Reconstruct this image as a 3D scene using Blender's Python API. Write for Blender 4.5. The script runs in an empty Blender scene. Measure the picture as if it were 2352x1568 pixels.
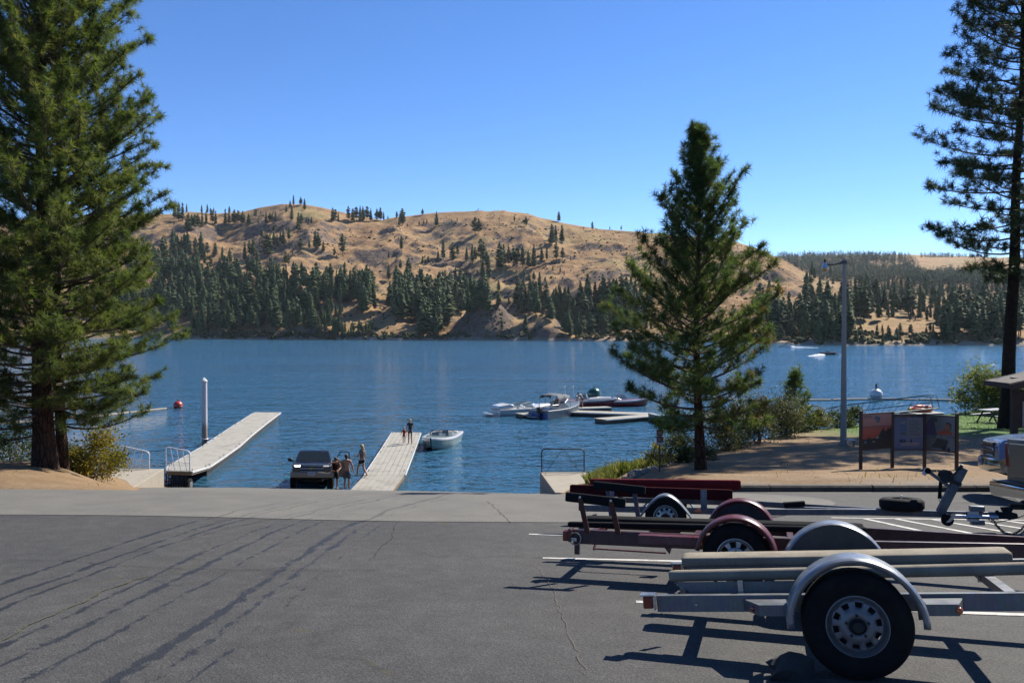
import bpy, bmesh, math, random
import numpy as np
from mathutils import Vector, Matrix, Euler, noise as mnoise
from mathutils.bvhtree import BVHTree

# ---------------------------------------------------------------- camera, sky, sun
SC = bpy.context.scene
COL = SC.collection
R = math.radians
EYE = 8.2                      # camera height above the lake; the lake is z = 0
PITCH = math.atan(27 / 1907)
cam_d = bpy.data.cameras.new('camera'); cam = bpy.data.objects.new('camera', cam_d); COL.objects.link(cam)
cam.location = (0, 0, EYE); cam.rotation_euler = (math.pi / 2 - PITCH, 0, 0)
cam_d.sensor_width = 36; cam_d.lens = 36 * 1907 / 2352; cam_d.clip_start = .05; cam_d.clip_end = 20000
SC.camera = cam
SUN_EL = R(43); SUN_AZ = math.atan2(.745, .67)      # azimuth clockwise from +Y: behind and right of the lake view
W = bpy.data.worlds.new('World'); SC.world = W; W.use_nodes = True
_n = W.node_tree.nodes; _l = W.node_tree.links
_bg = _n['Background']; _sky = _n.new('ShaderNodeTexSky'); _sky.sky_type = 'NISHITA'; _sky.sun_disc = False
_sky.sun_elevation = SUN_EL; _sky.sun_rotation = SUN_AZ; _sky.altitude = 2400; _sky.air_density = .86; _sky.dust_density = .02; _sky.ozone_density = 3.2
_hs = _n.new('ShaderNodeHueSaturation'); _hs.inputs['Saturation'].default_value = 1.2; _hs.inputs['Hue'].default_value = .506; _hs.inputs['Value'].default_value = 1.0
_l.new(_sky.outputs[0], _hs.inputs['Color']); _l.new(_hs.outputs[0], _bg.inputs[0]); _bg.inputs[1].default_value = .099
sd = Vector((math.sin(SUN_AZ) * math.cos(SUN_EL), math.cos(SUN_AZ) * math.cos(SUN_EL), math.sin(SUN_EL)))
sun_d = bpy.data.lights.new('sun', 'SUN'); sun_d.energy = 5.0; sun_d.angle = R(.53); sun_d.color = (1, .94, .84)
sun = bpy.data.objects.new('sun', sun_d); COL.objects.link(sun); sun.rotation_euler = sd.to_track_quat('Z', 'Y').to_euler()
SC.view_settings.view_transform = 'Standard'; SC.view_settings.look = 'None'; SC.view_settings.gamma = 1
SC.view_settings.exposure = 1.0; SC.view_settings.use_curve_mapping = False
SC.render.engine = 'CYCLES'
try:
    SC.cycles.use_denoising = True; SC.cycles.denoiser = 'OPENIMAGEDENOISE'
except Exception: pass
SC.cycles.max_bounces = 6; SC.cycles.transparent_max_bounces = 12; SC.cycles.volume_bounces = 0
SC.cycles.caustics_reflective = False; SC.cycles.caustics_refractive = False; SC.cycles.sample_clamp_indirect = 6
random.seed(7); RNG = np.random.default_rng(11)

# ---------------------------------------------------------------- helpers
def at(px, py, Y):
    """a point Y metres in front of the camera, seen at photo position (px, py) of the 2352 x 1568 view"""
    u = (px - 1176) / 1907; v = (784 - py) / 1907; c, s = math.cos(PITCH), math.sin(PITCH)
    dy = c + v * s; dz = v * c - s
    return Vector((u / dy * Y, Y, EYE + dz / dy * Y))

def tag(o, label=None, cat=None, group=None, kind=None):
    if label: o['label'] = label
    if cat: o['category'] = cat
    if group: o['group'] = group
    if kind: o['kind'] = kind
    return o

def empty(name, loc=(0, 0, 0), rz=0., mat=None):
    o = bpy.data.objects.new(name, None); COL.objects.link(o); o.empty_display_size = .2
    if mat is not None: o.matrix_world = mat
    else: o.location = loc; o.rotation_euler = (0, 0, rz)
    return o

def link(name, me, m, parent=None, smooth=None):
    if m is not None: me.materials.append(m)
    o = bpy.data.objects.new(name, me); COL.objects.link(o)
    if parent is not None: o.parent = parent
    if smooth is not None:
        me.shade_smooth(); me.set_sharp_from_angle(angle=smooth)
    return o

def copy_tree(o, parent=None):
    c = o.copy(); COL.objects.link(c); c.parent = parent
    for ch in o.children: copy_tree(ch, c)
    return c

def np_mesh(name, verts, faces, attr=None):
    """verts (n,3), faces (m,k) arrays of equal size polygons"""
    me = bpy.data.meshes.new(name); verts = np.asarray(verts, np.float32); faces = np.asarray(faces, np.int32)
    k = faces.shape[1]; me.vertices.add(len(verts)); me.vertices.foreach_set('co', verts.ravel())
    me.loops.add(faces.size); me.loops.foreach_set('vertex_index', faces.ravel())
    me.polygons.add(len(faces)); me.polygons.foreach_set('loop_start', np.arange(0, faces.size, k, dtype=np.int32))
    me.update(calc_edges=True)
    if attr is not None:
        a = me.attributes.new('tone', 'FLOAT', 'POINT'); a.data.foreach_set('value', np.asarray(attr, np.float32))
    return me

class MB:
    """collects simple shapes into one mesh"""
    def __init__(s): s.v = []; s.f = []
    def add(s, vs, fs):
        b = len(s.v); s.v += [tuple(p) for p in vs]; s.f += [tuple(i + b for i in f) for f in fs]; return s
    def box(s, c, d, rot=None):
        hx, hy, hz = d[0] / 2, d[1] / 2, d[2] / 2
        vs = [Vector((x, y, z)) for z in (-hz, hz) for y in (-hy, hy) for x in (-hx, hx)]
        if rot is not None: vs = [rot @ p for p in vs]
        c = Vector(c)
        return s.add([p + c for p in vs], [(0, 2, 3, 1), (4, 5, 7, 6), (0, 1, 5, 4), (2, 6, 7, 3), (0, 4, 6, 2), (1, 3, 7, 5)])
    def beam(s, a, b, w, h, up=(0, 0, 1)):
        """rectangular bar from a to b, w across, h along up"""
        a = Vector(a); b = Vector(b); d = (b - a).normalized(); up = Vector(up)
        x = d.cross(up)
        if x.length < 1e-4: x = d.cross(Vector((1, 0, 0)))
        x.normalize(); z = x.cross(d)
        vs = [p + x * sx * w / 2 + z * sz * h / 2 for p in (a, b) for sz in (-1, 1) for sx in (-1, 1)]
        return s.add(vs, [(0, 1, 3, 2), (4, 6, 7, 5), (0, 4, 5, 1), (2, 3, 7, 6), (0, 2, 6, 4), (1, 5, 7, 3)])
    def tube(s, pts, r, n=8, cap=True):
        pts = [Vector(p) for p in pts]; rs = r if isinstance(r, (list, tuple)) else [r] * len(pts)
        b = len(s.v); px = None
        for i, p in enumerate(pts):
            d = (pts[min(i + 1, len(pts) - 1)] - pts[max(i - 1, 0)]).normalized()
            if px is None:
                px = d.orthogonal().normalized()
            else:
                px = (px - d * px.dot(d))
                px = px.normalized() if px.length > 1e-6 else d.orthogonal().normalized()
            py = d.cross(px)
            for k in range(n):
                a = 2 * math.pi * k / n
                s.v.append(tuple(p + (px * math.cos(a) + py * math.sin(a)) * rs[i]))
        for i in range(len(pts) - 1):
            for k in range(n):
                k2 = (k + 1) % n
                s.f.append((b + i * n + k, b + i * n + k2, b + (i + 1) * n + k2, b + (i + 1) * n + k))
        if cap:
            s.f.append(tuple(b + k for k in reversed(range(n))))
            s.f.append(tuple(b + (len(pts) - 1) * n + k for k in range(n)))
        return s
    def lathe(s, prof, c=(0, 0, 0), axis='Z', n=20, close=False):
        """prof: (radius, height) pairs turned round the axis"""
        b = len(s.v); c = Vector(c)
        for r, h in prof:
            for k in range(n):
                a = 2 * math.pi * k / n; q = (r * math.cos(a), r * math.sin(a), h)
                if axis == 'Y': q = (q[0], -q[2], q[1])
                elif axis == 'X': q = (q[2], q[0], q[1])
                s.v.append(tuple(Vector(q) + c))
        m = len(prof)
        for i in range(m if close else m - 1):
            j = (i + 1) % m
            for k in range(n):
                k2 = (k + 1) % n
                s.f.append((b + i * n + k, b + i * n + k2, b + j * n + k2, b + j * n + k))
        return s
    def prism(s, poly, y0, y1, axes='xz'):
        """2-D outline pushed from y0 to y1 along the third axis"""
        def q(a, b, t): return {'xz': (a, t, b), 'xy': (a, b, t), 'yz': (t, a, b)}[axes]
        n = len(poly); vs = [q(a, b, y0) for a, b in poly] + [q(a, b, y1) for a, b in poly]
        fs = [tuple(range(n)), tuple(reversed(range(n, 2 * n)))] + [(i, n + i, n + (i + 1) % n, (i + 1) % n) for i in range(n)]
        return s.add(vs, fs)
    def loft(s, rings, cap=True):
        b = len(s.v); n = len(rings[0])
        for r in rings: s.v += [tuple(p) for p in r]
        for i in range(len(rings) - 1):
            for k in range(n):
                k2 = (k + 1) % n
                s.f.append((b + i * n + k, b + i * n + k2, b + (i + 1) * n + k2, b + (i + 1) * n + k))
        if cap:
            s.f.append(tuple(b + k for k in reversed(range(n)))); s.f.append(tuple(b + (len(rings) - 1) * n + k for k in range(n)))
        return s
    def strip(s, rings):
        b = len(s.v); n = len(rings[0])
        for r in rings: s.v += [tuple(p) for p in r]
        for i in range(len(rings) - 1):
            for k in range(n - 1):
                s.f.append((b + i * n + k, b + i * n + k + 1, b + (i + 1) * n + k + 1, b + (i + 1) * n + k))
        return s
    def sphere(s, c, r, n=12, m=8, sc=(1, 1, 1)):
        b = len(s.v); c = Vector(c)
        for i in range(m + 1):
            t = math.pi * i / m
            for k in range(n):
                a = 2 * math.pi * k / n
                s.v.append((c.x + r * sc[0] * math.sin(t) * math.cos(a), c.y + r * sc[1] * math.sin(t) * math.sin(a), c.z + r * sc[2] * math.cos(t)))
        for i in range(m):
            for k in range(n):
                k2 = (k + 1) % n; s.f.append((b + i * n + k, b + (i + 1) * n + k, b + (i + 1) * n + k2, b + i * n + k2))
        return s
    def build(s, name, m, parent=None, smooth=.6, bevel=0, seg=2):
        me = bpy.data.meshes.new(name); me.from_pydata(s.v, [], s.f); me.validate(); me.update()
        bm = bmesh.new(); bm.from_mesh(me); bmesh.ops.remove_doubles(bm, verts=bm.verts, dist=1e-5)
        bmesh.ops.recalc_face_normals(bm, faces=bm.faces); bm.to_mesh(me); bm.free()
        o = link(name, me, m, parent, smooth)
        if bevel:
            b = o.modifiers.new('Bevel', 'BEVEL'); b.width = bevel; b.segments = seg; b.limit_method = 'ANGLE'; b.angle_limit = R(35)
        return o

# ---------------------------------------------------------------- noise for shapes
def _h(ix, iy, s):
    n = (ix.astype(np.int64) * 374761393 + iy.astype(np.int64) * 668265263 + s * 1442695041) & 0xffffffff
    n = ((n ^ (n >> 13)) * 1274126177) & 0xffffffff
    return ((n ^ (n >> 16)) & 0xffff) / 65535.
def vn(x, y, s=0):
    x = np.asarray(x, float); y = np.asarray(y, float); ix = np.floor(x); iy = np.floor(y); fx = x - ix; fy = y - iy
    fx = fx * fx * fx * (fx * (fx * 6 - 15) + 10); fy = fy * fy * fy * (fy * (fy * 6 - 15) + 10)
    a = _h(ix, iy, s); b = _h(ix + 1, iy, s); c = _h(ix, iy + 1, s); d = _h(ix + 1, iy + 1, s)
    return (a + (b - a) * fx) * (1 - fy) + (c + (d - c) * fx) * fy
def fbm(x, y, s=0, o=4, g=.5):
    t = 0; a = 1; n = 0
    for i in range(o):
        t = t + a * (vn(x, y, s + i) * 2 - 1); n += a; a *= g; x = x * 2.03 + 17.1; y = y * 2.03 + 5.7
    return t / n

# ---------------------------------------------------------------- materials
ALBEDO = .62        # every surface colour below is scaled by this to real-world reflectance
def rgb(c): return (c[0], c[1], c[2], 1)
class NT:
    """tiny wrapper to write node trees"""
    def __init__(s, name):
        s.m = bpy.data.materials.new(name); s.m.use_nodes = True; s.t = s.m.node_tree; s.n = s.t.nodes; s.p = s.n['Principled BSDF']; s.out = s.n['Material Output']
    def new(s, typ, **kw):
        n = s.n.new('ShaderNode' + typ)
        for k, v in kw.items(): setattr(n, k, v)
        return n
    def put(s, sock, v):
        if hasattr(v, 'is_output'): s.t.links.new(v, sock)
        elif isinstance(v, (tuple, list)) and len(v) == 3 and sock.type == 'RGBA': sock.default_value = rgb(v)
        else: sock.default_value = v
    def pos(s, scale=(1, 1, 1), rot=(0, 0, 0), loc=(0, 0, 0), obj=False):
        tc = s.new('TexCoord'); mp = s.new('Mapping'); s.t.links.new(tc.outputs['Object'], mp.inputs[0])
        mp.inputs['Scale'].default_value = scale; mp.inputs['Rotation'].default_value = rot; mp.inputs['Location'].default_value = loc
        return mp.outputs[0]
    def noise(s, vec, scale=5, detail=4, rough=.55, dist=0, out='Fac'):
        n = s.new('TexNoise'); s.put(n.inputs['Vector'], vec); n.inputs['Scale'].default_value = scale; n.inputs['Detail'].default_value = detail
        n.inputs['Roughness'].default_value = rough; n.inputs['Distortion'].default_value = dist; return n.outputs[out]
    def vor(s, vec, scale=5, feature='F1', out='Distance', rnd=1):
        n = s.new('TexVoronoi'); n.feature = feature; s.put(n.inputs['Vector'], vec); n.inputs['Scale'].default_value = scale; n.inputs['Randomness'].default_value = rnd
        return n.outputs[out]
    def math(s, op, a, b=None, c=None, clamp=False):
        n = s.new('Math', operation=op, use_clamp=clamp); s.put(n.inputs[0], a)
        if b is not None: s.put(n.inputs[1], b)
        if c is not None: s.put(n.inputs[2], c)
        return n.outputs[0]
    def ramp(s, fac, stops, interp='LINEAR'):
        n = s.new('ValToRGB'); s.put(n.inputs[0], fac); cr = n.color_ramp; cr.interpolation = interp
        while len(cr.elements) < len(stops): cr.elements.new(.5)
        for e, (p, c) in zip(cr.elements, stops):
            e.position = p; e.color = rgb(c) if isinstance(c, (tuple, list)) else (c, c, c, 1)
        return n.outputs[0]
    def mix(s, fac, a, b, typ='MIX'):
        n = s.new('Mix', data_type='RGBA', blend_type=typ); s.put(n.inputs[0], fac); s.put(n.inputs[6], a); s.put(n.inputs[7], b); return n.outputs[2]
    def mapr(s, v, a, b, c=0, d=1):
        n = s.new('MapRange'); s.put(n.inputs[0], v); n.inputs[1].default_value = a; n.inputs[2].default_value = b; n.inputs[3].default_value = c; n.inputs[4].default_value = d
        return n.outputs[0]
    def sep(s, v):
        n = s.new('SeparateXYZ'); s.put(n.inputs[0], v); return n.outputs
    def comb(s, x, y, z):
        n = s.new('CombineXYZ'); s.put(n.inputs[0], x); s.put(n.inputs[1], y); s.put(n.inputs[2], z); return n.outputs[0]
    def bump(s, h, strength=.3, dist=.02):
        n = s.new('Bump'); s.put(n.inputs['Height'], h); n.inputs['Strength'].default_value = strength; n.inputs['Distance'].default_value = dist; return n.outputs[0]
    def dim(s, col, k):
        if col is None: return None
        if hasattr(col, 'is_output'): return s.mix(1.0, col, (k, k, k), 'MULTIPLY')
        return tuple(x * k for x in col)
    def fin(s, col=None, rough=None, metal=None, normal=None, spec=None, coat=None, alpha=None, emit=None, estr=None, trans=None):
        p = s.p.inputs; col = s.dim(col, ALBEDO)
        for k, v in (('Base Color', col), ('Roughness', rough), ('Metallic', metal), ('Normal', normal), ('Specular IOR Level', spec), ('Coat Weight', coat), ('Alpha', alpha),
                     ('Emission Color', emit), ('Emission Strength', estr), ('Transmission Weight', trans)):
            if v is not None: s.put(p[k], v)
        return s.m

_mc = {}
def pm(name, col, rough=.6, metal=0, var=.18, scale=6, bump=0, bscale=None, spec=.5, coat=0, dirt=None, dscale=3):
    """plain procedural material: colour with uneven tone, grain and optional dirt patches"""
    if name in _mc: return _mc[name]
    t = NT(name); v = t.pos(); n = t.noise(v, scale, 5, .6)
    c = t.mix(n, tuple(min(1, x * (1 - var)) for x in col), tuple(min(1, x * (1 + var)) for x in col))
    if dirt: c = t.mix(t.ramp(t.noise(v, dscale, 6, .65, .4), [(.48, 0), (.72, .75)]), c, dirt)
    nr = t.bump(t.noise(v, bscale or scale * 12, 3), bump, .01) if bump else None
    rr = t.mapr(t.noise(v, scale * 2.3, 3), .3, .7, max(.03, rough - .08), min(1, rough + .08))
    _mc[name] = t.fin(c, rr, metal, nr, spec, coat); return _mc[name]

# ================================================================ THE SETTING
BX = [-1e3, 2, 4.1, 6.6, 10.6, 13.9, 18.3, 36.5, 60, 400]; BY = [20.6, 20.6, 23.1, 28.3, 35.2, 39.3, 44.5, 64, 90, 300]
def sstep(a, b, x):
    t = np.clip((x - a) / (b - a), 0, 1); return t * t * (3 - 2 * t)
def crest(X): return 16.85 - .09 * np.clip(X, -14, 6)
def ramp_l(Y): return np.where(Y < 33.6, -.4585 * np.clip(Y, 17, 34), -15.4 - .14 * (np.clip(Y, 17, 80) - 33.6))
def ramp_r(Y): return 1.72 - .09 * (np.clip(Y, 17, 80) - 33.3)
def ramp_z(X, Y):
    c = crest(X); return 6.55 - .1 * np.minimum(Y, c) - (1.65 / c + .0988) * np.maximum(0, Y - c)
def gz(X, Y, rough=True):
    """height of the near shore"""
    X = np.asarray(X, float); Y = np.asarray(Y, float)
    yb = np.interp(X, BX, BY); ym = np.minimum(Y, yb)
    zr = np.where(ym < 25, 6.55 - .1 * ym, 4.05 - .055 * (ym - 25)) - .21 * np.maximum(0, Y - yb)
    zl = 6.55 - .1 * np.minimum(Y, 26) - .225 * np.maximum(0, Y - 26)
    rp = ramp_z(X, Y)
    a = sstep(0, np.where(Y < 33, 3.2, 1.5), ramp_l(Y) - X); b = sstep(0, 1.3, X - ramp_r(Y))
    z = rp * (1 - a) * (1 - b) + zl * a + zr * b
    if rough:
        d = sstep(17.4, 19, Y) * np.maximum(a, b)
        z = z + d * (.10 * fbm(X * .35, Y * .35, 3) + .03 * fbm(X * 1.7, Y * 1.7, 5))
        z = z + d * .09 * sstep(17.3, 18.2, Y)
    return np.maximum(z, -7)
def g1(x, y): return float(gz(x, y))

def grid_mesh(name, xs, ys, zf, keep=None):
    X, Y = np.meshgrid(xs, ys); Z = zf(X, Y); V = np.stack([X, Y, Z], -1).reshape(-1, 3); nx = len(xs); ny = len(ys)
    i = np.arange(nx * ny).reshape(ny, nx); Fc = np.stack([i[:-1, :-1], i[:-1, 1:], i[1:, 1:], i[1:, :-1]], -1).reshape(-1, 4)
    if keep is not None:
        c = V[Fc].mean(1); Fc = Fc[keep(c[:, 0], c[:, 1])]; u, inv = np.unique(Fc, return_inverse=True); V = V[u]; Fc = inv.reshape(-1, 4)
    return np_mesh(name, V, Fc)

# --- dirt, grass: the land of the near shore
t = NT('shore_ground'); P = t.pos(); xyz = t.sep(P)
n1 = t.noise(P, .55, 6, .6); n2 = t.noise(P, 9, 5, .65); n3 = t.noise(P, 60, 3, .7)
dirt = t.ramp(t.math('ADD', t.math('MULTIPLY', n1, .5), t.math('MULTIPLY', n2, .5)), [(.34, (.20, .125, .065)), (.5, (.34, .225, .120)), (.66, (.46, .325, .190))])
dirt = t.mix(t.ramp(n3, [(.35, .55), (.6, 0)]), dirt, (.16, .10, .055))
grav = t.ramp(n3, [(.3, (.13, .12, .10)), (.7, (.36, .33, .28))])
gm = t.math('MULTIPLY', t.mapr(xyz[1], 17.6, 20.6, 1, 0), t.ramp(n1, [(.38, 0), (.6, 1)]))
col = t.mix(t.math('MULTIPLY', gm, t.mapr(xyz[0], 3, 9, .15, .95)), dirt, grav)
# lawn on the right behind the notice boards
lm = t.mapr(t.math('ADD', t.math('ADD', t.math('SUBTRACT', xyz[1], 36.5), t.math('MULTIPLY', t.math('SUBTRACT', xyz[0], 18), .05)), t.math('MULTIPLY', n2, 3)), 0, 2.2)
lm = t.math('MULTIPLY', lm, t.mapr(xyz[0], 12, 17))
lawn = t.ramp(t.noise(P, 2.2, 6, .7), [(.3, (.05, .115, .02)), (.55, (.10, .19, .03)), (.75, (.22, .24, .07))])
col = t.mix(lm, col, lawn)
wet = t.mapr(xyz[2], .05, .5, .5, 1); col = t.mix(1.0, col, t.comb(wet, wet, wet), 'MULTIPLY')
M_ground = t.fin(col, .92, 0, t.bump(t.math('ADD', n2, t.math('MULTIPLY', n3, .5)), .7, .05), .2)
xs = np.concatenate([np.arange(-130, -30, 2.), np.arange(-30, 32, .4), np.arange(32, 160, 2.)]); ys = np.concatenate([np.arange(-40, 12, 2.), np.arange(12, 75, .4), np.arange(75, 160, 2.5)])
def land_z(X, Y):
    z = gz(X, Y); paved = (Y < np.where(X > ramp_r(Y), 17.2, crest(X) - .05)); rmp = (X > ramp_l(Y) + .0) & (X < ramp_r(Y) - .0)
    return np.where(paved, z - .12, np.where(rmp, z - .1, z))
o = link('ground', grid_mesh('ground', xs, ys, land_z), M_ground); o.data.shade_smooth(); tag(o, kind='structure')

# --- asphalt
t = NT('asphalt'); P = t.pos(); xyz = t.sep(P)
nb = t.noise(P, .35, 5, .6); nm = t.noise(P, 4, 5, .6); nf = t.noise(P, 48, 4, .8); nv = t.vor(P, 60)
base = t.ramp(t.math('ADD', t.math('MULTIPLY', nf, .75), t.math('MULTIPLY', nm, .25)), [(.3, (.026, .026, .026)), (.5, (.063, .0625, .0615)), (.68, (.130, .127, .122))])
base = t.mix(t.ramp(nv, [(.1, .6), (.3, 0)]), base, (.21, .205, .19))
base = t.mix(1.0, base, t.ramp(nb, [(.3, (.86, .86, .88)), (.7, (1.12, 1.10, 1.07))]), 'MULTIPLY')
dust = t.math('MULTIPLY', t.mapr(xyz[0], -1.2, 4.5), t.ramp(nb, [(.25, .25), (.75, .75)]))
base = t.mix(t.math('MULTIPLY', dust, .5), base, t.ramp(nf, [(.3, (.09, .085, .08)), (.7, (.24, .225, .20))]))
# wet tyre tracks dripped by boats pulled from the lake: blotchy lines that swing in from the ramp
bend = t.math('MULTIPLY', t.math('POWER', t.math('MAXIMUM', t.math('SUBTRACT', xyz[1], 10.5), 0), 2), .030)
xs_ = t.math('SUBTRACT', xyz[0], bend)
xw = t.math('ADD', xs_, t.math('MULTIPLY', t.math('SUBTRACT', t.noise(P, .9, 3), .5), .16))
fac = t.mapr(xw, -5.4, -1.6)
tracks = []
for xc, wd, am in ((-4.92, .07, .9), (-4.52, .06, .86), (-4.30, .06, .97), (-3.62, .06, .78), (-3.32, .07, .85), (-2.98, .06, .68), (-2.42, .095, .97), (-2.20, .07, .62), (-1.96, .05, .45)):
    p = (xc + 5.4) / 3.8; w = wd / 3.8; tracks += [(p - w, 0), (p, am), (p + w, 0)]
tracks.sort(key=lambda e: e[0])
lines = t.ramp(fac, tracks)
blot = t.noise(t.pos((15, 5, 1)), 1, 5, .75); blob = t.noise(t.pos((3.2, 1.3, 1), loc=(3, 7, 0)), 1, 4, .6)
wetm = t.ramp(t.math('ADD', t.math('MULTIPLY', lines, .66), t.math('MULTIPLY', t.math('SUBTRACT', t.math('ADD', t.math('MULTIPLY', blot, 1.25), t.math('MULTIPLY', blob, .7)), .98), 1.5)), [(.25, 0), (.42, 1)])
wetm = t.math('MULTIPLY', wetm, t.math('MULTIPLY', t.ramp(lines, [(.02, 0), (.2, 1)]), t.mapr(xyz[1], 2, 4)))
# thin cracks, some with moss
cv = t.comb(t.math('ADD', xyz[0], t.math('MULTIPLY', t.noise(P, 1.2, 5), 1.1)), t.math('ADD', xyz[1], t.math('MULTIPLY', t.noise(P, 1.1, 5), 1.2)), 0)
cr = t.ramp(t.vor(cv, .17, 'DISTANCE_TO_EDGE'), [(.0, .8), (.0025, .6), (.005, 0)])
cr = t.math('MULTIPLY', cr, t.ramp(t.noise(P, .5, 3), [(.42, 0), (.56, .9)]))
col = t.mix(cr, base, t.mix(t.ramp(t.noise(P, 2, 3), [(.5, 0), (.6, 1)]), (.03, .03, .03), (.085, .07, .03)))
stain = t.ramp(t.noise(t.pos((1, 1, 1), loc=(11, 4, 0)), .8, 4, .6), [(.62, 0), (.74, .35)])
col = t.mix(stain, col, (.05, .05, .052)); col = t.mix(t.math('MULTIPLY', wetm, .93), col, (.016, .018, .022))
M_asphalt = t.fin(col, t.mapr(wetm, 0, 1, .9, .6), 0, t.bump(t.math('ADD', nf, t.math('MULTIPLY', nv, -.8)), t.mapr(wetm, 0, 1, .55, .2) if False else .5, .012), .3)
lot = lambda X, Y: 6.55 - .1 * Y
o = link('asphalt', grid_mesh('asphalt', np.arange(-90, 110.1, .5), np.concatenate([np.arange(-40, 16.51, .5), [17.24]]), lot, lambda X, Y: (X < -13) | (X > 2.) | (Y < crest(X) - .3)), M_asphalt); tag(o, kind='structure')
# --- pale apron at the head of the ramp, and the ramp itself
t = NT('pale_paving'); P = t.pos(); xyz = t.sep(P); nf = t.noise(P, 75, 4, .75); nm = t.noise(P, 1.3, 6, .6); ns = t.noise(t.pos((.6, 5, 1)), 1, 5, .6)
c = t.ramp(nf, [(.25, (.115, .110, .098)), (.5, (.180, .172, .153)), (.75, (.255, .244, .218))])
c = t.mix(1.0, c, t.ramp(nm, [(.3, (.84, .84, .85)), (.7, (1.1, 1.09, 1.06))]), 'MULTIPLY')
groove = t.math('SINE', t.math('MULTIPLY', t.math('ADD', xyz[1], t.math('MULTIPLY', xyz[0], .09)), 48))
bend = t.math('MULTIPLY', t.math('POWER', t.math('MAXIMUM', t.math('SUBTRACT', xyz[1], 10.5), 0), 2), .030)
xw = t.math('ADD', t.math('SUBTRACT', xyz[0], bend), t.math('MULTIPLY', t.math('SUBTRACT', t.noise(P, .9, 3), .5), .5))
lines = t.ramp(t.mapr(xw, -5.4, -1.6), tracks)
wm = t.ramp(t.math('ADD', t.math('MULTIPLY', lines, .55), t.math('SUBTRACT', t.noise(t.pos((5, 1.2, 1)), 1, 5, .7), .45)), [(.28, 0), (.55, .7)])
wm = t.math('MAXIMUM', wm, t.math('MULTIPLY', t.ramp(ns, [(.6, 0), (.72, .55)]), t.mapr(xyz[0], -3, -5)))
wm = t.math('MULTIPLY', wm, t.ramp(t.mapr(xyz[0], -9, 1.2), [(0, .4), (.4, 1), (.85, 1), (1, 0)]))
c = t.mix(wm, c, (.060, .058, .056))
c = t.mix(t.mapr(xyz[2], .6, 0, 0, .85), c, (.075, .07, .052))
M_pale = t.fin(c, .88, 0, t.bump(t.math('ADD', t.math('MULTIPLY', groove, .35), nf), .5, .012), .3)
seam = lambda X: 12.45 - .115 * X + .1 * math.sin(X * .8)
def edge_pts():
    near = [(x, seam(x)) for x in np.arange(-60, 2.6, .5)]
    return near
ring = [(4.2, 13.35), (5.0, 13.9), (5.55, 14.45), (5.9, 15.05), (5.98, 15.6), (5.8, 16.15), (5.3, 16.6), (4.6, 16.95), (3.8, 17.1), (3., 17.16), (2.2, 17.18)]
poly = [(x, seam(x) if x < 2 else 12.2 + (x - 2) * .35) for x in np.arange(-60, 4.1, .5)] + ring
top = [(x, float(crest(x)) + (.0 if x > -14 else 0)) for x in np.arange(1.6, -60.1, -.5)]
bm = bmesh.new()
outline = poly + top
vs = [bm.verts.new((x, y, 6.55 - .1 * y + .006)) for x, y in outline]
bm.faces.new(vs); bmesh.ops.triangulate(bm, faces=bm.faces); bmesh.ops.recalc_face_normals(bm, faces=bm.faces)
me = bpy.data.meshes.new('concrete_apron'); bm.to_mesh(me); bm.free(); o = link('concrete_apron', me, M_pale); tag(o, kind='structure')
nu = 46; vv = []; Ys = np.concatenate([np.linspace(0, 1, 90) ** 1.2 * 43])
for dy in Ys:
    for k in range(nu + 1):
        u = k / nu; x0 = ramp_l(17 + dy) - .15; x1 = ramp_r(17 + dy) + .12; x = x0 + (x1 - x0) * u; y = float(crest(x)) + dy
        vv.append((x, y, float(ramp_z(x, y)) + .006))
i = np.arange(len(vv)).reshape(len(Ys), nu + 1); ff = np.stack([i[:-1, :-1], i[:-1, 1:], i[1:, 1:], i[1:, :-1]], -1).reshape(-1, 4)
o = link('boat_ramp', np_mesh('boat_ramp', vv, ff), M_pale); o.data.shade_smooth(); tag(o, kind='structure')
# --- painted stall lines
M_line = pm('worn_white_paint', (.62, .60, .56), .8, var=.25, scale=14, dirt=(.14, .135, .13), dscale=9)
def stripe(a, b, w=.09):
    a = Vector((a[0], a[1], 0)); b = Vector((b[0], b[1], 0)); d = (b - a).normalized(); nrm = Vector((-d.y, d.x, 0)) * w / 2; n = max(2, int((b - a).length / .15)); L = []; Rr = []
    for k in range(n + 1):
        p = a.lerp(b, k / n); q = nrm * (1 + random.uniform(-.14, .14))
        for lst, s in ((L, 1), (Rr, -1)):
            c = p + q * s; lst.append((c.x, c.y, 6.55 - .1 * c.y + .005))
    mb = MB(); mb.strip([[l, r] for l, r in zip(L, Rr)])
    o = mb.build('stall_line', M_line, None, None); tag(o, kind='structure'); return o
for a, b in (((.23, 11.22), (1.6, 10.95)), ((.35, 9.38), (4.6, 8.80)), ((1.08, 7.2), (5.6, 6.52)), ((-.2, 13.45 - 8.55), (5, 4.1)), ((5.0, 12.98), (5.62, 12.9)), ((5.48, 12.86), (6.02, 9.6)), ((5.95, 12.86), (6.62, 9.6)), ((6.48, 12.8), (7.25, 9.6)), ((6.98, 12.75), (7.85, 9.6)), ((7.5, 12.7), (8.45, 9.6)), ((5.45, 12.92), (9.2, 12.55))):
    stripe(a, b)
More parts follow.
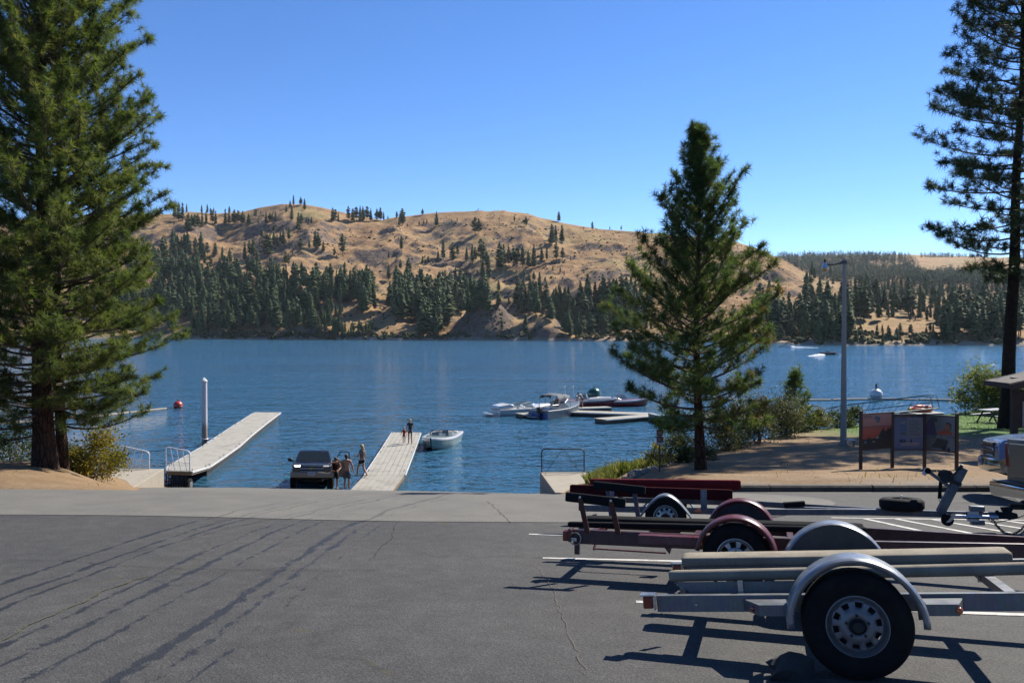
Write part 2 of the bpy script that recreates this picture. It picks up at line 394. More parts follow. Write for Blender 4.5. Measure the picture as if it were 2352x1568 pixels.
# --- open cracks in the paving, some mossy, some rust stained
def crack(pix, m, w=.012):
    pts = []
    for (x, y) in pix:
        v = (y - 757) / 1907; Y = 1.65 / (v - .1); pts.append(Vector(((x - 1176) / 1907 * Y, Y, 0)))
    L = []; Rr = []
    for a, b in zip(pts[:-1], pts[1:]):
        n = max(2, int((b - a).length / .06)); d = (b - a).normalized(); nr_ = Vector((-d.y, d.x, 0))
        for k in range(n):
            p = a.lerp(b, k / n) + nr_ * float(fbm(np.array([(a.x + k * .06) * 2.5]), np.array([a.y * 3 + k * .3]), 7, 2)[0]) * .04; ww = w * random.uniform(.25, 1.3) * .5
            L.append((p.x + nr_.x * ww, p.y + nr_.y * ww, 6.55 - .1 * (p.y + nr_.y * ww) + .009)); Rr.append((p.x - nr_.x * ww, p.y - nr_.y * ww, 6.55 - .1 * (p.y - nr_.y * ww) + .009))
    mb = MB(); mb.strip([[l, r] for l, r in zip(L, Rr)]); o = mb.build('paving_crack', m, None, None); tag(o, kind='structure')
M_ck = pm('open_crack', (.018, .017, .016), .95, var=.5, scale=9); M_ckm = pm('mossy_crack', (.075, .07, .022), .95, var=.6, scale=14); M_ckr = pm('rusty_crack', (.15, .115, .075), .95, var=.5, scale=10)
for pix, m, w_ in (([(-40, 1500), (60, 1440), (150, 1400), (255, 1352), (345, 1322)], M_ckm, .018), ([(0, 1287), (150, 1289), (260, 1300), (420, 1308), (620, 1312), (900, 1311)], M_ck, .012), ([(850, 1290), (880, 1255), (900, 1235), (905, 1210), (915, 1196)], M_ck, .009),
                   ([(1232, 1300), (1262, 1340), (1285, 1395), (1300, 1440), (1325, 1500), (1345, 1560)], M_ckr, .005), ([(1120, 1152), (1150, 1180), (1175, 1203)], M_ck, .012), ([(300, 1270), (430, 1240), (520, 1215), (640, 1190), (760, 1165), (840, 1150)], M_ck, .011), ([(0, 1230), (120, 1215), (260, 1212)], M_ckr, .010)):
    crack(pix, m, w_)
# --- kerb in cast lengths along the right side
M_kerb = pm('weathered_kerb', (.10, .085, .068), .9, var=.35, scale=5, bump=.6, dirt=(.19, .15, .10))  # brown base made darker to stand for the face turned from the sun
ker = empty('kerb', (2, 17.3, 4.8)); tag(ker, kind='structure')
x = 2.3; k = 0
while x < 40:
    L = 2.15 if k % 3 else 3.1; mb = MB(); y = 17.36 + .015 * math.sin(k * 2.1)
    prof = [(-.09, -.2), (-.085, .10), (-.05, .135), (.07, .14), (.10, .12), (.10, -.2)]
    mb.prism([(y + a, 6.55 - .1 * y + b) for a, b in prof], x, x + L - .02, 'yz'); c = mb.build('kerb_block', M_kerb, None, .5)
    c.parent = ker; c.matrix_parent_inverse = ker.matrix_basis.inverted(); x += L; k += 1

# ---------------------------------------------------------------- the lake
t = NT('lake_water'); P = t.pos(); xyz = t.sep(P)
w1 = t.noise(t.pos((.50, .62, 1), (0, 0, .3)), 1, 2, .5, .2); w2 = t.noise(t.pos((1.5, 2.0, 1), (0, 0, -.2)), 1, 2, .5, .3); w3 = t.noise(t.pos((.10, .16, 1), (0, 0, .2)), 1, 2, .5)
gust = t.ramp(t.noise(t.pos((.006, .03, 1)), 1, 4, .55, .5), [(.3, .55), (.7, 1.25)])
hgt = t.math('MULTIPLY', t.math('ADD', t.math('ADD', t.math('MULTIPLY', w1, 1.0), t.math('MULTIPLY', w2, .36)), t.math('MULTIPLY', w3, 1.2)), gust)
nr = t.bump(hgt, 1.0, .62)
gl = t.new('BsdfGlossy'); gl.inputs['Roughness'].default_value = .04; gl.inputs['Color'].default_value = (.95, .97, 1, 1); t.put(gl.inputs['Normal'], nr)
tr = t.new('BsdfTransparent'); tr.inputs[0].default_value = (.93, .98, .99, 1)
df = t.new('BsdfDiffuse'); df.inputs[0].default_value = (.040, .130, .215, 1)
fr = t.new('Fresnel'); fr.inputs['IOR'].default_value = 1.333; t.put(fr.inputs['Normal'], nr)
m1 = t.new('MixShader'); m1.inputs[0].default_value = .6; t.t.links.new(tr.outputs[0], m1.inputs[1]); t.t.links.new(df.outputs[0], m1.inputs[2])
m2 = t.new('MixShader'); t.put(m2.inputs[0], t.math('MULTIPLY', fr.outputs[0], 1.0, clamp=True)); t.t.links.new(m1.outputs[0], m2.inputs[1]); t.t.links.new(gl.outputs[0], m2.inputs[2])
va = t.new('VolumeAbsorption'); va.inputs['Color'].default_value = (.30, .80, .86, 1); va.inputs['Density'].default_value = .42
t.t.links.new(m2.outputs[0], t.out.inputs['Surface']); t.t.links.new(va.outputs[0], t.out.inputs['Volume']); M_water = t.m
mb = MB(); mb.box((0, 2020, -6), (9000, 4000, 12)); o = mb.build('water', M_water, None, None); tag(o, kind='structure')
t = NT('lake_silt'); c = t.ramp(t.noise(t.pos(), .8, 5), [(.35, (.05, .055, .035)), (.65, (.10, .10, .065))]); M_bed = t.fin(c, .95)
mb = MB(); mb.add([(-4400, 40, -6.9), (4400, 40, -6.9), (4400, 3900, -6.9), (-4400, 3900, -6.9)], [(0, 1, 2, 3)]); o = mb.build('lake_bed', M_bed, None, None); tag(o, kind='structure')

# ---------------------------------------------------------------- hills across the lake
RPX = [-1600, -600, 0, 200, 400, 450, 500, 560, 600, 650, 700, 740, 800, 850, 880, 920, 1000, 1050, 1150, 1200, 1230, 1300, 1380, 1450, 1550, 1680, 1740, 1800, 1850, 1900, 1980, 2080, 2200, 2400]
RPY = [560, 530, 505, 497, 491, 488, 490, 486, 476, 468, 469, 476, 490, 500, 505, 498, 488, 485.5, 484.5, 488, 497, 513, 526, 531, 541, 552, 571, 598, 626, 652, 690, 735, 765, 790]
SHX = [-1600, 400, 1300, 1750, 1900, 2400]; SHY = [776.5, 779, 783, 787.5, 792, 793]
def hill(px0, px1, n, rows, prof, seed, name, m):
    pxs = np.linspace(px0, px1, n); V = np.zeros((rows, n, 3))
    for k, px in enumerate(pxs):
        Yd, Zd = prof(px, rows); u = (px - 1176) / 1907
        V[:, k, 0] = u * Yd; V[:, k, 1] = Yd; V[:, k, 2] = Zd
    i = np.arange(rows * n).reshape(rows, n); Fc = np.stack([i[:-1, :-1], i[:-1, 1:], i[1:, 1:], i[1:, :-1]], -1).reshape(-1, 4)
    return V, Fc
def prof1(px, rows):
    ys = np.interp(px, SHX, SHY); Ysh = 1907 * EYE / (ys - 757); yr = np.interp(px, RPX, RPY)
    Yr = np.interp(px, [-1600, 400, 1200, 1700, 1900, 2100, 2400], [1500, 1220, 1160, 1050, 900, 640, 520]); zr = EYE + (757 - yr) / 1907 * Yr
    t = np.linspace(-.02, 1.25, rows); Yd = Ysh + (Yr - Ysh) * t; u = (px - 1176) / 1907; X = u * Yd
    tc = np.clip(t, 0, 1); shp = .55 * tc + .45 * tc ** 1.5 + .05 * np.sin(tc * 9.4) * tc * (1 - tc) * 2
    shp = .985 * shp + .015 * sstep(0, .02, tc)
    amp = np.clip(tc * 6, 0, 1) * np.clip((1.02 - tc) * 5, 0.06, 1) * min(1, max(zr, 0) / 90)
    ridg = 1 - np.abs(fbm(X / 170 + 3.1, Yd / 260, 21, 3)) * 2
    z = zr * shp + amp * (17 * (ridg - .62) + 16 * fbm(X / 95, Yd / 95, 31, 5) + 3.6 * fbm(X / 16, Yd / 16, 44, 3))
    z += amp * 2.2 * fbm(X / 6, Yd / 6, 77, 2)
    z += np.clip((tc - .8) * 5, 0, 1) * np.clip((1.06 - tc) * 20, 0, 1) * 2.2 * fbm(X / 11, X * 0, 61, 3)
    # two rocky knobs on the shore and a pale cut bank
    for kx, kw, kh, ky, kd in ((1118, 62, 27, 38, 26), (1248, 48, 17, 34, 30), (705, 60, 9, 12, 14)):
        e = np.exp(-((px - kx) / kw) ** 2 * 1.0) * np.exp(-((Yd - Ysh - ky) / kd) ** 2); z += e * kh * (1 + .22 * fbm(X / 9, Yd / 9, 88, 3)); 
    z = np.where(t > 1, zr - (t - 1) * zr * .8 + 0 * z, z)
    z = np.where(t < 0, -4, z); z = np.where((t >= 0) & (z < .4), .4, z)
    return Yd, z
V1, F1 = hill(-1500, 2400, 640, 150, prof1, 1, 'hillside', None)
P2 = [(425, 794.5), (434, 793), (442, 781), (458, 766), (500, 757), (560, 741), (700, 703), (780, 696), (920, 689), (1150, 664), (1300, 645), (1600, 634), (1850, 622), (2200, 600), (2500, 590), (2700, 588), (3300, 600)]
def prof2(px, rows):
    t = np.linspace(0, 1, rows) ** 1.7; Yd = 425 + (3300 - 425) * t; ypx = np.interp(Yd, [a for a, b in P2], [b for a, b in P2])
    rg = np.interp(px, [1500, 1780, 1900, 2090, 2300, 2700, 4200], [0, 2, -1, -3, 4, 10, 18]); ypx = ypx + rg * np.clip((Yd - 700) / 1600, 0, 1)
    z = EYE + (757 - ypx) / 1907 * Yd; X = (px - 1176) / 1907 * Yd; a = np.clip((Yd - 436) / 120, 0, 1) * np.clip((2500 - Yd) / 500, .15, 1)
    z += a * (10 * fbm(X / 150, Yd / 190, 51, 4) + 2.0 * fbm(X / 22, Yd / 22, 52, 3)) + np.clip((Yd - 434) / 20, 0, 1) * 2.4 * fbm(X / 20, Yd / 16, 53, 3)
    lo = np.clip((px - 1790) / 110, 0, 1) + np.clip((Yd - 700) / 500, 0, 1); z = np.where(lo < 1, z * np.clip(lo, 0, 1) - 3 * (1 - np.clip(lo, 0, 1)), z)
    z = np.where(Yd < 432, -4, z); return Yd, z
V2, F2 = hill(1480, 4600, 360, 150, prof2, 2, 'far_hillside', None)
def hill_mat(name, rock_at, olive):
    t = NT(name); P = t.pos(); xyz = t.sep(P); geo = t.new('NewGeometry'); nz = t.sep(geo.outputs['Normal'])[2]
    a = t.noise(P, .012, 6, .6); b = t.noise(P, .06, 6, .65); c = t.noise(P, .35, 5, .7)
    s = t.math('ADD', t.math('MULTIPLY', a, .45), t.math('ADD', t.math('MULTIPLY', b, .3), t.math('MULTIPLY', c, .25)))
    grass = t.ramp(s, [(.36, (.25, .150, .085)), (.46, (.43, .265, .135)), (.55, (.54, .345, .175)), (.66, (.62, .45, .25))])
    grass = t.mix(t.math('MULTIPLY', t.ramp(a, [(.5, 0), (.66, 1)]), olive), grass, (.25, .23, .09))
    rock = t.ramp(t.noise(P, .2, 6, .75), [(.3, (.065, .055, .055)), (.5, (.17, .135, .12)), (.72, (.30, .23, .19))])
    rm = t.ramp(t.math('ADD', t.math('MULTIPLY', t.math('SUBTRACT', 1, nz), 1.0), t.math('ADD', t.math('MULTIPLY', t.noise(t.pos((1, 1, 2.4)), .017, 6, .7), .55), t.math('MULTIPLY', t.noise(P, .09, 5, .7), .36))), [(rock_at, 0), (rock_at + .07, 1)])
    col = t.mix(t.math('MULTIPLY', rm, .85), grass, rock)
    speck = t.math('MULTIPLY', t.ramp(t.vor(P, .16), [(.12, 1), (.24, 0)]), t.ramp(t.noise(P, .02, 4), [(.45, 0), (.6, .8)]))
    col = t.mix(speck, col, (.10, .10, .055))
    shore = t.mapr(t.math('ADD', xyz[2], t.math('MULTIPLY', t.math('SUBTRACT', t.noise(P, .05, 4), .5), 7)), 1.2, 3.0, 1, 0)
    col = t.mix(t.math('MULTIPLY', shore, .75), col, t.ramp(c, [(.3, (.33, .27, .20)), (.7, (.62, .55, .45))]))
    return t.fin(col, .95, 0, t.bump(t.math('ADD', b, t.math('MULTIPLY', c, .6)), .8, 4), .1)
M_h1 = hill_mat('dry_grass_hill', .585, .6); M_h2 = hill_mat('far_dry_hill', .60, .9)
for nm_, V, Fc, m in (('hillside', V1, F1, M_h1), ('far_hillside', V2, F2, M_h2)):
    o = link(nm_, np_mesh(nm_, V.reshape(-1, 3), Fc), m); o.data.shade_smooth(); tag(o, kind='structure')
BV = [BVHTree.FromPolygons([Vector(p) for p in V.reshape(-1, 3).tolist()], Fc.tolist()) for V, Fc in ((V1, F1), (V2, F2))]
def on_hill(px, py):
    o = Vector((0, 0, EYE)); d = (at(px, py, 100) - o).normalized(); best = None
    for b in BV:
        h = b.ray_cast(o, d)
        if h[0] is not None and (best is None or h[3] < best[1]): best = (h[0], h[3])
    return best

# --- conifers on the far shore
t = NT('far_needles'); oi = t.new('ObjectInfo'); geo = t.new('NewGeometry'); nn = t.noise(geo.outputs['Position'], .09, 4, .7); n2 = t.noise(geo.outputs['Position'], .9, 3, .7)
c = t.mix(t.ramp(nn, [(.35, 0), (.65, 1)]), (.060, .106, .045), (.145, .168, .055)); c = t.mix(t.math('MULTIPLY', oi.outputs['Random'], .5), c, (.055, .105, .052))
c = t.mix(t.ramp(n2, [(.4, 0), (.7, .5)]), c, (.14, .16, .065)); M_fneed = t.fin(c, .8, spec=.15)
M_fbark = pm('far_bark', (.12, .075, .05), .9, scale=.5)
def conifer(seed, wide=.16, bare=.12, gappy=.2, seg=17, nbl=9, power=.55):
    rg = random.Random(seed); mb = MB()
    for i in range(seg):
        h = bare + (1 - bare) * (i / seg) ** 1.05; up = (1 - (h - bare) / (1 - bare)); r = wide * (up ** power) * (.62 + .38 * min(1, (h - bare) * 9 + .3)) * rg.uniform(.72, 1.15)
        n = nbl if i < seg * .7 else max(4, nbl - 3); a0 = rg.random() * 6.28
        for k in range(n):
            if rg.random() < gappy: continue
            a = a0 + k * 6.283 / n + rg.uniform(-.25, .25); rr = r * rg.uniform(.6, 1.2) + .006; w = rr * rg.uniform(.55, .85) * .62 + .01; dr = rg.uniform(-.02, .035); th = rg.uniform(.05, .085)
            ca, sa = math.cos(a), math.sin(a); zt = h + dr
            tip = (ca * rr, sa * rr, zt); inn = (ca * .006, sa * .006, h + th); low = (ca * rr * .45, sa * rr * .45, h - .025)
            l = (ca * rr * .62 - sa * w, sa * rr * .62 + ca * w, zt - .008); q = (ca * rr * .62 + sa * w, sa * rr * .62 - ca * w, zt - .008)
            mb.add([inn, l, tip, q, low], [(0, 1, 2), (0, 2, 3), (1, 4, 2), (2, 4, 3)])
    mb.add([(.02, 0, .93), (-.012, .018, .93), (-.012, -.018, .93), (0, 0, 1.01)], [(0, 1, 3), (1, 2, 3), (2, 0, 3)])
    tm = MB().tube([(0, 0, -.06), (0, 0, .3), (0, 0, .92)], [.016, .013, .004], 5)
    out = []
    for q in (mb, tm):
        me = bpy.data.meshes.new('conifer'); me.from_pydata(q.v, [], q.f); me.update(); out.append(me)
    out[0].materials.append(M_fneed); out[1].materials.append(M_fbark); return out
CON = [conifer(1, .20), conifer(2, .24, .14, .25), conifer(3, .18, .10), conifer(4, .27, .18, .3), conifer(5, .22, .12, .2), conifer(6, .16, .16, .25), conifer(7, .26, .30, .35, 14, 9, .38), conifer(8, .23, .24, .42, 15, 8, .42)]
Z1 = lambda x, y: (363 + .2572 * x, 423.5 + .2572 * y)
Z2 = lambda x, y: (907.4 + .2572 * x, 453.7 + .2572 * y)
Z3 = lambda x, y: (1693.9 + .2798 * x, 514.2 + .2798 * y)
iso1 = [(185,330,165),(220,320,165),(255,240,165),(150,300,180),(390,260,185),(395,380,250),(440,250,165),(470,240,185),(497,235,180),(637,235,168),(300,370,270),(330,410,270),(270,420,260),(355,370,260),(430,360,240),(485,360,230),(515,360,235),(600,360,220),(635,355,250),(680,360,225),(715,360,235),(757,360,240),(810,365,260),(870,300,218),(918,275,235),(895,355,300),(965,345,245),(1000,335,250),(1020,330,260),(1050,335,245),(1145,250,180),(1180,210,145),(1210,190,95),(1275,160,85),(1308,230,130),(1195,335,190),(1255,415,250),(1280,370,260),(1325,330,290),(1370,350,290),(1560,330,210),(1585,330,225),(1610,330,250),(1700,335,195),(1740,340,215),(1770,335,205),(1805,335,195),(1830,330,200),(1865,330,200),(1900,330,215),(1955,325,220),(1985,325,207),(2015,325,245),(2053,320,280),(2130,305,245),(2180,370,220),(2155,370,290),(1035,415,355),(985,385,360),(925,480,385),(1120,550,395),(1170,500,375),(1095,520,420),(975,690,450),(1000,600,440),(1035,560,430),(1065,540,450),(910,540,480),(850,650,490),(815,640,500),(775,680,525),(1275,620,480),(1350,575,490),(1405,580,410),(1430,575,440),(1475,605,505),(1650,640,450),(1575,640,565),(2170,580,460),(1140,740,600),(1165,730,620),(1200,630,580),(885,790,590),(905,770,640),(335,615,475),(395,615,520),(440,640,520),(210,650,470),(245,600,460),(150,610,430),(120,590,480),(510,640,520),(575,680,555),(640,700,570),(470,760,640),(690,830,650),(1240,900,720),(1210,850,690),(1080,900,730),(1010,830,710),(880,850,760),(800,1000,830),(2110,650,600),(2060,660,600),(2165,760,670),(2240,850,660),(2130,860,720),(2060,860,715),(2200,900,790)]
iso2 = [(15,185,125),(65,250,100),(40,250,160),(245,158,100),(370,260,125),(215,250,205),(110,265,225),(257,240,195),(283,240,190),(435,235,210),(503,212,185),(555,215,180),(715,345,180),(748,320,190),(1065,215,150),(1170,255,165),(1463,218,125),(1762,298,215),(1918,292,255),(2020,288,240),(742,118,95),(1400,420,240),(1435,395,250),(1490,405,250),(60,460,340),(430,560,375),(385,570,470),(515,590,405),(560,530,425),(640,570,440),(690,590,420),(715,570,440),(765,590,375),(790,600,400),(820,620,480),(835,750,520),(780,730,550),(935,650,400),(970,610,420),(1015,610,440),(1060,610,450),(1095,620,450),(1140,625,440),(1190,630,470),(1240,635,420),(1310,560,450),(1355,560,440),(1440,575,400),(1495,570,450),(1568,565,520),(120,740,540),(245,590,520),(295,590,525),(540,720,600),(580,715,620),(630,710,630),(735,705,640),(500,700,650),(1410,660,605),(1475,670,615),(1510,700,650),(1155,730,650),(1085,750,690),(925,840,740),(1290,850,670),(1240,740,660),(1195,760,680),(1340,760,700),(1465,850,765),(2130,700,540),(1655,870,810),(1700,870,825),(360,820,715),(425,800,700),(1580,910,870),(925,980,850),(1015,940,870),(1165,1240,1030),(1250,1215,1145),(955,1180,1080),(610,1130,1060),(1960,930,770),(2020,900,680),(2080,900,760),(1900,950,790)]
iso3 = [(1290,755,530),(1355,720,530),(1405,755,510),(1450,730,600),(1525,750,560),(1230,760,680),(1090,690,500),(1130,690,470),(1020,760,490),(570,640,400),(675,640,440),(340,560,480),(105,520,430),(745,640,470),(1210,540,460),(1145,520,450),(1560,520,380),(1530,520,420),(1145,900,810),(1015,900,860)]
dense = [(Z1,-500,140,700,1330,70,235,.25,'A'),(Z1,130,720,860,1340,120,235,.25,'A'),(Z1,700,1420,930,1320,105,235,.25,'A'),(Z1,1380,1960,950,1070,46,250,.2,'A'),(Z1,1800,1950,1060,1170,9,230,.2,'A'),(Z1,1450,1660,1130,1210,9,130,.3,'A'),(Z1,1620,1900,1300,1372,14,100,.3,'A'),(Z1,1400,1620,1230,1372,20,150,.3,'A'),(Z1,740,1200,800,970,14,190,.3,'A'),(Z1,2060,2352,1000,1230,26,260,.25,'A'),(Z1,130,420,560,860,14,200,.3,'A'),
         (Z2,0,230,880,1100,22,260,.25,'B'),(Z2,210,490,960,1262,42,300,.22,'B'),(Z2,380,830,900,1050,44,250,.25,'B'),(Z2,1080,1350,930,1055,26,230,.25,'B'),(Z2,1350,1560,960,1120,22,190,.25,'B'),(Z2,1500,1820,1040,1258,30,210,.3,'B'),(Z2,1650,2300,920,1150,56,240,.3,'B'),(Z2,1820,2300,1150,1250,22,200,.3,'B'),
         (Z3,180,930,760,945,95,265,.25,'C'),(Z3,930,1170,700,785,16,230,.25,'C'),(Z3,1620,2352,790,950,72,270,.25,'C'),(Z3,900,2352,540,720,105,130,.35,'C'),(Z3,200,930,880,960,26,150,.4,'C'),(Z3,960,1700,880,985,30,80,.5,'C'),(Z3,1150,1640,670,800,24,150,.5,'C'),
         (Z3,560,900,430,560,8,110,.3,'C')]
TREES = []
for cv_, lst, key in ((Z1, iso1, 'H'), (Z2, iso2, 'H'), (Z3, iso3, 'C')):
    for (x, y, top) in lst: 
        a = cv_(x, y); b = cv_(x, top); TREES.append((a[0], a[1], (a[1] - b[1]) * 1.02, key))
rg = random.Random(5)
for (cv_, x0, x1, y0, y1, n, h, hv, key) in dense:
    for k in range(int(n * 1.3)):
        a = cv_(rg.uniform(x0, x1), rg.uniform(y0, y1)); sc = .2798 if cv_ is Z3 else .2572
        TREES.append((a[0], a[1], h * sc * rg.uniform(1 - hv * 1.5, 1 + hv * .6), key))
PLACED = []
for (px, py, hp, key) in TREES:
    hit = on_hill(px, py)
    if hit is None:
        hit = on_hill(px, py + 3) or on_hill(px, py + 7) or on_hill(px, py + 12)
        if hit is None: continue
    p = hit[0]
    if p.z < .5: p.z = .5
    H = hp / 1907 * p.y
    if H > 44: H = 44 * rg.uniform(.85, 1)
    PLACED.append((hp, p, H, (px, py) if key == 'H' else key, rg.randrange(8), rg.uniform(0, 6.28), rg.uniform(.85, 1.2)))
PLACED.sort(key=lambda e: -e[0])
LBL = {'A': ('dark conifer in the dense wood on the far shore, left half', 'trees of the far left shore wood'), 'B': ('dark conifer in the wood below the bare hill, far shore centre', 'trees of the far centre shore wood'),
       'C': ('dark conifer on the far right shore behind the lamp post', 'trees of the far right shore'), 'H0': ('conifer on the skyline of the bare hill across the lake, left half', 'trees on the left skyline'), 'H1': ('conifer on the skyline of the bare hill across the lake, right half', 'trees on the right skyline'),
       'H2': ('conifer on the open tan slope across the lake, left third', 'trees on the left open slope'), 'H3': ('conifer in the loose middle rows on the tan hillside across the lake', 'trees on the middle open slope'), 'H4': ('conifer on the open tan slope across the lake, toward the mid sized pine', 'trees on the right open slope')}
def hkey(px, py):
    ry = float(np.interp(px, RPX, RPY))
    if py < ry + 16: return 'H0' if px < 900 else 'H1'
    return 'H2' if px < 640 else ('H3' if px < 1130 else 'H4')
STUFFV = []; STUFFF = []; nb_ = 0
def bake(me, p, H, rz, wd):
    global nb_
    v = np.empty(len(me.vertices) * 3, np.float32); me.vertices.foreach_get('co', v); v = v.reshape(-1, 3).copy()
    c, s = math.cos(rz), math.sin(rz); v = np.stack([(v[:, 0] * c - v[:, 1] * s) * H * wd, (v[:, 0] * s + v[:, 1] * c) * H * wd, v[:, 2] * H], -1) + np.array(p)
    f = [tuple(q.vertices) for q in me.polygons if len(q.vertices) == 3]
    STUFFV.append(v); STUFFF.append(np.array(f) + nb_); nb_ += len(v)
n_wood = 0
for (hp, p, H, key, kv, rz, wd) in PLACED:
    lone = not isinstance(key, str); key = hkey(*key) if lone else key; n_wood += not lone
    if lone or n_wood <= 300:
        e = empty('hillside_tree' if lone else 'shore_conifer', p, rz); e.scale = (H * wd, H * wd, H); tag(e, LBL[key][0], 'tree', LBL[key][1])
        link_c = bpy.data.objects.new('crown', CON[kv][0]); COL.objects.link(link_c); link_c.parent = e
        link_t = bpy.data.objects.new('trunk', CON[kv][1]); COL.objects.link(link_t); link_t.parent = e
    else: bake(CON[kv][0], p, H, rz, wd)
# the closed forest on the far right ridge, too small to tell apart
mini = conifer(9, .24, .03, .1, 5, 5)
def forest(x0, x1, y0, y1, n, h, keep=None):
    for k in range(n):
        x = rg.uniform(x0, x1); y = rg.uniform(y0, y1)
        if keep and not keep(x, y): continue
        a = Z3(x, y); hit = on_hill(*a)
        if hit is None: continue
        p = hit[0]; h2 = BV[1].find_nearest(p)
        if p.y < 520 or h2[3] > .5: continue
        bake(mini[0], p, min(26, h * .2798 * rg.uniform(.6, 1.15) / 1907 * p.y), rg.uniform(0, 6), rg.uniform(1.3, 2.1))
forest(200, 1560, 262, 470, 3800, 50, lambda x, y: not (1080 < x < 1360 and 320 < y < 350) and (y > 400 + 12 * math.sin(x * .03) or x < 1390 + (y - 290) * .9 + 40 * math.sin(y * .23) + rg.gauss(0, 25))); forest(1400, 2352, 392, 490, 1500, 62, lambda x, y: y > 402 + 10 * math.sin(x * .021) + rg.gauss(0, 6)); forest(1500, 2352, 256, 274, 260, 36); forest(850, 2352, 470, 640, 520, 70)
forest(2352, 4200, 262, 700, 700, 60)
o = link('distant_forest', np_mesh('distant_forest', np.concatenate(STUFFV), np.concatenate(STUFFF)), M_fneed); tag(o, 'small crowded conifers covering the far ridge and shore', 'forest', kind='stuff')
# sagebrush and shore bushes on the hills: too many to count
blob = []
bv = []; bf = []; nb2 = 0
ico = bmesh.new(); bmesh.ops.create_icosphere(ico, subdivisions=1, radius=1); ico.verts.ensure_lookup_table(); iv = np.array([v.co[:] for v in ico.verts]); fi = np.array([[v.index for v in f.verts] for f in ico.faces]); ico.free()
for k in range(4200):
    px = rg.uniform(395, 1960); py = rg.uniform(490, 775)
    if fbm(np.array([px / 60.]), np.array([py / 30.]), 4, 3)[0] < -.05: continue
    hit = on_hill(px, py)
    if not hit: continue
    p = hit[0]; s = rg.uniform(.4, 1.3) * (1.7 if rg.random() < .1 else 1); d = 1 + .35 * (RNG.random(len(iv)) - .5)
    bv.append(iv * d[:, None] * np.array([s * 1.2, s * 1.2, s * .8]) + np.array(p)); bf.append(fi + nb2); nb2 += len(iv)
for k in range(520):
    px = rg.uniform(380, 2320); sy = np.interp(px, SHX, SHY); py = sy - rg.uniform(3, 26 if px > 1850 else 16); hit = on_hill(px, py)
    if not hit or (1040 < px < 1320 and rg.random() < .8): continue
    p = hit[0]; S = rg.uniform(1.2, 3.2)
    for j in range(6):
        s = S * rg.uniform(.28, .55); d = 1 + .6 * (RNG.random(len(iv)) - .5); bv.append(iv * d[:, None] * np.array([s * 1.1, s, s]) + np.array(p) + np.array([rg.gauss(0, .55), rg.gauss(0, .4), abs(rg.gauss(.1, .35))]) * S); bf.append(fi + nb2); nb2 += len(iv)
t = NT('sagebrush'); geo = t.new('NewGeometry'); c = t.ramp(t.noise(geo.outputs['Position'], .15, 4), [(.3, (.055, .065, .03)), (.55, (.10, .11, .05)), (.75, (.16, .14, .06))]); M_sage = t.fin(c, .9, spec=.1)
o = link('sagebrush', np_mesh('sagebrush', np.concatenate(bv), np.concatenate(bf)), M_sage); tag(o, 'low sagebrush and bushes dotted over the dry hillside', 'shrubs', kind='stuff')

# ================================================================ NEAR TREES AND SHRUBS
def leafmat(name, stops, transl=.3, rough=.6, spec=.25):
    t = NT(name); a = t.new('Attribute'); a.attribute_name = 'tone'; c = t.ramp(a.outputs['Fac'], stops)
    nn = t.noise(t.pos(), 1.1, 4, .6); c = t.mix(1.0, c, t.ramp(nn, [(.3, (.72, .72, .72)), (.7, (1.25, 1.2, 1.1))]), 'MULTIPLY')
    t.fin(c, rough, 0, None, spec); tr = t.new('BsdfTranslucent'); t.put(tr.inputs[0], t.mix(1.0, c, (1.15, 1.2, .6), 'MULTIPLY')); mx = t.new('MixShader'); mx.inputs[0].default_value = transl
    t.t.links.new(t.p.outputs[0], mx.inputs[1]); t.t.links.new(tr.outputs[0], mx.inputs[2]); t.t.links.new(mx.outputs[0], t.out.inputs['Surface']); return t.m
def barkmat(name, a, b, sc=9):
    t = NT(name); P = t.pos((1, 1, .28)); v = t.vor(P, sc, 'DISTANCE_TO_EDGE'); n = t.noise(P, sc * 3, 5, .7)
    c = t.mix(t.ramp(n, [(.3, 0), (.7, 1)]), a, b); c = t.mix(t.ramp(v, [(.0, .85), (.12, 0)]), c, (.02, .014, .01))
    return t.fin(c, .95, 0, t.bump(t.math('ADD', t.ramp(v, [(0, 0), (.15, 1)]), t.math('MULTIPLY', n, .4)), 1, .03), .15)
M_bark = barkmat('ponderosa_bark', (.045, .026, .018), (.13, .068, .042)); M_twig = pm('twig_bark', (.13, .085, .06), .9, var=.3, scale=9)
M_need1 = leafmat('pine_needles_olive', [(0, (.045, .078, .022)), (.5, (.110, .152, .042)), (.85, (.195, .215, .072)), (1, (.30, .25, .11))], .45)
M_need2 = leafmat('pine_needles_green', [(0, (.034, .070, .024)), (.5, (.085, .140, .040)), (.8, (.155, .195, .058)), (.9, (.16, .115, .045)), (1, (.26, .14, .06))], .38)
M_need3 = leafmat('pine_needles_dark', [(0, (.015, .036, .016)), (.6, (.030, .060, .022)), (1, (.075, .095, .035))], .22)

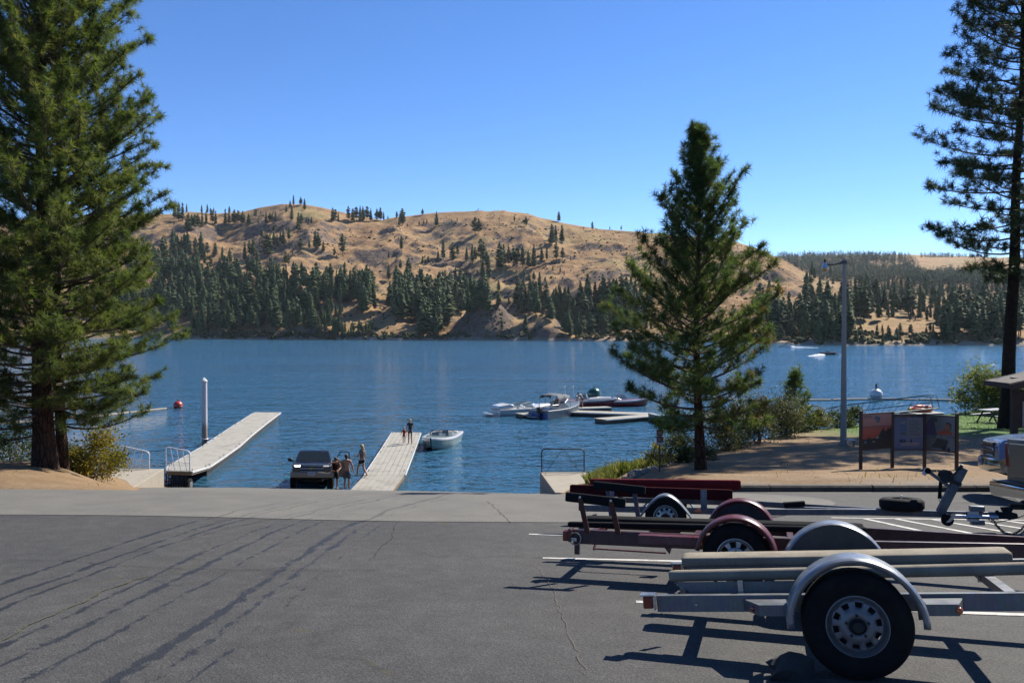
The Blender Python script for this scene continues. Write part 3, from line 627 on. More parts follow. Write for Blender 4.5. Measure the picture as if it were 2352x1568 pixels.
def unit(v): return v / np.maximum(1e-9, np.linalg.norm(v, axis=-1, keepdims=True))
def needles(pos, dirs, size, tone, n, width, spread, rng):
    T = len(pos); d = np.repeat(dirs, n, 0); r = unit(rng.normal(size=(T * n, 3)))
    nd = unit(d * spread + r); ln = np.repeat(size, n) * rng.uniform(.7, 1.1, T * n); b = np.repeat(pos, n, 0) + nd * (ln * .06)[:, None] - d * (np.repeat(size, n) * rng.uniform(0, .55, T * n))[:, None]
    tip = b + nd * ln[:, None]; tip[:, 2] -= ln * .06; pe = unit(np.cross(nd, rng.normal(size=(T * n, 3)))) * (width * np.repeat(size, n) * .5)[:, None]
    V = np.stack([b - pe, b + pe, tip], 1).reshape(-1, 3); F = np.arange(T * n * 3).reshape(-1, 3)
    tn = np.repeat(np.clip(np.repeat(tone, n) + rng.normal(0, .07, T * n), 0, 1), 3)
    return V, F, tn

def pine(name, base, H, c0, rad, trunk_r, limbs, tuft, m, seed, nn=15, lean=(0, 0), droop=.0, rise=.5, sub=.24, dry=None, azbias=None, wd=.11, spread=.55, bark=None, vary=(.62, 1.15)):
    """a pine: tapered trunk, limbs with side twigs, needle tufts along the twigs. rad(t): crown radius, t = 0 lowest limb, 1 tip"""
    rg = random.Random(seed); rng = np.random.default_rng(seed); root = empty(name, base)
    ax = lambda h: Vector((lean[0] * (h / H) + .06 * math.sin(h * .7 + seed), lean[1] * (h / H) + .05 * math.cos(h * .6), h))
    hs = np.linspace(-.3, H, 16); tr = MB(); rr = lambda h: trunk_r * (1 - .93 * (max(h, 0) / H) ** .85) * (1 + .35 * math.exp(-max(h, 0) * 2.2))
    tr.tube([ax(h) for h in hs], [rr(h) for h in hs], 14); tro = tr.build('trunk', bark or M_bark, root, 1.2)
    lb = MB(); TP = []; TD = []; TS = []; TT = []; az = rg.random() * 6.28
    for i in range(limbs):
        f = (i + rg.random()) / limbs; t = f ** .92; h = c0 + (H - c0) * t * .985; az += 2.399 + rg.uniform(-.35, .35)
        L = rad(t) * rg.uniform(*vary)
        if azbias and azbias(az) < rg.random(): continue
        if L < .12: L = .12
        e0 = (-droop + (rise + droop) * t) + rg.uniform(-.14, .14); curl = rg.uniform(.10, .36)
        p0 = ax(h); hd = Vector((math.cos(az), math.sin(az), 0)); pts = []
        wob = rg.uniform(-.18, .18)
        for k in range(7):
            s = k / 6; pts.append(p0 + hd * (L * s * math.cos(e0)) + Vector((-hd.y, hd.x, 0)) * (wob * L * s * s) + Vector((0, 0, L * (math.sin(e0) * s + curl * s * s - .10 * s * (1 - s)))))
        lr = min(.055, .010 + .017 * L) * (.6 + .4 * trunk_r / .3 if trunk_r < .3 else 1); lb.tube(pts, [lr * (1 - .8 * k / 6) for k in range(7)], 5, False)
        s = .22 + rg.uniform(0, .1); side = 1
        ends = [(pts[6], (pts[6] - pts[5]).normalized(), None)]
        while s < .99:
            k = min(5, int(s * 6)); q = pts[k].lerp(pts[k + 1], s * 6 - k); d = (pts[k + 1] - pts[k]).normalized(); side = -side; ang = side * rg.uniform(.55, 1.15)
            sl = max(.16, min(1.25, (.5 * L * (1.08 - s)) * rg.uniform(.55, 1.2)))
            sdv = Vector((d.x * math.cos(ang) - d.y * math.sin(ang), d.x * math.sin(ang) + d.y * math.cos(ang), d.z + rg.uniform(-.1, .38))).normalized()
            e = q + sdv * sl + Vector((0, 0, .10 * sl)); lb.tube([q, q.lerp(e, .55) - Vector((0, 0, .03 * sl)), e], [.008, .006, .004], 3, False)
            ends.append((e, (e - q).normalized(), q)); s += sub / max(L, .6) * rg.uniform(.7, 1.3)
        ends.append((pts[6], (pts[6] - pts[4]).normalized(), pts[4]))
        for (e, d, q) in ends:
            pl = [(e, 1), (e + Vector((rg.uniform(-1, 1), rg.uniform(-1, 1), rg.uniform(-.4, 1))) * tuft * .8, .9)]
            if q is not None:
                ln = (e - q).length; st = tuft * .72; k = 1
                while k * st < ln * .8: pl.append((e.lerp(q, k * st / ln), .8)); k += 1
            tone = rg.uniform(.2, .75)
            for (p, sz) in pl:
                TP.append(p + Vector((rg.uniform(-1, 1), rg.uniform(-1, 1), rg.uniform(-.6, 1))) * tuft * .25); TD.append((d + Vector((0, 0, .35))).normalized()); TS.append(tuft * sz * rg.uniform(.75, 1.15))
                tn = tone + rg.uniform(-.15, .15)
                if dry: tn = dry(p, tn, rg)
                TT.append(min(1, max(0, tn)))
    top = ax(H)
    for k in range(5):
        TP.append(top - Vector((0, 0, k * tuft * .6))); TD.append(Vector((0, 0, 1))); TS.append(tuft * .9); TT.append(.5)
    lb.build('limbs', M_twig, root, None)
    V, F, tn = needles(np.array(TP), np.array(TD), np.array(TS), np.array(TT), nn, wd, spread, rng)
    link('crown', np_mesh('crown', V, F, tn), m, root); return root, len(TP)

def prad(tab): 
    xs = [a for a, b in tab]; ys = [b for a, b in tab]; return lambda t: float(np.interp(t, xs, ys))
gp = lambda x, y: (x, y, g1(x, y) - .05)
r, n = pine('ponderosa_pine', gp(-13.95, 24.7), 21.5, 1.25, prad([(0, 2.4), (.08, 2.95), (.3, 3.0), (.5, 2.6), (.7, 2.1), (.9, 1.1), (1, .2)]), .31, 250, .27, M_need1, 3, 40, droop=.14, rise=.95, sub=.29, wd=.07, spread=.4)
tag(r, 'tall olive green pine with the thick trunk at the left edge, beside the yellow bush', 'tree')
r, n = pine('ponderosa_pine', gp(-14.25, 26.1), 20.5, 1.15, prad([(0, 2.8), (.1, 3.5), (.3, 3.4), (.5, 2.9), (.7, 2.3), (.9, 1.1), (1, .2)]), .17, 225, .27, M_need1, 8, 40, droop=.14, rise=.95, sub=.29, wd=.07, spread=.4)
tag(r, 'slimmer pine standing close behind the thick left pine, its crown reaching over the water', 'tree')
bp = Vector(gp(5.26, 23.25))
def dry_mid(p, tn, rg):
    d = p.x * .5 - (p.z - 3.2) * .22 + rg.uniform(-.6, .6)
    return rg.uniform(.86, 1) if (d > .75 and rg.random() < .42) else min(tn, .8)
r, n = pine('pine_tree', bp, 9.6, 1.15, prad([(0, 1.9), (.08, 2.45), (.22, 2.5), (.42, 2.1), (.55, 1.75), (.68, 1.5), (.8, .9), (.9, .5), (1, .14)]), .15, 146, .235, M_need2, 21, 38, lean=(-.1, 0), droop=.06, rise=1.15, sub=.21, dry=dry_mid, wd=.07, vary=(.5, 1.15), spread=.4)
tag(r, 'mid sized green pine on the dirt slope left of the lamp post', 'tree')
r, n = pine('ponderosa_pine', gp(25.05, 42), 29, 7.2, prad([(0, 2.0), (.08, 3.6), (.25, 4.2), (.45, 4.1), (.6, 3.5), (.8, 2.6), (1, .4)]), .36, 150, .42, M_need3, 33, 36, lean=(1.0, 0), droop=.16, rise=.5, sub=.34, wd=.075, vary=(.45, 1.25), spread=.4, bark=barkmat('shaded_pine_bark', (.022, .015, .012), (.055, .034, .024)))  # bark colour darkened to stand for the backlit trunk
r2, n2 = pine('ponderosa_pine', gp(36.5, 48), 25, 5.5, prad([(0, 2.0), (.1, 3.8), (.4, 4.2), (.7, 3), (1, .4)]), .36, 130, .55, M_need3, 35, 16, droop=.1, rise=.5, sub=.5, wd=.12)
tag(r2, 'pine on the lawn just outside the right edge, shading the grass', 'tree')
tag(r, 'tall dark pine with bare lower trunk at the right edge behind the kiosk', 'tree')
r, n = pine('young_pine', gp(13.55, 39.6), 2.9, .15, prad([(0, 1.0), (.3, .95), (.6, .6), (1, .12)]), .05, 46, .26, M_need2, 41, 14, droop=.0, rise=1.0, sub=.24)
tag(r, 'small young pine among the shrubs right of the mid sized pine', 'tree')
def shrub(name, base, size, n, leaf, m, seed, clumps=26, stems=9, hollow=.35, grow=0., tone=(.2, .8)):
    rng = np.random.default_rng(seed); rg = random.Random(seed); root = empty(name, base); rx, ry, rz = size
    cc = unit(rng.normal(size=(clumps, 3))); cc[:, 2] = np.abs(cc[:, 2]) * 1.0 - .05; rad = rng.uniform(hollow, 1, clumps) ** .6; C = cc * rad[:, None] * np.array([rx, ry, rz]) * .82; C[:, 2] += .12 * rz
    cs = rng.uniform(.22, .42, clumps) * min(rx, rz); k = rng.integers(0, clumps, n); P = C[k] + rng.normal(size=(n, 3)) * cs[k][:, None] * np.array([.62, .62, .55]); P[:, 2] = np.maximum(P[:, 2], .02)
    a = unit(rng.normal(size=(n, 3)) + np.array([0, 0, grow])); b = unit(np.cross(a, rng.normal(size=(n, 3)))); l = leaf * rng.uniform(.6, 1.3, n)[:, None]
    V = np.stack([P - a * l, P + b * l * .45, P + a * l, P - b * l * .45], 1).reshape(-1, 3); F = np.arange(4 * n).reshape(-1, 4)
    ct = rng.uniform(tone[0], tone[1], clumps); tn = np.repeat(np.clip(ct[k] + rng.normal(0, .12, n), 0, 1), 4)
    link('foliage', np_mesh('foliage', V, F, tn), m, root)
    mb = MB()
    for i in range(stems):
        c = Vector(C[rg.randrange(clumps)].tolist()); mb.tube([(rg.uniform(-.1, .1) * rx, rg.uniform(-.1, .1) * ry, -.1), c * .5 + Vector((0, 0, .05 * rz)), c], [.022, .014, .006], 4, False)
    mb.build('stems', M_twig, root, None); return root
M_yel = leafmat('yellow_green_leaves', [(0, (.06, .075, .015)), (.5, (.16, .15, .025)), (1, (.34, .25, .04))], .4)
M_sagel = leafmat('grey_green_leaves', [(0, (.045, .055, .025)), (.5, (.10, .11, .055)), (1, (.19, .18, .09))], .3)
M_will = leafmat('willow_leaves', [(0, (.05, .075, .02)), (.5, (.12, .15, .04)), (1, (.24, .24, .08))], .4)
M_dgr = leafmat('dark_leaves', [(0, (.02, .035, .012)), (.6, (.05, .075, .025)), (1, (.10, .12, .04))], .3)
def sh(px, py, Y, w, h, **k):
    """a shrub whose foot stands at photo position (px, py), Y metres off"""
    p = at(px, py, Y); z = g1(p.x, p.y); return (p.x, p.y, z - .03), (w / 2, w / 2 * .9, h)
def put_shrub(label, px, py, Y, w, h, m, seed, n=2600, leaf=.05, **k):
    b, s = sh(px, py, Y, w, h); o = shrub('shrub', b, s, n, leaf, m, seed, **k); tag(o, label, 'shrub'); return o
put_shrub('yellow green bush at the foot of the left pines, beside the concrete landing', 214, 1100, 27.6, 2.3, 1.9, M_yel, 1, 6500, .055, tone=(.35, .95))
put_shrub('dull green bush tucked between the left pine trunk and the yellow bush', 165, 1095, 28.4, 1.5, 1.2, M_sagel, 2, 2600, .05)
put_shrub('straggly dark bush at the left edge beside the pine trunk', 25, 1090, 27.5, 2.4, 1.9, M_dgr, 3, 2600, .05, hollow=.2)
put_shrub('dark low brush behind the thick left pine trunk', 95, 1080, 29.5, 2.2, 1.3, M_dgr, 4, 2200, .05)
put_shrub('small yellow shrub behind the brown symbol sign post', 1508, 1070, 26.6, .85, .95, M_yel, 5, 1200, .04, hollow=.5)
put_shrub('grey green sagebrush between the symbol sign and the pine trunk', 1560, 1072, 27.2, 1.7, 1.35, M_sagel, 6, 5000, .04)
put_shrub('low dark green bush at the left foot of the mid sized pine', 1578, 1078, 25.4, .75, .6, M_dgr, 7, 1300, .04)
put_shrub('broad grey green shrub right behind the mid sized pine trunk', 1668, 1045, 30.0, 2.0, 2.0, M_sagel, 8, 6500, .045)
put_shrub('tall grey green shrub with bare twigs, second right of the pine trunk', 1740, 1030, 32.5, 2.3, 2.1, M_sagel, 9, 7000, .045)
put_shrub('rounded sage shrub at the right end of the shrub row', 1800, 1010, 36.5, 2.5, 1.9, M_sagel, 10, 6500, .05)
put_shrub('dark leafy bush below the young pine', 1822, 1008, 39.5, 2.2, 1.1, M_dgr, 11, 2400, .06)
put_shrub('yellowish bush right of the young pine by the gangway', 1872, 1003, 41, 2.0, 1.2, M_yel, 12, 2400, .055, tone=(0, .5))
put_shrub('dark round bush just left of the lamp post', 1925, 990, 43, 1.7, 1.15, M_dgr, 13, 2000, .055)
put_shrub('dark upright bush between lamp post and notice boards', 1958, 985, 44, 1.35, 1.35, M_dgr, 14, 1800, .055)
put_shrub('large pale green willow bush on the lawn edge behind the kiosk', 2262, 940, 58, 4.3, 3.5, M_will, 15, 9000, .10, clumps=44)
put_shrub('loose pale willow bush right of the tall dark pine trunk', 2330, 930, 60, 3.0, 2.6, M_will, 16, 3000, .10, clumps=24)
put_shrub('low brush in front of the grey green shrubs by the dirt slope', 1610, 1062, 26.6, 1.2, .6, M_sagel, 17, 1500, .04)

# tall grass on the bank beside the right landing, and dry tufts: nobody could count the blades
def grass(name, pts, hts, w, m, seed, label, lean=.35):
    rng = np.random.default_rng(seed); n = len(pts); P = np.array(pts); d = unit(rng.normal(size=(n, 3)) * np.array([lean, lean, 0]) + np.array([0, 0, 1])); h = np.array(hts)[:, None]
    s = unit(np.cross(d, rng.normal(size=(n, 3)))) * w * .5; mid = P + d * h * .55; bend = rng.normal(size=(n, 3)) * np.array([.16, .16, 0]) * h
    V = np.stack([P - s, P + s, mid + s * .7 + bend * .25, P + d * h + bend], 1).reshape(-1, 3); F = np.concatenate([np.stack([np.arange(n) * 4, np.arange(n) * 4 + 1, np.arange(n) * 4 + 2], -1), np.stack([np.arange(n) * 4, np.arange(n) * 4 + 2, np.arange(n) * 4 + 3], -1)])
    tn = np.repeat(rng.uniform(0, 1, n), 4); o = link(name, np_mesh(name, V, F, tn), m); return tag(o, label, 'grass', kind='stuff')
M_grass = leafmat('bank_grass', [(0, (.05, .08, .022)), (.5, (.115, .145, .04)), (1, (.33, .27, .13))], .4)
M_dryg = leafmat('dry_grass', [(0, (.16, .13, .05)), (.5, (.33, .25, .11)), (1, (.46, .37, .19))], .3)
pts = []; hts = []
for k in range(15000):
    y = random.uniform(25, 38.5); x = float(ramp_r(y)) + 2.05 + abs(random.gauss(0, 1.2)) + random.uniform(0, .4) + max(0, 27 - y) * .05; 
    if y < 33 : x = float(np.interp(y, [21, 24, 33], [2.6, 3.3, 3.4])) + random.uniform(-.5, 1.6)
    if y < np.interp(x, BX, BY) + .8: continue
    cl = float(fbm(np.array([x * 1.1]), np.array([y * .8]), 9, 2)[0]); 
    if cl < -.25: continue
    pts.append((x, y, g1(x, y) - .03)); hts.append(random.uniform(.18, .5) * (1.0 + .6 * cl))
grass('bank_grass', pts, hts, .014, M_grass, 5, 'tall green and straw coloured grass on the bank beside the right landing')
pts = []; hts = []
for k in range(6000):
    x = random.uniform(-24, 34); y = random.uniform(17.8, 46)
    if float(ramp_l(y)) - .8 < x < float(ramp_r(y)) + 2.5: continue
    if y > np.interp(x, BX, BY) + 3 and x > 0: continue
    if x < 0 and y > 32: continue
    if fbm(np.array([x * .5]), np.array([y * .5]), 19, 3)[0] < .12: continue
    pts.append((x, y, g1(x, y) - .02)); hts.append(random.uniform(.05, .22))
grass('dry_grass', pts, hts, .02, M_dryg, 6, 'short dry grass tufts on the tan dirt slopes', .6)
# lawn blades on the green
pts = []; hts = []
for k in range(16000):
    x = random.uniform(15, 45); y = random.uniform(38, 66)
    if y > np.interp(x, BX, BY) + 1 or y < 39.5 + random.uniform(-1, 1): continue
    pts.append((x, y, g1(x, y) - .02)); hts.append(random.uniform(.04, .12))
M_lawn = leafmat('lawn_blades', [(0, (.05, .115, .02)), (.6, (.10, .19, .03)), (1, (.22, .24, .07))], .35)
grass('lawn_grass', pts, hts, .05, M_lawn, 7, 'mown green lawn grass behind the notice boards', .6)
# riprap along the bank edge
M_rock = pm('grey_rock', (.30, .27, .24), .9, var=.4, scale=3, bump=.5)
def rockmesh(seed):
    bm = bmesh.new(); bmesh.ops.create_icosphere(bm, subdivisions=2, radius=1)
    for v in bm.verts:
        p = v.co.normalized(); v.co = p * (1 + .38 * mnoise.fractal(p * 1.4 + Vector((seed * 9.1, 0, 0)), 1, 2, 4)); v.co = Vector((round(v.co.x * 3.2) / 3.2 * .45 + v.co.x * .55, v.co.y, v.co.z))
    me = bpy.data.meshes.new('rock'); bm.to_mesh(me); bm.free(); me.materials.append(M_rock); return me
RK = [rockmesh(i) for i in range(6)]
rb = empty('riprap', (4, 24, 4)); 
for k in range(150):
    t_ = random.random(); y = 22.2 + t_ * 7.5; x = float(np.interp(y, BY[1:], BX[1:])) - random.uniform(.1, 1.0) - .3; s = random.uniform(.035, .105)
    o = bpy.data.objects.new('stone', RK[k % 6]); COL.objects.link(o); o.parent = rb; o.matrix_parent_inverse = rb.matrix_basis.inverted()
    o.location = (x, y + .3, g1(x, y + .3) + s * .25); o.scale = (s * 1.3, s, s * .75); o.rotation_euler = (random.random(), random.random(), random.random() * 6)
tag(rb, 'band of loose grey stones along the bank below the symbol sign', 'stones')

# ================================================================ BOAT TRAILERS
SLOPE = math.atan(.1)
def on_lot(x, y, yaw, pitch=0):
    return Matrix.Translation((x, y, 6.55 - .1 * y)) @ Matrix.Rotation(-SLOPE, 4, 'X') @ Matrix.Rotation(R(yaw), 4, 'Z') @ Matrix.Rotation(-R(pitch), 4, 'Y')
M_tyre = pm('tyre_rubber', (.011, .011, .0115), .9, var=.3, scale=9, bump=.3, bscale=60, spec=.2, dirt=(.024, .022, .020), dscale=5)
M_rimw = pm('painted_steel_rim', (.24, .24, .25), .45, .25, var=.08, dirt=(.26, .22, .18), dscale=6)
M_rimg = pm('silver_rim', (.62, .60, .56), .35, .7, var=.1, dirt=(.2, .16, .12))
M_dark = pm('black_metal', (.02, .02, .021), .6, .3, var=.3)
def galv(name, base, rust=None):
    t = NT(name); P = t.pos(); v = t.vor(P, 26, out='Color'); s = t.noise(t.pos((1, 1, .06), (0, 0, 0)), 70, 3, .6); n = t.noise(P, 5, 5, .6)
    c = t.mix(t.math('MULTIPLY', s, .8), tuple(x * .55 for x in base), base); c = t.mix(.18, c, v, 'MULTIPLY'); c = t.mix(t.ramp(n, [(.5, 0), (.75, .5)]), c, tuple(x * .6 for x in base))
    if rust: c = t.mix(t.ramp(t.noise(P, 12, 6, .7), [(.6, 0), (.72, .8)]), c, rust)
    return t.fin(c, t.mapr(n, .3, .7, .38, .6), .75, None, .5)
M_galv = galv('galvanised_steel', (.33, .35, .37)); M_galv2 = galv('dull_galvanised_steel', (.36, .38, .41))
M_fend = pm('silver_fender_paint', (.33, .36, .40), .34, .55, var=.05, dirt=(.36, .38, .41), dscale=2)
M_red = pm('oxblood_frame_paint', (.062, .012, .014), .38, .0, var=.3, scale=5, coat=.3, dirt=(.13, .055, .045), dscale=7)
M_redf = pm('oxblood_fender_paint', (.16, .028, .034), .35, .0, var=.2, scale=4, coat=.3, dirt=(.2, .1, .09), dscale=6)
def carpet(name, col):
    t = NT(name); P = t.pos(); n = t.noise(P, 130, 3, .8); m = t.noise(P, 6, 5, .6); c = t.mix(n, tuple(x * .6 for x in col), tuple(min(1, x * 1.3) for x in col)); c = t.mix(1.0, c, t.ramp(m, [(.3, (.8, .8, .8)), (.7, (1.15, 1.14, 1.1))]), 'MULTIPLY')
    pass
    return t.fin(c, .97, 0, t.bump(n, .8, .006), .1)
M_ctan = carpet('tan_carpet', (.39, .345, .275)); M_cblk = carpet('black_carpet', (.022, .023, .024)); M_cred = carpet('red_carpet', (.24, .028, .036)); M_cred_shade = carpet('shaded_red_carpet', (.075, .011, .015))  # last red: same carpet, darkened for the shaded outer face of the near bunk
M_wood = pm('weathered_board', (.30, .24, .16), .9, var=.3, scale=4, bump=.4)
def lens(name, col):
    t = NT(name); c = t.mix(t.noise(t.pos(), 60, 2), tuple(x * .8 for x in col), col); return t.fin(c, .15, 0, None, .5, 1.0)
M_lred = lens('red_lens', (.32, .012, .010)); M_lor = lens('amber_lens', (.75, .16, .015)); M_chrome = pm('chrome', (.72, .73, .75), .12, 1, var=.04)
M_zinc = pm('bright_zinc', (.66, .67, .68), .3, .9, var=.08)

def rim(mb, Rr, holes, per, frac, outer=.77, inner=.60, n=None):
    n = holes * per
    prof = [(1.0, .055), (1.0, -.012), (.965, -.014), (.945, .012), (.90, .034), (.84, .030), (outer, .010), (inner, .006), (.50, -.004), (.42, -.012), (.27, -.012)]
    b = len(mb.v)
    for r_, y in prof:
        for k in range(n):
            a = 2 * math.pi * k / n; mb.v.append((r_ * Rr * math.cos(a), y, r_ * Rr * math.sin(a)))
    for i in range(len(prof) - 1):
        for k in range(n):
            if i == 6 and (k % per) < frac: continue
            k2 = (k + 1) % n; mb.f.append((b + i * n + k, b + i * n + k2, b + (i + 1) * n + k2, b + (i + 1) * n + k))
    return mb
def make_wheel(parent, c, Rt, Rr, w, m_rim, holes=10, per=6, frac=3, flip=False, outer=.77, inner=.60):
    """wheel (rim) > tyre, hub; outer face looks along -y, or +y when flipped"""
    mb = rim(MB(), Rr, holes, per, frac, outer, inner); o = mb.build('wheel', m_rim, parent, .7); o.location = c
    s = o.modifiers.new('Solidify', 'SOLIDIFY'); s.thickness = .004; s.offset = 0
    tb = MB(); h = w / 2; y0 = h + .012
    prof = [(Rr * .985, -.012), (Rr * 1.06, -.024), (Rr + (Rt - Rr) * .55, -.034), (Rt * .955, -.018), (Rt * .985, -.002), (Rt, .014), (Rt, w * .30), (Rt - .010, w * .31), (Rt - .010, w * .36), (Rt, w * .37), (Rt, w * .60), (Rt - .010, w * .61), (Rt - .010, w * .66), (Rt, w * .67), (Rt, w - .03), (Rt * .985, w - .014), (Rt * .955, w), (Rr * 1.06, w), (Rr * .985, w - .012)]
    tb.lathe([(r_, -y) for r_, y in prof], axis='Y', n=48, close=True); tb.build('tyre', M_tyre, o, .7)
    hb = MB(); hb.lathe([(.0, .048), (Rr * .16, .046), (Rr * .20, .036), (Rr * .21, .008), (Rr * .26, .006)], axis='Y', n=20)
    for k in range(5):
        a = k * 2 * math.pi / 5 + .3; hb.lathe([(0, .026), (.009, .024), (.010, .004)], (Rr * .36 * math.cos(a), 0, Rr * .36 * math.sin(a)), 'Y', 6)
    hb.build('hub', M_dark, o, .6)
    db = MB(); db.lathe([(.02, -.07), (Rr * .8, -.07), (Rr * .8, -.11)], axis='Y', n=24); db.build('brake_drum', M_dark, o, .6)
    if flip: o.rotation_euler = (0, 0, math.pi)
    return o
def fender(parent, c, r0, w, a0, a1, m, squash=1., name='fender', flare=0):
    n = 30; rings = []; h = w / 2
    prof = [(-h, -.045), (-h - .006, -.016), (-h + .012, -.003), (-h + .03, 0), (h - .03, 0), (h - .012, -.003), (h + .006, -.016), (h, -.035)]
    for k in range(n + 1):
        u = k / n; a = R(a0 + (a1 - a0) * u); rr = r0; 
        if squash != 1: 
            x = math.cos(a) * r0 * 1.0; z = math.sin(a) * r0 * squash
        rings.append([(c[0] + (rr + d) * math.cos(a) * (1 + flare * abs(math.cos(a)) ** 6), c[1] + y, c[2] + (rr + d) * math.sin(a) * squash) for y, d in prof])
    mb = MB(); mb.strip(rings); o = mb.build(name, m, parent, .8); s = o.modifiers.new('Solidify', 'SOLIDIFY'); s.thickness = .005; s.offset = -1; return o
def rounded(mb, a, b, w, h, r=.012, up=(0, 0, 1), bend=None, n=10):
    """carpeted board with soft edges from a to b; bend(u) lifts it"""
    a = Vector(a); b = Vector(b); d = (b - a).normalized(); up = Vector(up).normalized(); x = d.cross(up).normalized(); z = x.cross(d); rings = []
    cs = []
    for (sx, sz, q) in ((1, 1, 0), (-1, 1, 1), (-1, -1, 2), (1, -1, 3)):
        for k in range(3):
            t = (q * 90 + k * 45) * math.pi / 180; cs.append((sx * (w / 2 - r) + r * math.cos(t), sz * (h / 2 - r) + r * math.sin(t)))
    us = [0, .004, .02] + [k / n for k in range(1, n)] + [.98, .996, 1]
    for i, u in enumerate(us):
        p = a.lerp(b, u) + (z * bend(u) if bend else Vector()); s = .75 if i in (0, len(us) - 1) else (.93 if i in (1, len(us) - 2) else 1)
        rings.append([p + x * (cx * s) + z * (cz * s) for cx, cz in cs])
    mb.loft(rings); return mb
def bolts(parent, pts, m=None, r=.011):
    for p in pts:
        mb = MB(); mb.lathe([(0, .012), (r * .8, .011), (r, .002), (r, 0)], p, 'Y', 6); mb.build('bolt', m or M_zinc, parent, .5)

# --- front trailer, galvanised with tan bunks
T1 = empty('boat_trailer', mat=on_lot(2.19, 5.17, -17, 4.0)); tag(T1, 'nearest boat trailer, galvanised frame with tan carpeted bunks, large wheel in front', 'boat trailer', 'empty boat trailers parked side by side')
h0 = .455
for nm_, y, ym in (('frame_rail', .22, .84), ('frame_rail', 1.48, .86)):
    mb = MB(); t_ = -1.27 if y < 1 else -1.2; z = h0 - .055; cy = .009
    # channel section rail
    s_ = 1 if y < 1 else -1
    mb.beam((t_, y, z), (1.7, y, z), .007, .11); mb.beam((t_, y + .03 * s_, z + .051), (1.7, y + .03 * s_, z + .051), .053, .007); mb.beam((t_, y + .03 * s_, z - .051), (1.7, y + .03 * s_, z - .051), .053, .007)
    mb.beam((1.69, y + .02 * s_, z), (3.25, ym, z - .01), .05, .109)
    mb.build(nm_, M_galv, T1, None)
MBc = lambda: MB()
for a_ in (-.86, -.02, .98):
    mb = MB(); mb.beam((a_, .255, h0 - .06), (a_, 1.445, h0 - .06), .065, .06); mb.build('cross_member', M_galv, T1, None)
mb = MB(); mb.beam((0, .1, .34), (0, 1.6, .34), .05, .05); mb.build('axle', M_dark, T1, None)
mb = MB(); mb.beam((2.4, .85, h0 - .05), (3.7, .85, h0 - .05), .075, .1); mb.build('tongue', M_galv, T1, None)
mb = MB(); mb.prism([(3.68, h0 - .11), (3.95, h0 - .10), (4.0, h0 - .04), (3.92, h0 + .02), (3.68, h0 + .01)], .80, .90); mb.build('coupler', M_galv2, T1, .6, .01)
mb = MB(); mb.tube([(3.2, .70, .10), (3.2, .70, .78)], .03, 12); mb.tube([(3.2, .70, .78), (3.2, .62, .80), (3.2, .56, .80)], .012, 8); mb.build('tongue_jack', M_galv, T1)
mb = MB(); mb.lathe([(.0, -.03), (.08, -.03), (.085, 0), (.08, .03), (0, .03)], (3.2, .70, .085), 'Y', 20); mb.build('jack_wheel', M_tyre, T1)
rise = lambda u: .012 * u * u
mb = MB(); rounded(mb, (-1.195, .42, .553), (1.55, .42, .562), .085, .078, .03, bend=rise); mb.build('bunk', M_ctan, T1, 1.0)
mb = MB(); rounded(mb, (-1.17, 1.16, .545), (1.17, 1.16, .525), .235, .075, .018, up=(0, -.05, 1), bend=rise); mb.build('bunk', M_ctan, T1, 1.0)
# bunk carriers
mb = MB(); mb.prism([(-1.16, .522), (-.28, .522), (-.36, .435), (-1.02, .435)], .345, .352); mb.beam((-1.02, .37, .432), (-.36, .37, .432), .05, .006); mb.build('bunk_bracket', M_galv, T1, None)
mb = MB(); mb.beam((-1.1, 1.03, .47), (1.0, 1.03, .47), .008, .075); mb.build('bunk_bracket', M_galv, T1, None)
for a_, y in ((-.70, .33), (-1.12, .50), (1.15, .40), (-.8, 1.1), (.95, 1.1), (.2, 1.1)):
    mb = MB(); mb.beam((a_, y, h0 - .1), (a_, y, .53), .012, .035, (1, 0, 0)); mb.tube([(a_, y - .02, .5), (a_, y + .03, .5)], .012, 8); mb.build('bunk_post', M_zinc, T1, .6)
bolts(T1, [(-1.0, .213, h0 - .06), (-.62, .213, h0 - .055), (-.30, .213, h0 - .05), (.62, .213, h0 - .06), (.3, 1.02, .47), (.62, 1.02, .475), (-.70, .34, .49)])
# tail lamp brackets
for y, s_ in ((.22, 1), (1.48, -1)):
    t_ = -1.28 if y < 1 else -1.21
    mb = MB(); mb.box((t_ - .045, y - .02, h0 - .035), (.07, .075, .085)); mb.build('tail_lamp', M_lred, T1, .5, .008)
    mb = MB(); mb.beam((t_ - .1, y - .02, h0 + .014), (t_ + .005, y - .02, h0 + .014), .10, .008); mb.beam((t_, y - .02, h0 - .085), (t_, y - .02, h0 + .014), .10, .010, (1, 0, 0)); mb.build('lamp_bracket', M_zinc, T1, None)
w = make_wheel(T1, (0, -.10, .328), .328, .188, .2, M_rimw); make_wheel(T1, (0, 1.80, .328), .328, .195, .2, M_rimw, flip=True)
fender(T1, (0, 0, .34), .405, .25, -4, 184, M_fend, flare=.03); fender(T1, (0, 1.70, .34), .405, .25, -4, 184, M_fend, flare=.03)
# steel skirt closing the inner side of the far fender
pl = [(.375 * math.cos(R(a)), .34 + .395 * math.sin(R(a))) for a in range(20, 161, 10)]
mb = MB(); mb.prism(pl, 1.565, 1.572); mb.build('fender_skirt', pm('weathered_liner', (.075, .072, .062), .8, var=.3), T1, None)
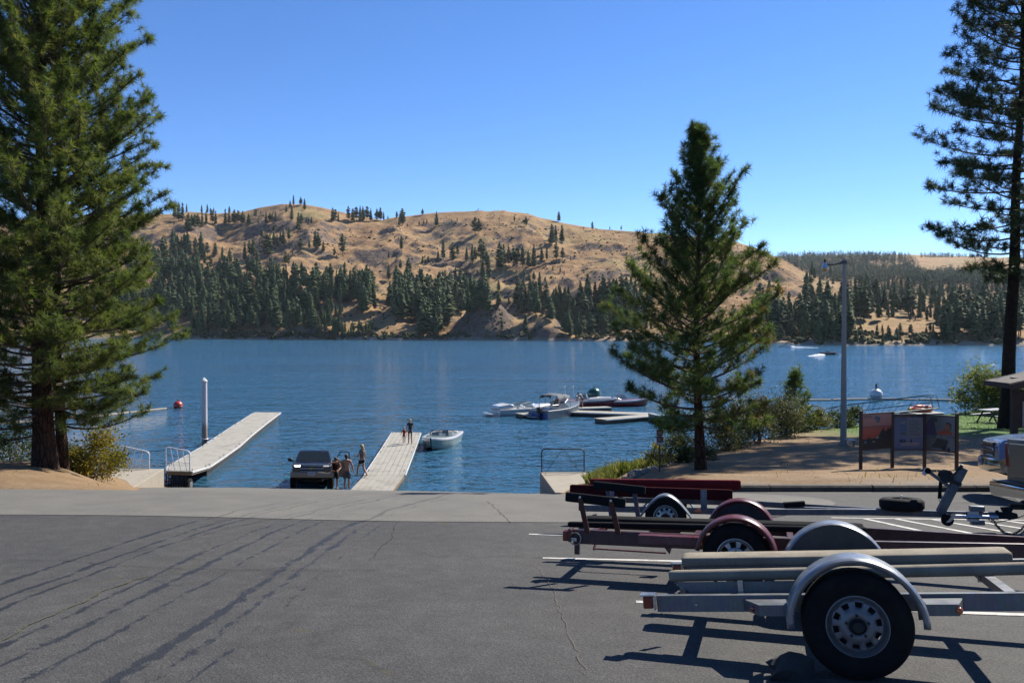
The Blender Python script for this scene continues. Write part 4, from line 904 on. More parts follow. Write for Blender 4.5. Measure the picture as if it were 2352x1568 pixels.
# steps fore and aft of the near fender with marker lamps
for a0, a1, lm_, sg in ((-.68, -.405, M_lred, -1), (.42, .66, M_lor, 1)):
    mb = MB(); lo = h0 - .095
    out_ = [(a0, .215), (a1, .215), (a1, .02), (a0 + (.0 if sg > 0 else .10), .02)] if sg < 0 else [(a0, .215), (a1, .215), (a1 - .06, .02), (a0, .02)]
    mb.prism(out_, h0 - .03, h0 - .024, 'xy'); mb.beam((out_[3][0], .022, h0 - .06), (out_[2][0], .022, h0 - .06), .005, .068); mb.beam((out_[2 if sg > 0 else 3][0], .022, h0 - .06), (out_[1 if sg > 0 else 0][0], .212, h0 - .06), .005, .068); mb.build('step_plate', M_galv, T1, None)
    q = (out_[2][0] - .0, .015, h0 - .062) if sg > 0 else (a0 + .06, .09, h0 - .062); mb = MB(); mb.sphere(q, .022, 10, 6, (1, .8, 1)); mb.build('marker_lamp', lm_, T1)
mb = MB(); mb.box((.16, .212, h0 - .06), (.05, .004, .04)); mb.build('maker_plate', M_zinc, T1, None)

# --- middle trailer, oxblood with black bunks and guide boards
T2 = empty('boat_trailer', mat=on_lot(2.096, 7.7, -17)); tag(T2, 'middle boat trailer, dark red frame with black bunks and upright guide pads', 'boat trailer', 'empty boat trailers parked side by side')
h = .465
for y, pts in ((.2, [(-1.6, .2), (.9, .2), (3.4, .66)]), (1.35, [(-1.6, 1.35), (.35, 1.35), (3.4, .84)])):
    mb = MB()
    for p, q in zip(pts[:-1], pts[1:]): mb.beam((p[0], p[1], h - .07), (q[0] + (.02 if q[0] < 3 else 0), q[1], h - .07), .06, .14)
    mb.build('frame_rail', M_red, T2, None, .006)
for a_ in (-1.45, -.4, .5):
    mb = MB(); mb.beam((a_, .23, h - .08), (a_, 1.32, h - .08), .06, .07); mb.build('cross_member', M_red, T2, None)
mb = MB(); mb.beam((2.9, .75, h - .07), (4.1, .75, h - .07), .07, .09); mb.build('tongue', M_red, T2, None, .006)
mb = MB(); mb.prism([(4.05, h - .11), (4.3, h - .12), (4.34, h - .05), (4.05, h)], .70, .80); mb.build('coupler', M_dark, T2, .6, .01)
mb = MB(); rounded(mb, (-1.70, .40, .485), (1.18, .40, .54), .075, .06, .025); mb.build('bunk', M_cblk, T2, 1.0)
mb = MB(); rounded(mb, (-1.66, 1.12, .455), (1.22, 1.12, .475), .14, .06, .025, up=(0, -.2, 1)); mb.build('bunk', M_cblk, T2, 1.0)
mb = MB(); mb.beam((.98, .40, .48), (1.17, .40, .485), .07, .10); mb.build('bunk_end_board', M_wood, T2, None)
for y, tip in ((.10, -.0), (1.50, .0)):
    s_ = -1 if y < 1 else 1
    mb = MB(); rounded(mb, (-1.655, y, .80), (-1.05, y, .752), .05, .095, .018); mb.build('guide_pad', M_cblk, T2, 1.0)
    for a_ in (-1.5, -1.19):
        mb = MB(); z = .80 - (a_ + 1.655) * .08
        mb.beam((a_ + .06, y + .03 * -s_, h - .02), (a_ + .03, y - .035 * -s_ * .2, .62), .05, .022, (0, 1, 0)); mb.beam((a_ + .03, y - .035 * -s_ * .2, .62), (a_, y + .036 * s_ * (1 if s_ < 0 else 1), z), .05, .014, (0, 1, 0)); mb.build('guide_post', M_red, T2, None)
bolts(T2, [(-1.5, .055, .80), (-1.19, .055, .775)], M_zinc, .014)
w = make_wheel(T2, (0, -.09, .305), .305, .18, .18, M_rimg, 8, 8, 4, outer=.82, inner=.52); make_wheel(T2, (0, 1.69, .305), .305, .18, .18, M_rimg, 8, 8, 4, True, .82, .52)
fender(T2, (0, 0, .31), .375, .23, -14, 172, M_redf); fender(T2, (0, 1.6, .31), .375, .23, 4, 176, M_redf)
pl = [(.355 * math.cos(R(a)), .31 + .365 * math.sin(R(a))) for a in range(15, 166, 10)]
mb = MB(); mb.prism(pl, 1.49, 1.497); mb.build('fender_skirt', pm('dark_liner', (.03, .022, .022), .8), T2, None)
mb = MB(); mb.box((-.62, .09, .418), (.60, .14, .085)); mb.build('side_step', M_redf, T2, None, .006)
# tail lamps with wire guards
for y in (.17, 1.38):
    mb = MB(); mb.box((-1.665, y, h - .06), (.06, .11, .10)); mb.build('tail_lamp', M_lred, T2, .5, .01)
    mb = MB(); mb.box((-1.62, y, h - .05), (.03, .14, .13)); mb.build('lamp_mount', M_red, T2, None, .006)
mb = MB(); c = Vector((-1.57, .14, h - .085)); mb.tube([c + Vector((.06 * math.cos(a * math.pi / 8), 0, .06 * math.sin(a * math.pi / 8))) for a in range(17)], .006, 6, False); mb.build('wire_loop', M_zinc, T2)
mb = MB(); mb.box((-1.58, .12, h - .09), (.06, .01, .035)); mb.build('wire_plug', M_zinc, T2, None)
# rear drop legs and the angle iron along the bottom
mb = MB(); mb.beam((-1.56, .19, .22), (-1.56, .19, .34), .045, .05, (1, 0, 0)); mb.build('drop_leg', M_red, T2, None)
mb = MB(); mb.beam((-1.48, .62, .20), (-1.44, .72, .34), .05, .012, (1, 0, 0)); mb.build('drop_leg', M_redf, T2, None)
mb = MB(); mb.beam((-1.48, .60, .215), (-.72, .60, .205), .02, .014); mb.build('angle_iron', M_redf, T2, None)
mb = MB(); mb.prism([(-.78, .33), (-.64, .33), (-.68, .20)], .56, .63); mb.build('gusset', M_redf, T2, None)
mb = MB(); mb.sphere((1.28, .255, h - .07), .03, 10, 6, (2.1, .5, .7)); mb.build('side_reflector', M_lor, T2)
mb = MB(); mb.beam((0, 0, .305), (0, 1.6, .305), .05, .05); mb.build('axle', M_dark, T2, None)
mb = MB(); mb.tube([(3.3, .60, .07), (3.3, .60, .75)], .03, 10); mb.build('tongue_jack', M_galv2, T2)

# --- rear trailer, grey frame with high red bunks and winch post
T3 = empty('boat_trailer', mat=on_lot(2.04, 10.95, -12)); tag(T3, 'farthest boat trailer, grey frame, long red carpeted bunks, winch post and spare tyre', 'boat trailer', 'empty boat trailers parked side by side')
h = .372; M_gf = pm('grey_frame_paint', (.12, .13, .15), .45, .3, var=.15, dirt=(.25, .24, .22), dscale=6)
for pts in ([(-1.12, .2), (.95, .2), (2.9, .76)], [(-1.12, 1.4), (.95, 1.4), (2.9, .84)]):
    mb = MB()
    for p, q in zip(pts[:-1], pts[1:]): mb.beam((p[0], p[1], h - .04), (q[0] + (.015 if q[0] < 2 else 0), q[1], h - .04 - (.02 if q[0] > 2 else 0)), .05, .08)
    mb.build('frame_rail', M_gf, T3, None, .004)
mb = MB(); mb.beam((1.6, .8, h - .06), (4.3, .8, h - .075), .075, .085); mb.build('tongue', M_gf, T3, None, .004)
for a_ in (-1.0, 0, .9):
    mb = MB(); mb.beam((a_, .225, h - .045), (a_, 1.375, h - .045), .06, .06); mb.build('cross_member', M_gf, T3, None)
mb = MB(); rounded(mb, (-1.33, .36, .565), (.88, .36, .535), .05, .15, .02); mb.build('bunk', M_cred_shade, T3, 1.0)
mb = MB(); rounded(mb, (-1.15, 1.24, .585), (1.04, 1.24, .60), .05, .16, .02, up=(0, -.6, 1)); mb.build('bunk', M_cred, T3, 1.0)
for a_, y in ((.5, .325), (-.75, .325), (.6, 1.28), (-.7, 1.28)):
    mb = MB(); mb.beam((a_, y, h - .06), (a_, y, .60), .085, .008, (0, 1, 0)); mb.build('bunk_bracket', M_galv2, T3, None)
bolts(T3, [(.5, .32, .56), (.5, .32, .52)], M_zinc, .01)
for a0, a1 in ((-.75, .0), (.15, .9)):
    mb = MB(); mb.beam((a0, 1.18, .47), (a1, 1.18, .46), .035, .085); mb.build('bunk_board', M_wood, T3, None)
make_wheel(T3, (0, -.08, .27), .27, .16, .16, M_rimg); make_wheel(T3, (0, 1.68, .27), .27, .16, .16, M_rimg, flip=True)
for y in (0, 1.6):
    mb = MB(); rings = []
    for k in range(31):
        u = k / 30; x = -.40 + .80 * u; z = .27 + .30 * (math.sin(math.pi * u) ** 1.15) - .06 * (1 - math.sin(math.pi * u)); rings.append([(x, y - .11, z - .04), (x, y - .116, z - .016), (x, y - .10, z - .002), (x, y - .05, z + .004), (x, y + .05, z + .004), (x, y + .10, z - .002), (x, y + .116, z - .016), (x, y + .11, z - .04)])
    mb.strip(rings); o = mb.build('fender', M_fend, T3, .9); s = o.modifiers.new('Solidify', 'SOLIDIFY'); s.thickness = .005
mb = MB(); mb.beam((0, .1, .27), (0, 1.5, .27), .05, .05); mb.build('axle', M_dark, T3, None)
for y in (.2, 1.4):
    mb = MB(); mb.box((-1.16, y, h - .03), (.05, .09, .08)); mb.build('tail_lamp', M_lred, T3, .5, .008)
    mb = MB(); mb.box((-1.10, y, h - .05), (.07, .05, .07)); mb.build('lamp_bracket', M_zinc, T3, .5, .006)
mb = MB(); mb.sphere((.42, .165, h - .035), .03, 10, 6, (1.6, .5, .9)); mb.build('side_reflector', M_lor, T3)
mb = MB(); rounded(mb, (1.58, .8, .375), (1.86, .8, .40), .12, .07, .02); mb.build('keel_pad', M_cblk, T3, 1.)
mb = MB(); mb.lathe([(.13, .0), (.17, -.01), (.24, .0), (.275, .03), (.28, .05), (.28, .115), (.275, .13), (.24, .155), (.17, .16), (.13, .15)], (3.1, .8, h - .03), 'Z', 36, True); mb.build('spare_tyre', M_tyre, T3, .7)
mb = MB(); mb.lathe([(.0, .07), (.06, .08), (.1, .11), (.135, .14), (.135, .03)], (3.1, .8, h - .03), 'Z', 24); mb.build('spare_rim', M_rimg, T3, .7)
mb = MB(); mb.lathe([(0, .165), (.012, .16), (.012, .0)], (3.1, .8, h), 'Z', 8); mb.build('spare_bolt', M_zinc, T3)
mb = MB(); mb.beam((3.57, .8, h - .06), (3.88, .8, .91), .10, .10, (1, 0, .4)); mb.build('winch_post', M_gf, T3, None, .004)
mb = MB(); mb.beam((3.70, .8, .66), (3.45, .8, .86), .05, .045); mb.build('bow_arm', M_gf, T3, None, .004)
mb = MB(); mb.lathe([(0, -.06), (.04, -.06), (.045, -.02), (.03, 0), (.045, .02), (.04, .06), (0, .06)], (3.43, .8, .87), 'Y', 14); mb.build('bow_roller', M_tyre, T3)
mb = MB(); mb.box((3.40, .755, .855), (.055, .02, .09), Matrix.Rotation(.6, 3, 'Y')); mb.build('roller_cap', pm('white_plastic', (.75, .74, .70), .4), T3, None)
mb = MB(); mb.lathe([(0, -.06), (.085, -.06), (.085, -.05), (.05, -.045), (.05, .045), (.085, .05), (.085, .06), (0, .06)], (3.66, .8, .80), 'Y', 20); mb.box((3.76, .8, .72), (.16, .11, .05), Matrix.Rotation(.4, 3, 'Y')); mb.build('winch', M_dark, T3, .6)
mb = MB(); mb.tube([(3.70, .70, .80), (3.76, .69, .86), (3.80, .69, .93)], .014, 6); mb.tube([(3.80, .69, .90), (3.83, .66, .96)], .022, 8); mb.build('winch_handle', M_dark, T3)
mb = MB(); mb.beam((3.60, .8, .76), (3.57, .8, .50), .045, .004, (0, 1, 0)); mb.build('winch_strap', M_cblk, T3, None)
mb = MB(); mb.tube([(3.585, .8, .53), (3.605, .8, .55), (3.60, .8, .49), (3.575, .8, .46), (3.565, .8, .49)], .008, 6); mb.build('strap_hook', M_zinc, T3)
mb = MB(); mb.tube([(3.72, .70, h - .09), (4.24, .70, h - .09)], .028, 12); mb.box((3.95, .74, h - .085), (.14, .05, .13)); mb.build('swivel_jack', M_zinc, T3, .6)
mb = MB(); mb.lathe([(0, -.025), (.06, -.025), (.078, -.012), (.078, .012), (.06, .025), (0, .025)], (3.63, .70, .235), 'Y', 20); mb.build('jack_wheel', M_tyre, T3)
mb = MB(); mb.prism([(3.60, .20), (3.66, .215), (3.74, .30), (3.70, .32)], .668, .674); mb.prism([(3.60, .20), (3.66, .215), (3.74, .30), (3.70, .32)], .73, .736); mb.build('jack_fork', M_zinc, T3, None)
mb = MB(); mb.prism([(4.26, h - .11), (4.44, h - .12), (4.50, h - .09), (4.49, h - .04), (4.42, h - .02), (4.26, h - .03)], .755, .845); mb.prism([(4.32, h - .02), (4.30, h + .035), (4.42, h + .045), (4.44, h - .02)], .785, .815); mb.build('coupler', M_dark, T3, .6, .008)
mb = MB(); mb.box((4.02, .8, h + .01), (.17, .11, .07)); mb.build('brake_actuator', M_galv2, T3, .5, .01)
mb = MB(); mb.box((4.02, .8, .2), (.16, .09, .06)); mb.build('licence_bracket', M_galv2, T3, .5, .006)
def chain(parent, a, b, sag, n=30):
    a = Vector(a); b = Vector(b); mb = MB()
    for k in range(n):
        u = (k + .5) / n; f = lambda u: a.lerp(b, u) - Vector((0, 0, sag * 4 * u * (1 - u))); c = f(u); d = (f(min(1, u + .01)) - f(max(0, u - .01))).normalized(); s1 = d.cross(Vector((0, 1, 0))).normalized(); s2 = d.cross(s1).normalized()
        q = s1 if k % 2 else s2; L = (b - a).length / n * 1.1 + .006
        mb.tube([c + d * (L * math.cos(t)) + q * (.013 * math.sin(t)) for t in np.linspace(0, 2 * math.pi, 9)], .0042, 5, False)
    mb.build('safety_chain', M_galv2, parent)
chain(T3, (4.2, .76, .25), (4.66, .72, .30), .24); chain(T3, (4.2, .84, .25), (4.70, .90, .30), .22)
mb = MB(); mb.tube([(4.1, .8, .3), (4.2, .78, .2), (4.3, .8, .22), (4.5, .8, .27), (4.7, .8, .36)], .006, 6); mb.build('wire_harness', M_dark, T3)

# stone wedged against the front tyre
me = rockmesh(11); me.materials.clear(); me.materials.append(pm('dark_stone', (.05, .045, .042), .9, var=.4, scale=4, bump=.5)); o = bpy.data.objects.new('wheel_stone', me); COL.objects.link(o)
me.shade_smooth(); me.set_sharp_from_angle(angle=.5); p = (1.74, 5.16); o.location = (p[0], p[1], 6.55 - .1 * p[1] + .055); o.scale = (.15, .10, .085); o.rotation_euler = (.1, -.15, .3); tag(o, 'dark stone wedged against the nearest trailer tyre', 'stone')

# ================================================================ PICKUPS
M_glass = NT('dark_car_glass'); M_glass = M_glass.fin((.018, .023, .023), .05, 0, None, .3, 0)
M_under = pm('underbody', (.010, .010, .010), .9)
M_blackp = pm('black_plastic', (.02, .02, .021), .55, var=.2)
def paint(name, col, metal=.3, rough=.28):
    t = NT(name); n = t.noise(t.pos(), 2.2, 5, .6); c = t.mix(t.ramp(n, [(.45, 0), (.75, .35)]), col, tuple(x * .75 + .03 for x in col)); return t.fin(c, t.mapr(n, .3, .7, rough, rough + .12), metal, None, .5, .6)
def headlamp(name, on):
    t = NT(name); n = t.noise(t.pos(), 40, 2); c = t.mix(n, (.45, .46, .48), (.8, .8, .8)); t.fin(c, .1, .3, None, .5, 1.)
    if on: t.put(t.p.inputs['Emission Color'], (1, .88, .66)); t.p.inputs['Emission Strength'].default_value = on
    return t.m
def pickup(name, M, body, trim, lamp_m, label, bowtie=False, sg=1, tail=True, open_door=False, bumper_m=None):
    root = empty(name, mat=M); tag(root, label, 'pickup truck'); HW = .97
    arch = lambda cx: [(cx + .50 * math.cos(R(a)), .50 + .50 * math.sin(R(a))) for a in range(6, 175, 14)]
    outl = [(2.60, .60), (2.68, .80), (2.67, 1.02), (2.58, 1.12), (2.2, 1.19), (1.6, 1.25), (1.1, 1.28), (-2.70, 1.28), (-2.72, .62), (-2.27, .56)] + arch(-1.75)[::-1] + [(-1.22, .52), (1.22, .52)] + arch(1.75)[::-1] + [(2.28, .56)]
    mb = MB(); mb.prism(outl, -HW, HW); 
    def sh_(p):
        x, y, z = p; k = 1 - .09 * max(0, (x - 1.9) / .8) ** 2 - .02 * max(0, (z - .95) / .33) - .02 * max(0, (-2.3 - x) / .4); return (x, y * k, z)
    mb.v = [sh_(p) for p in mb.v]; mb.build('body', body, root, .5, .055, 3)
    mb = MB(); mb.box((0, 0, .72), (5.1, 1.62, .5)); mb.box((.0, 0, .45), (4.4, .9, .16)); mb.build('underbody', M_under, root, None)
    mb = MB()
    gh = [[(-1.12, .88, 1.27), (1.12, .88, 1.27), (1.12, -.88, 1.27), (-1.12, -.88, 1.27)], [(-1.06, .86, 1.42), (.92, .86, 1.42), (.92, -.86, 1.42), (-1.06, -.86, 1.42)], [(-.88, .74, 1.86), (.30, .73, 1.86), (.30, -.73, 1.86), (-.88, -.74, 1.86)], [(-.8, .66, 1.90), (.2, .66, 1.91), (.2, -.66, 1.91), (-.8, -.66, 1.90)]]
    mb.loft(gh); mb.build('cab', body, root, .5, .03, 3)
    def pane(q, nm_='window'):
        mb = MB(); c = sum((Vector(p) for p in q), Vector()) / 4; n = (Vector(q[1]) - Vector(q[0])).cross(Vector(q[3]) - Vector(q[0])).normalized()
        if n.dot(c - Vector((0, 0, 1.4))) < 0: n = -n
        v = [Vector(p) + n * .006 for p in q] + [Vector(p) - n * .03 for p in q]; mb.add(v, [(0, 1, 2, 3), (7, 6, 5, 4), (0, 4, 5, 1), (1, 5, 6, 2), (2, 6, 7, 3), (3, 7, 4, 0)]); return mb.build(nm_, M_glass, root, None)
    pane([(1.02, .77, 1.345), (1.02, -.77, 1.345), (.36, -.66, 1.815), (.36, .66, 1.815)], 'windscreen'); pane([(-1.07, .70, 1.42), (-1.07, -.70, 1.42), (-.90, -.62, 1.80), (-.90, .62, 1.80)])
    for s in (1, -1):
        pane([(.78, .853 * s, 1.43), (.02, .853 * s, 1.43), (.02, .757 * s, 1.80), (.28, .757 * s, 1.80)]); pane([(-.04, .853 * s, 1.43), (-.98, .853 * s, 1.43), (-.84, .757 * s, 1.80), (-.04, .757 * s, 1.80)])
        mb = MB(); mb.sphere((.98, 1.12 * s, 1.40), .1, 12, 8, (.55, 1.25, 1.0)); mb.tube([(.98, .9 * s, 1.32), (.98, 1.08 * s, 1.36)], .03, 6); mb.build('mirror', M_blackp, root)
        mb = MB(); mb.box((2.575, .72 * s, .985), (.17, .32, .21)); mb.v = [sh_(p) for p in mb.v]; mb.build('headlight', lamp_m[0 if s == sg else 1], root, .5, .03)
        mb = MB(); mb.box((2.575, .73 * s, .845), (.13, .30, .07)); mb.v = [sh_(p) for p in mb.v]; mb.build('turn_signal', M_lor, root, .5, .015)
        mb = MB(); mb.box((.55, .978 * s, 1.14), (.18, .02, .04)); mb.build('door_handle', trim, root, .5, .008)
        mb = MB(); mb.box((-2.69, .88 * s, 1.05), (.07, .12, .34)); mb.build('tail_light', M_lred, root, .5, .01)
        for x in (.86, -.03, -1.0):
            if x < -.5 and s > 5: continue
            mb = MB(); mb.box((x, HW * .985 * s, .93), (.012, .02, .62)); mb.build('panel_gap', M_under, root, None)
        for x in (1.75, -1.75):
            make_wheel(root, (x, .97 * s, .40), .405, .22, .25, M_rimg, 6, 8, 4, s > 0, .86, .42)
    mb = MB(); mb.box((2.66, 0, .94), (.06, 1.06, .28)); mb.build('grille', M_blackp, root, .5, .01)
    for z in (1.06, .94, .82):
        mb = MB(); mb.box((2.695, 0, z), (.03, 1.04 if z != .94 else 1.10, .028 if z != .94 else .055)); mb.build('grille_bar', trim, root, .5, .006)
    if bowtie:
        mb = MB(); mb.prism([(-.13, -.032), (-.05, -.032), (-.04, -.05), (.04, -.05), (.05, -.032), (.13, -.032), (.11, .032), (.05, .032), (.04, .05), (-.04, .05), (-.05, .032), (-.15, .032)], 2.712, 2.724, 'yz'); mb.v = [(p[0], p[1], p[2] + .94) for p in mb.v]; mb.build('grille_emblem', pm('gold_emblem', (.45, .33, .12), .3, .8), root, None)
    mb = MB(); pr = []
    for k in range(13):
        u = k / 12 * 2 - 1; x = 2.80 - .17 * abs(u) ** 2.4; pr.append([(x, u * .96, .52), (x + .03, u * .96, .57), (x + .03, u * .96, .73), (x, u * .96, .78), (x - .16, u * .95, .78), (x - .16, u * .95, .52)])
    mb.loft(pr); mb.build('front_bumper', bumper_m or trim, root, .6)
    mb = MB(); mb.box((2.838, .0, .70), (.012, .31, .16)); pl_ = mb.build('number_plate', pm('plate_white', (.55, .57, .62), .5), root, None)
    for k in range(5):
        mb = MB(); mb.box((2.846, -.10 + .05 * k, .70), (.004, .028, .06)); mb.build('plate_mark', pm('plate_blue', (.10, .12, .22), .5), pl_, None)
    if tail:
        mb = MB(); mb.box((-2.715, 0, .99), (.05, 1.52, .46)); mb.build('tailgate', body, root, .5, .012); mb = MB(); mb.box((-2.745, 0, 1.12), (.02, .24, .09)); mb.build('tailgate_handle', M_blackp, root, .5, .01)
        mb = MB(); mb.prism([(-2.72, .46), (-2.92, .48), (-2.95, .54), (-2.95, .68), (-2.72, .70)], -.95, .95); mb.build('rear_bumper', M_chrome, root, .6, .02)
        mb = MB(); mb.box((-2.82, 0, .702), (.2, 1.8, .012)); mb.build('bumper_step', M_blackp, root, None)
        mb = MB(); mb.beam((-2.7, 0, .42), (-3.02, 0, .42), .07, .07); mb.beam((-3.0, 0, .42), (-3.06, 0, .30), .06, .05); mb.beam((-3.04, 0, .30), (-3.2, 0, .30), .07, .03); mb.sphere((-3.17, 0, .345), .027, 10, 8); mb.build('hitch', M_dark, root, .6)
    if open_door:
        d = empty('open_door', (.86, .985, 0), R(-58)); d.parent = root      # hinged at its front edge, swung outward
        # a slab with a framed window above
        mb = MB(); mb.prism([(0, .58), (-.90, .58), (-.90, 1.36), (0, 1.36)], -.05, .03); p_ = mb.build('door_panel', body, d, .5, .025); mb = MB(); mb.beam((-.02, -.02, 1.34), (-.42, -.06, 1.84), .05, .04, (0, 1, 0)); mb.beam((-.40, -.06, 1.83), (-.88, -.06, 1.82), .05, .04, (0, 1, 0)); mb.beam((-.88, -.01, 1.34), (-.88, -.06, 1.83), .05, .04, (0, 1, 0)); mb.build('window_frame', body, d, None, .01)
        mb = MB(); mb.sphere((-.06, .16, 1.40), .1, 12, 8, (.6, 1.25, 1.0)); mb.tube([(-.06, .0, 1.34), (-.06, .12, 1.37)], .03, 6); mb.build('door_mirror', M_blackp, d)
        mb = MB(); mb.box((-.45, -.056, 1.0), (.74, .012, .5)); mb.build('door_lining', pm('grey_trim', (.10, .10, .10), .8), d, None)
    return root
P_dark = paint('charcoal_paint', (.014, .013, .015), .1, .2); P_blue = paint('silver_blue_paint', (.16, .235, .43), .55, .25); P_tan = paint('pewter_paint', (.20, .175, .14), .4, .3)
L_on = headlamp('headlamp_lit', 7); L_dim = headlamp('headlamp_low', .25); L_off = headlamp('headlamp_off', 0)
RT = math.atan(.1915); yc = 43.1; xc = -10.35
pickup('pickup_truck', Matrix.Translation((xc, yc, float(ramp_z(xc, yc)) + .01)) @ Matrix.Rotation(-RT, 4, 'X') @ Matrix.Rotation(R(-79), 4, 'Z') @ Matrix.Scale(1.04, 4), P_dark, pm('grey_grille_trim', (.38, .37, .38), .3, .7), (L_dim, L_on), 'dark pickup with lit headlight climbing out of the water on the ramp', True, 1, True, True, pm('beige_bumper', (.30, .25, .19), .6))
pickup('pickup_truck', on_lot(11.95, 15.4, 160), P_blue, M_chrome, (L_off, L_off), 'silver blue pickup parked nose to the left at the kerb, cut by the right edge', False, 1)
pickup('pickup_truck', on_lot(9.46, 10.16, -12), P_tan, M_chrome, (L_off, L_off), 'tan pickup at the right edge hitched to the farthest boat trailer', False, 1)

# ================================================================ LANDINGS, DOCKS
def concrete(name, col):
    t = NT(name); P = t.pos(); n = t.noise(P, 3, 6, .65); f = t.noise(P, 45, 3, .7); st = t.noise(t.pos((1.4, 1.4, .12)), 1.5, 5, .7); z = t.sep(P)[2]
    c = t.mix(t.math('ADD', t.math('MULTIPLY', n, .6), t.math('MULTIPLY', f, .4)), tuple(x * .72 for x in col), tuple(min(1, x * 1.22) for x in col)); c = t.mix(t.ramp(st, [(.5, 0), (.75, .45)]), c, tuple(x * .45 for x in col)); c = t.mix(t.mapr(z, .75, .05, 0, .75), c, (.10, .095, .07))
    return t.fin(c, .9, 0, t.bump(f, .4, .01), .25)
M_conc = concrete('landing_concrete', (.44, .39, .31)); M_pipe = pm('galvanised_pipe', (.85, .87, .90), .45, .15, var=.06); M_pipeb = pm('dark_pipe', (.06, .065, .07), .5, .4)
def landing(corners, zt, label):
    mb = MB(); mb.prism([(x, y) for x, y in corners], -2.5, zt, 'xy'); o = mb.build('concrete_landing', M_conc, None, .4, .02); tag(o, label, 'landing'); return o
landing([(-15.55, 33.6), (-16.3, 38.8), (-18.6, 38.8), (-17.7, 33.3)], 1.70, 'pale concrete landing beside the left dock, below the yellow bush')
landing([(1.72, 33.2), (1.28, 38.0), (3.36, 38.0), (3.95, 33.0)], 1.68, 'pale concrete landing on the right of the boat ramp, with a single rail')
def rail_panel(a, b, ha, hb, m, label, diag=False, bars=3, mesh=.45, lean=0, r=.03):
    """tube railing from foot a to foot b with heights ha, hb; wire mesh fills the lower part"""
    a = Vector(a); b = Vector(b); root = empty('railing', a); L = b - a; q = .13
    P = lambda u, h: L * u + Vector((0, 0, h))
    hh = lambda u: ha + (hb - ha) * u
    pts = [P(0, 0), P(0, ha - q), P(.02, ha - .04), P(q / L.length, hh(q / L.length)), P(1 - q / L.length, hh(1 - q / L.length)), P(.98, hb - .04), P(1, hb - q), P(1, 0)]
    mb = MB(); mb.tube(pts, r, 8); mb.build('frame', m, root, .9)
    if diag:
        for u0, u1 in ((.5, .12), (.5, .88)):
            mb = MB(); mb.tube([P(u0, hh(.5)), P(u1, .05)], .011, 6); mb.build('brace', m, root)
    else:
        for k in range(bars):
            u = (k + 1) / (bars + 1); mb = MB(); mb.tube([P(u - lean * .12, .03), P(u + lean * .05, hh(u))], .017, 6); mb.build('bar', m, root)
    if mesh:
        mb = MB(); n = int(L.length / .045)
        for k in range(1, n): mb.beam(P(k / n, .03), P(k / n, hh(k / n) * mesh), .004, .004, (1, 0, 0))
        for k in range(1, 12): mb.beam(P(0, k / 12 * ha * mesh), P(1, k / 12 * hb * mesh), .004, .004)
        mb.tube([P(0, ha * mesh), P(1, hb * mesh)], .010, 6); mb.tube([P(0, .03), P(1, .03)], .010, 6); mb.build('wire_mesh', m, root, None)
    tag(root, label, 'railing'); return root
rail_panel((1.36, 37.9, 1.68), (3.3, 37.9, 1.68), 1.07, 1.07, M_pipeb, 'dark pipe railing with crossed braces at the end of the right landing', True, mesh=.48, r=.03)
rail_panel((-18.35, 38.7, 1.70), (-16.95, 38.7, 1.70), 1.10, .80, M_pipe, 'sloping grey pipe railing at the end of the left landing', lean=1, mesh=.5)
M_plank = pm('grey_beige_deck', (.43, .405, .345), .85, var=.14, scale=3, bump=.25, dirt=(.22, .20, .17), dscale=1.5); M_white = pm('white_fender_vinyl', (.70, .71, .70), .5, var=.08, dirt=(.35, .32, .27), dscale=2); M_float = pm('black_float', (.018, .018, .018), .6); M_beam = pm('dock_timber', (.24, .17, .10), .9, var=.3); M_cleat = pm('cleat_metal', (.12, .12, .12), .5, .6)
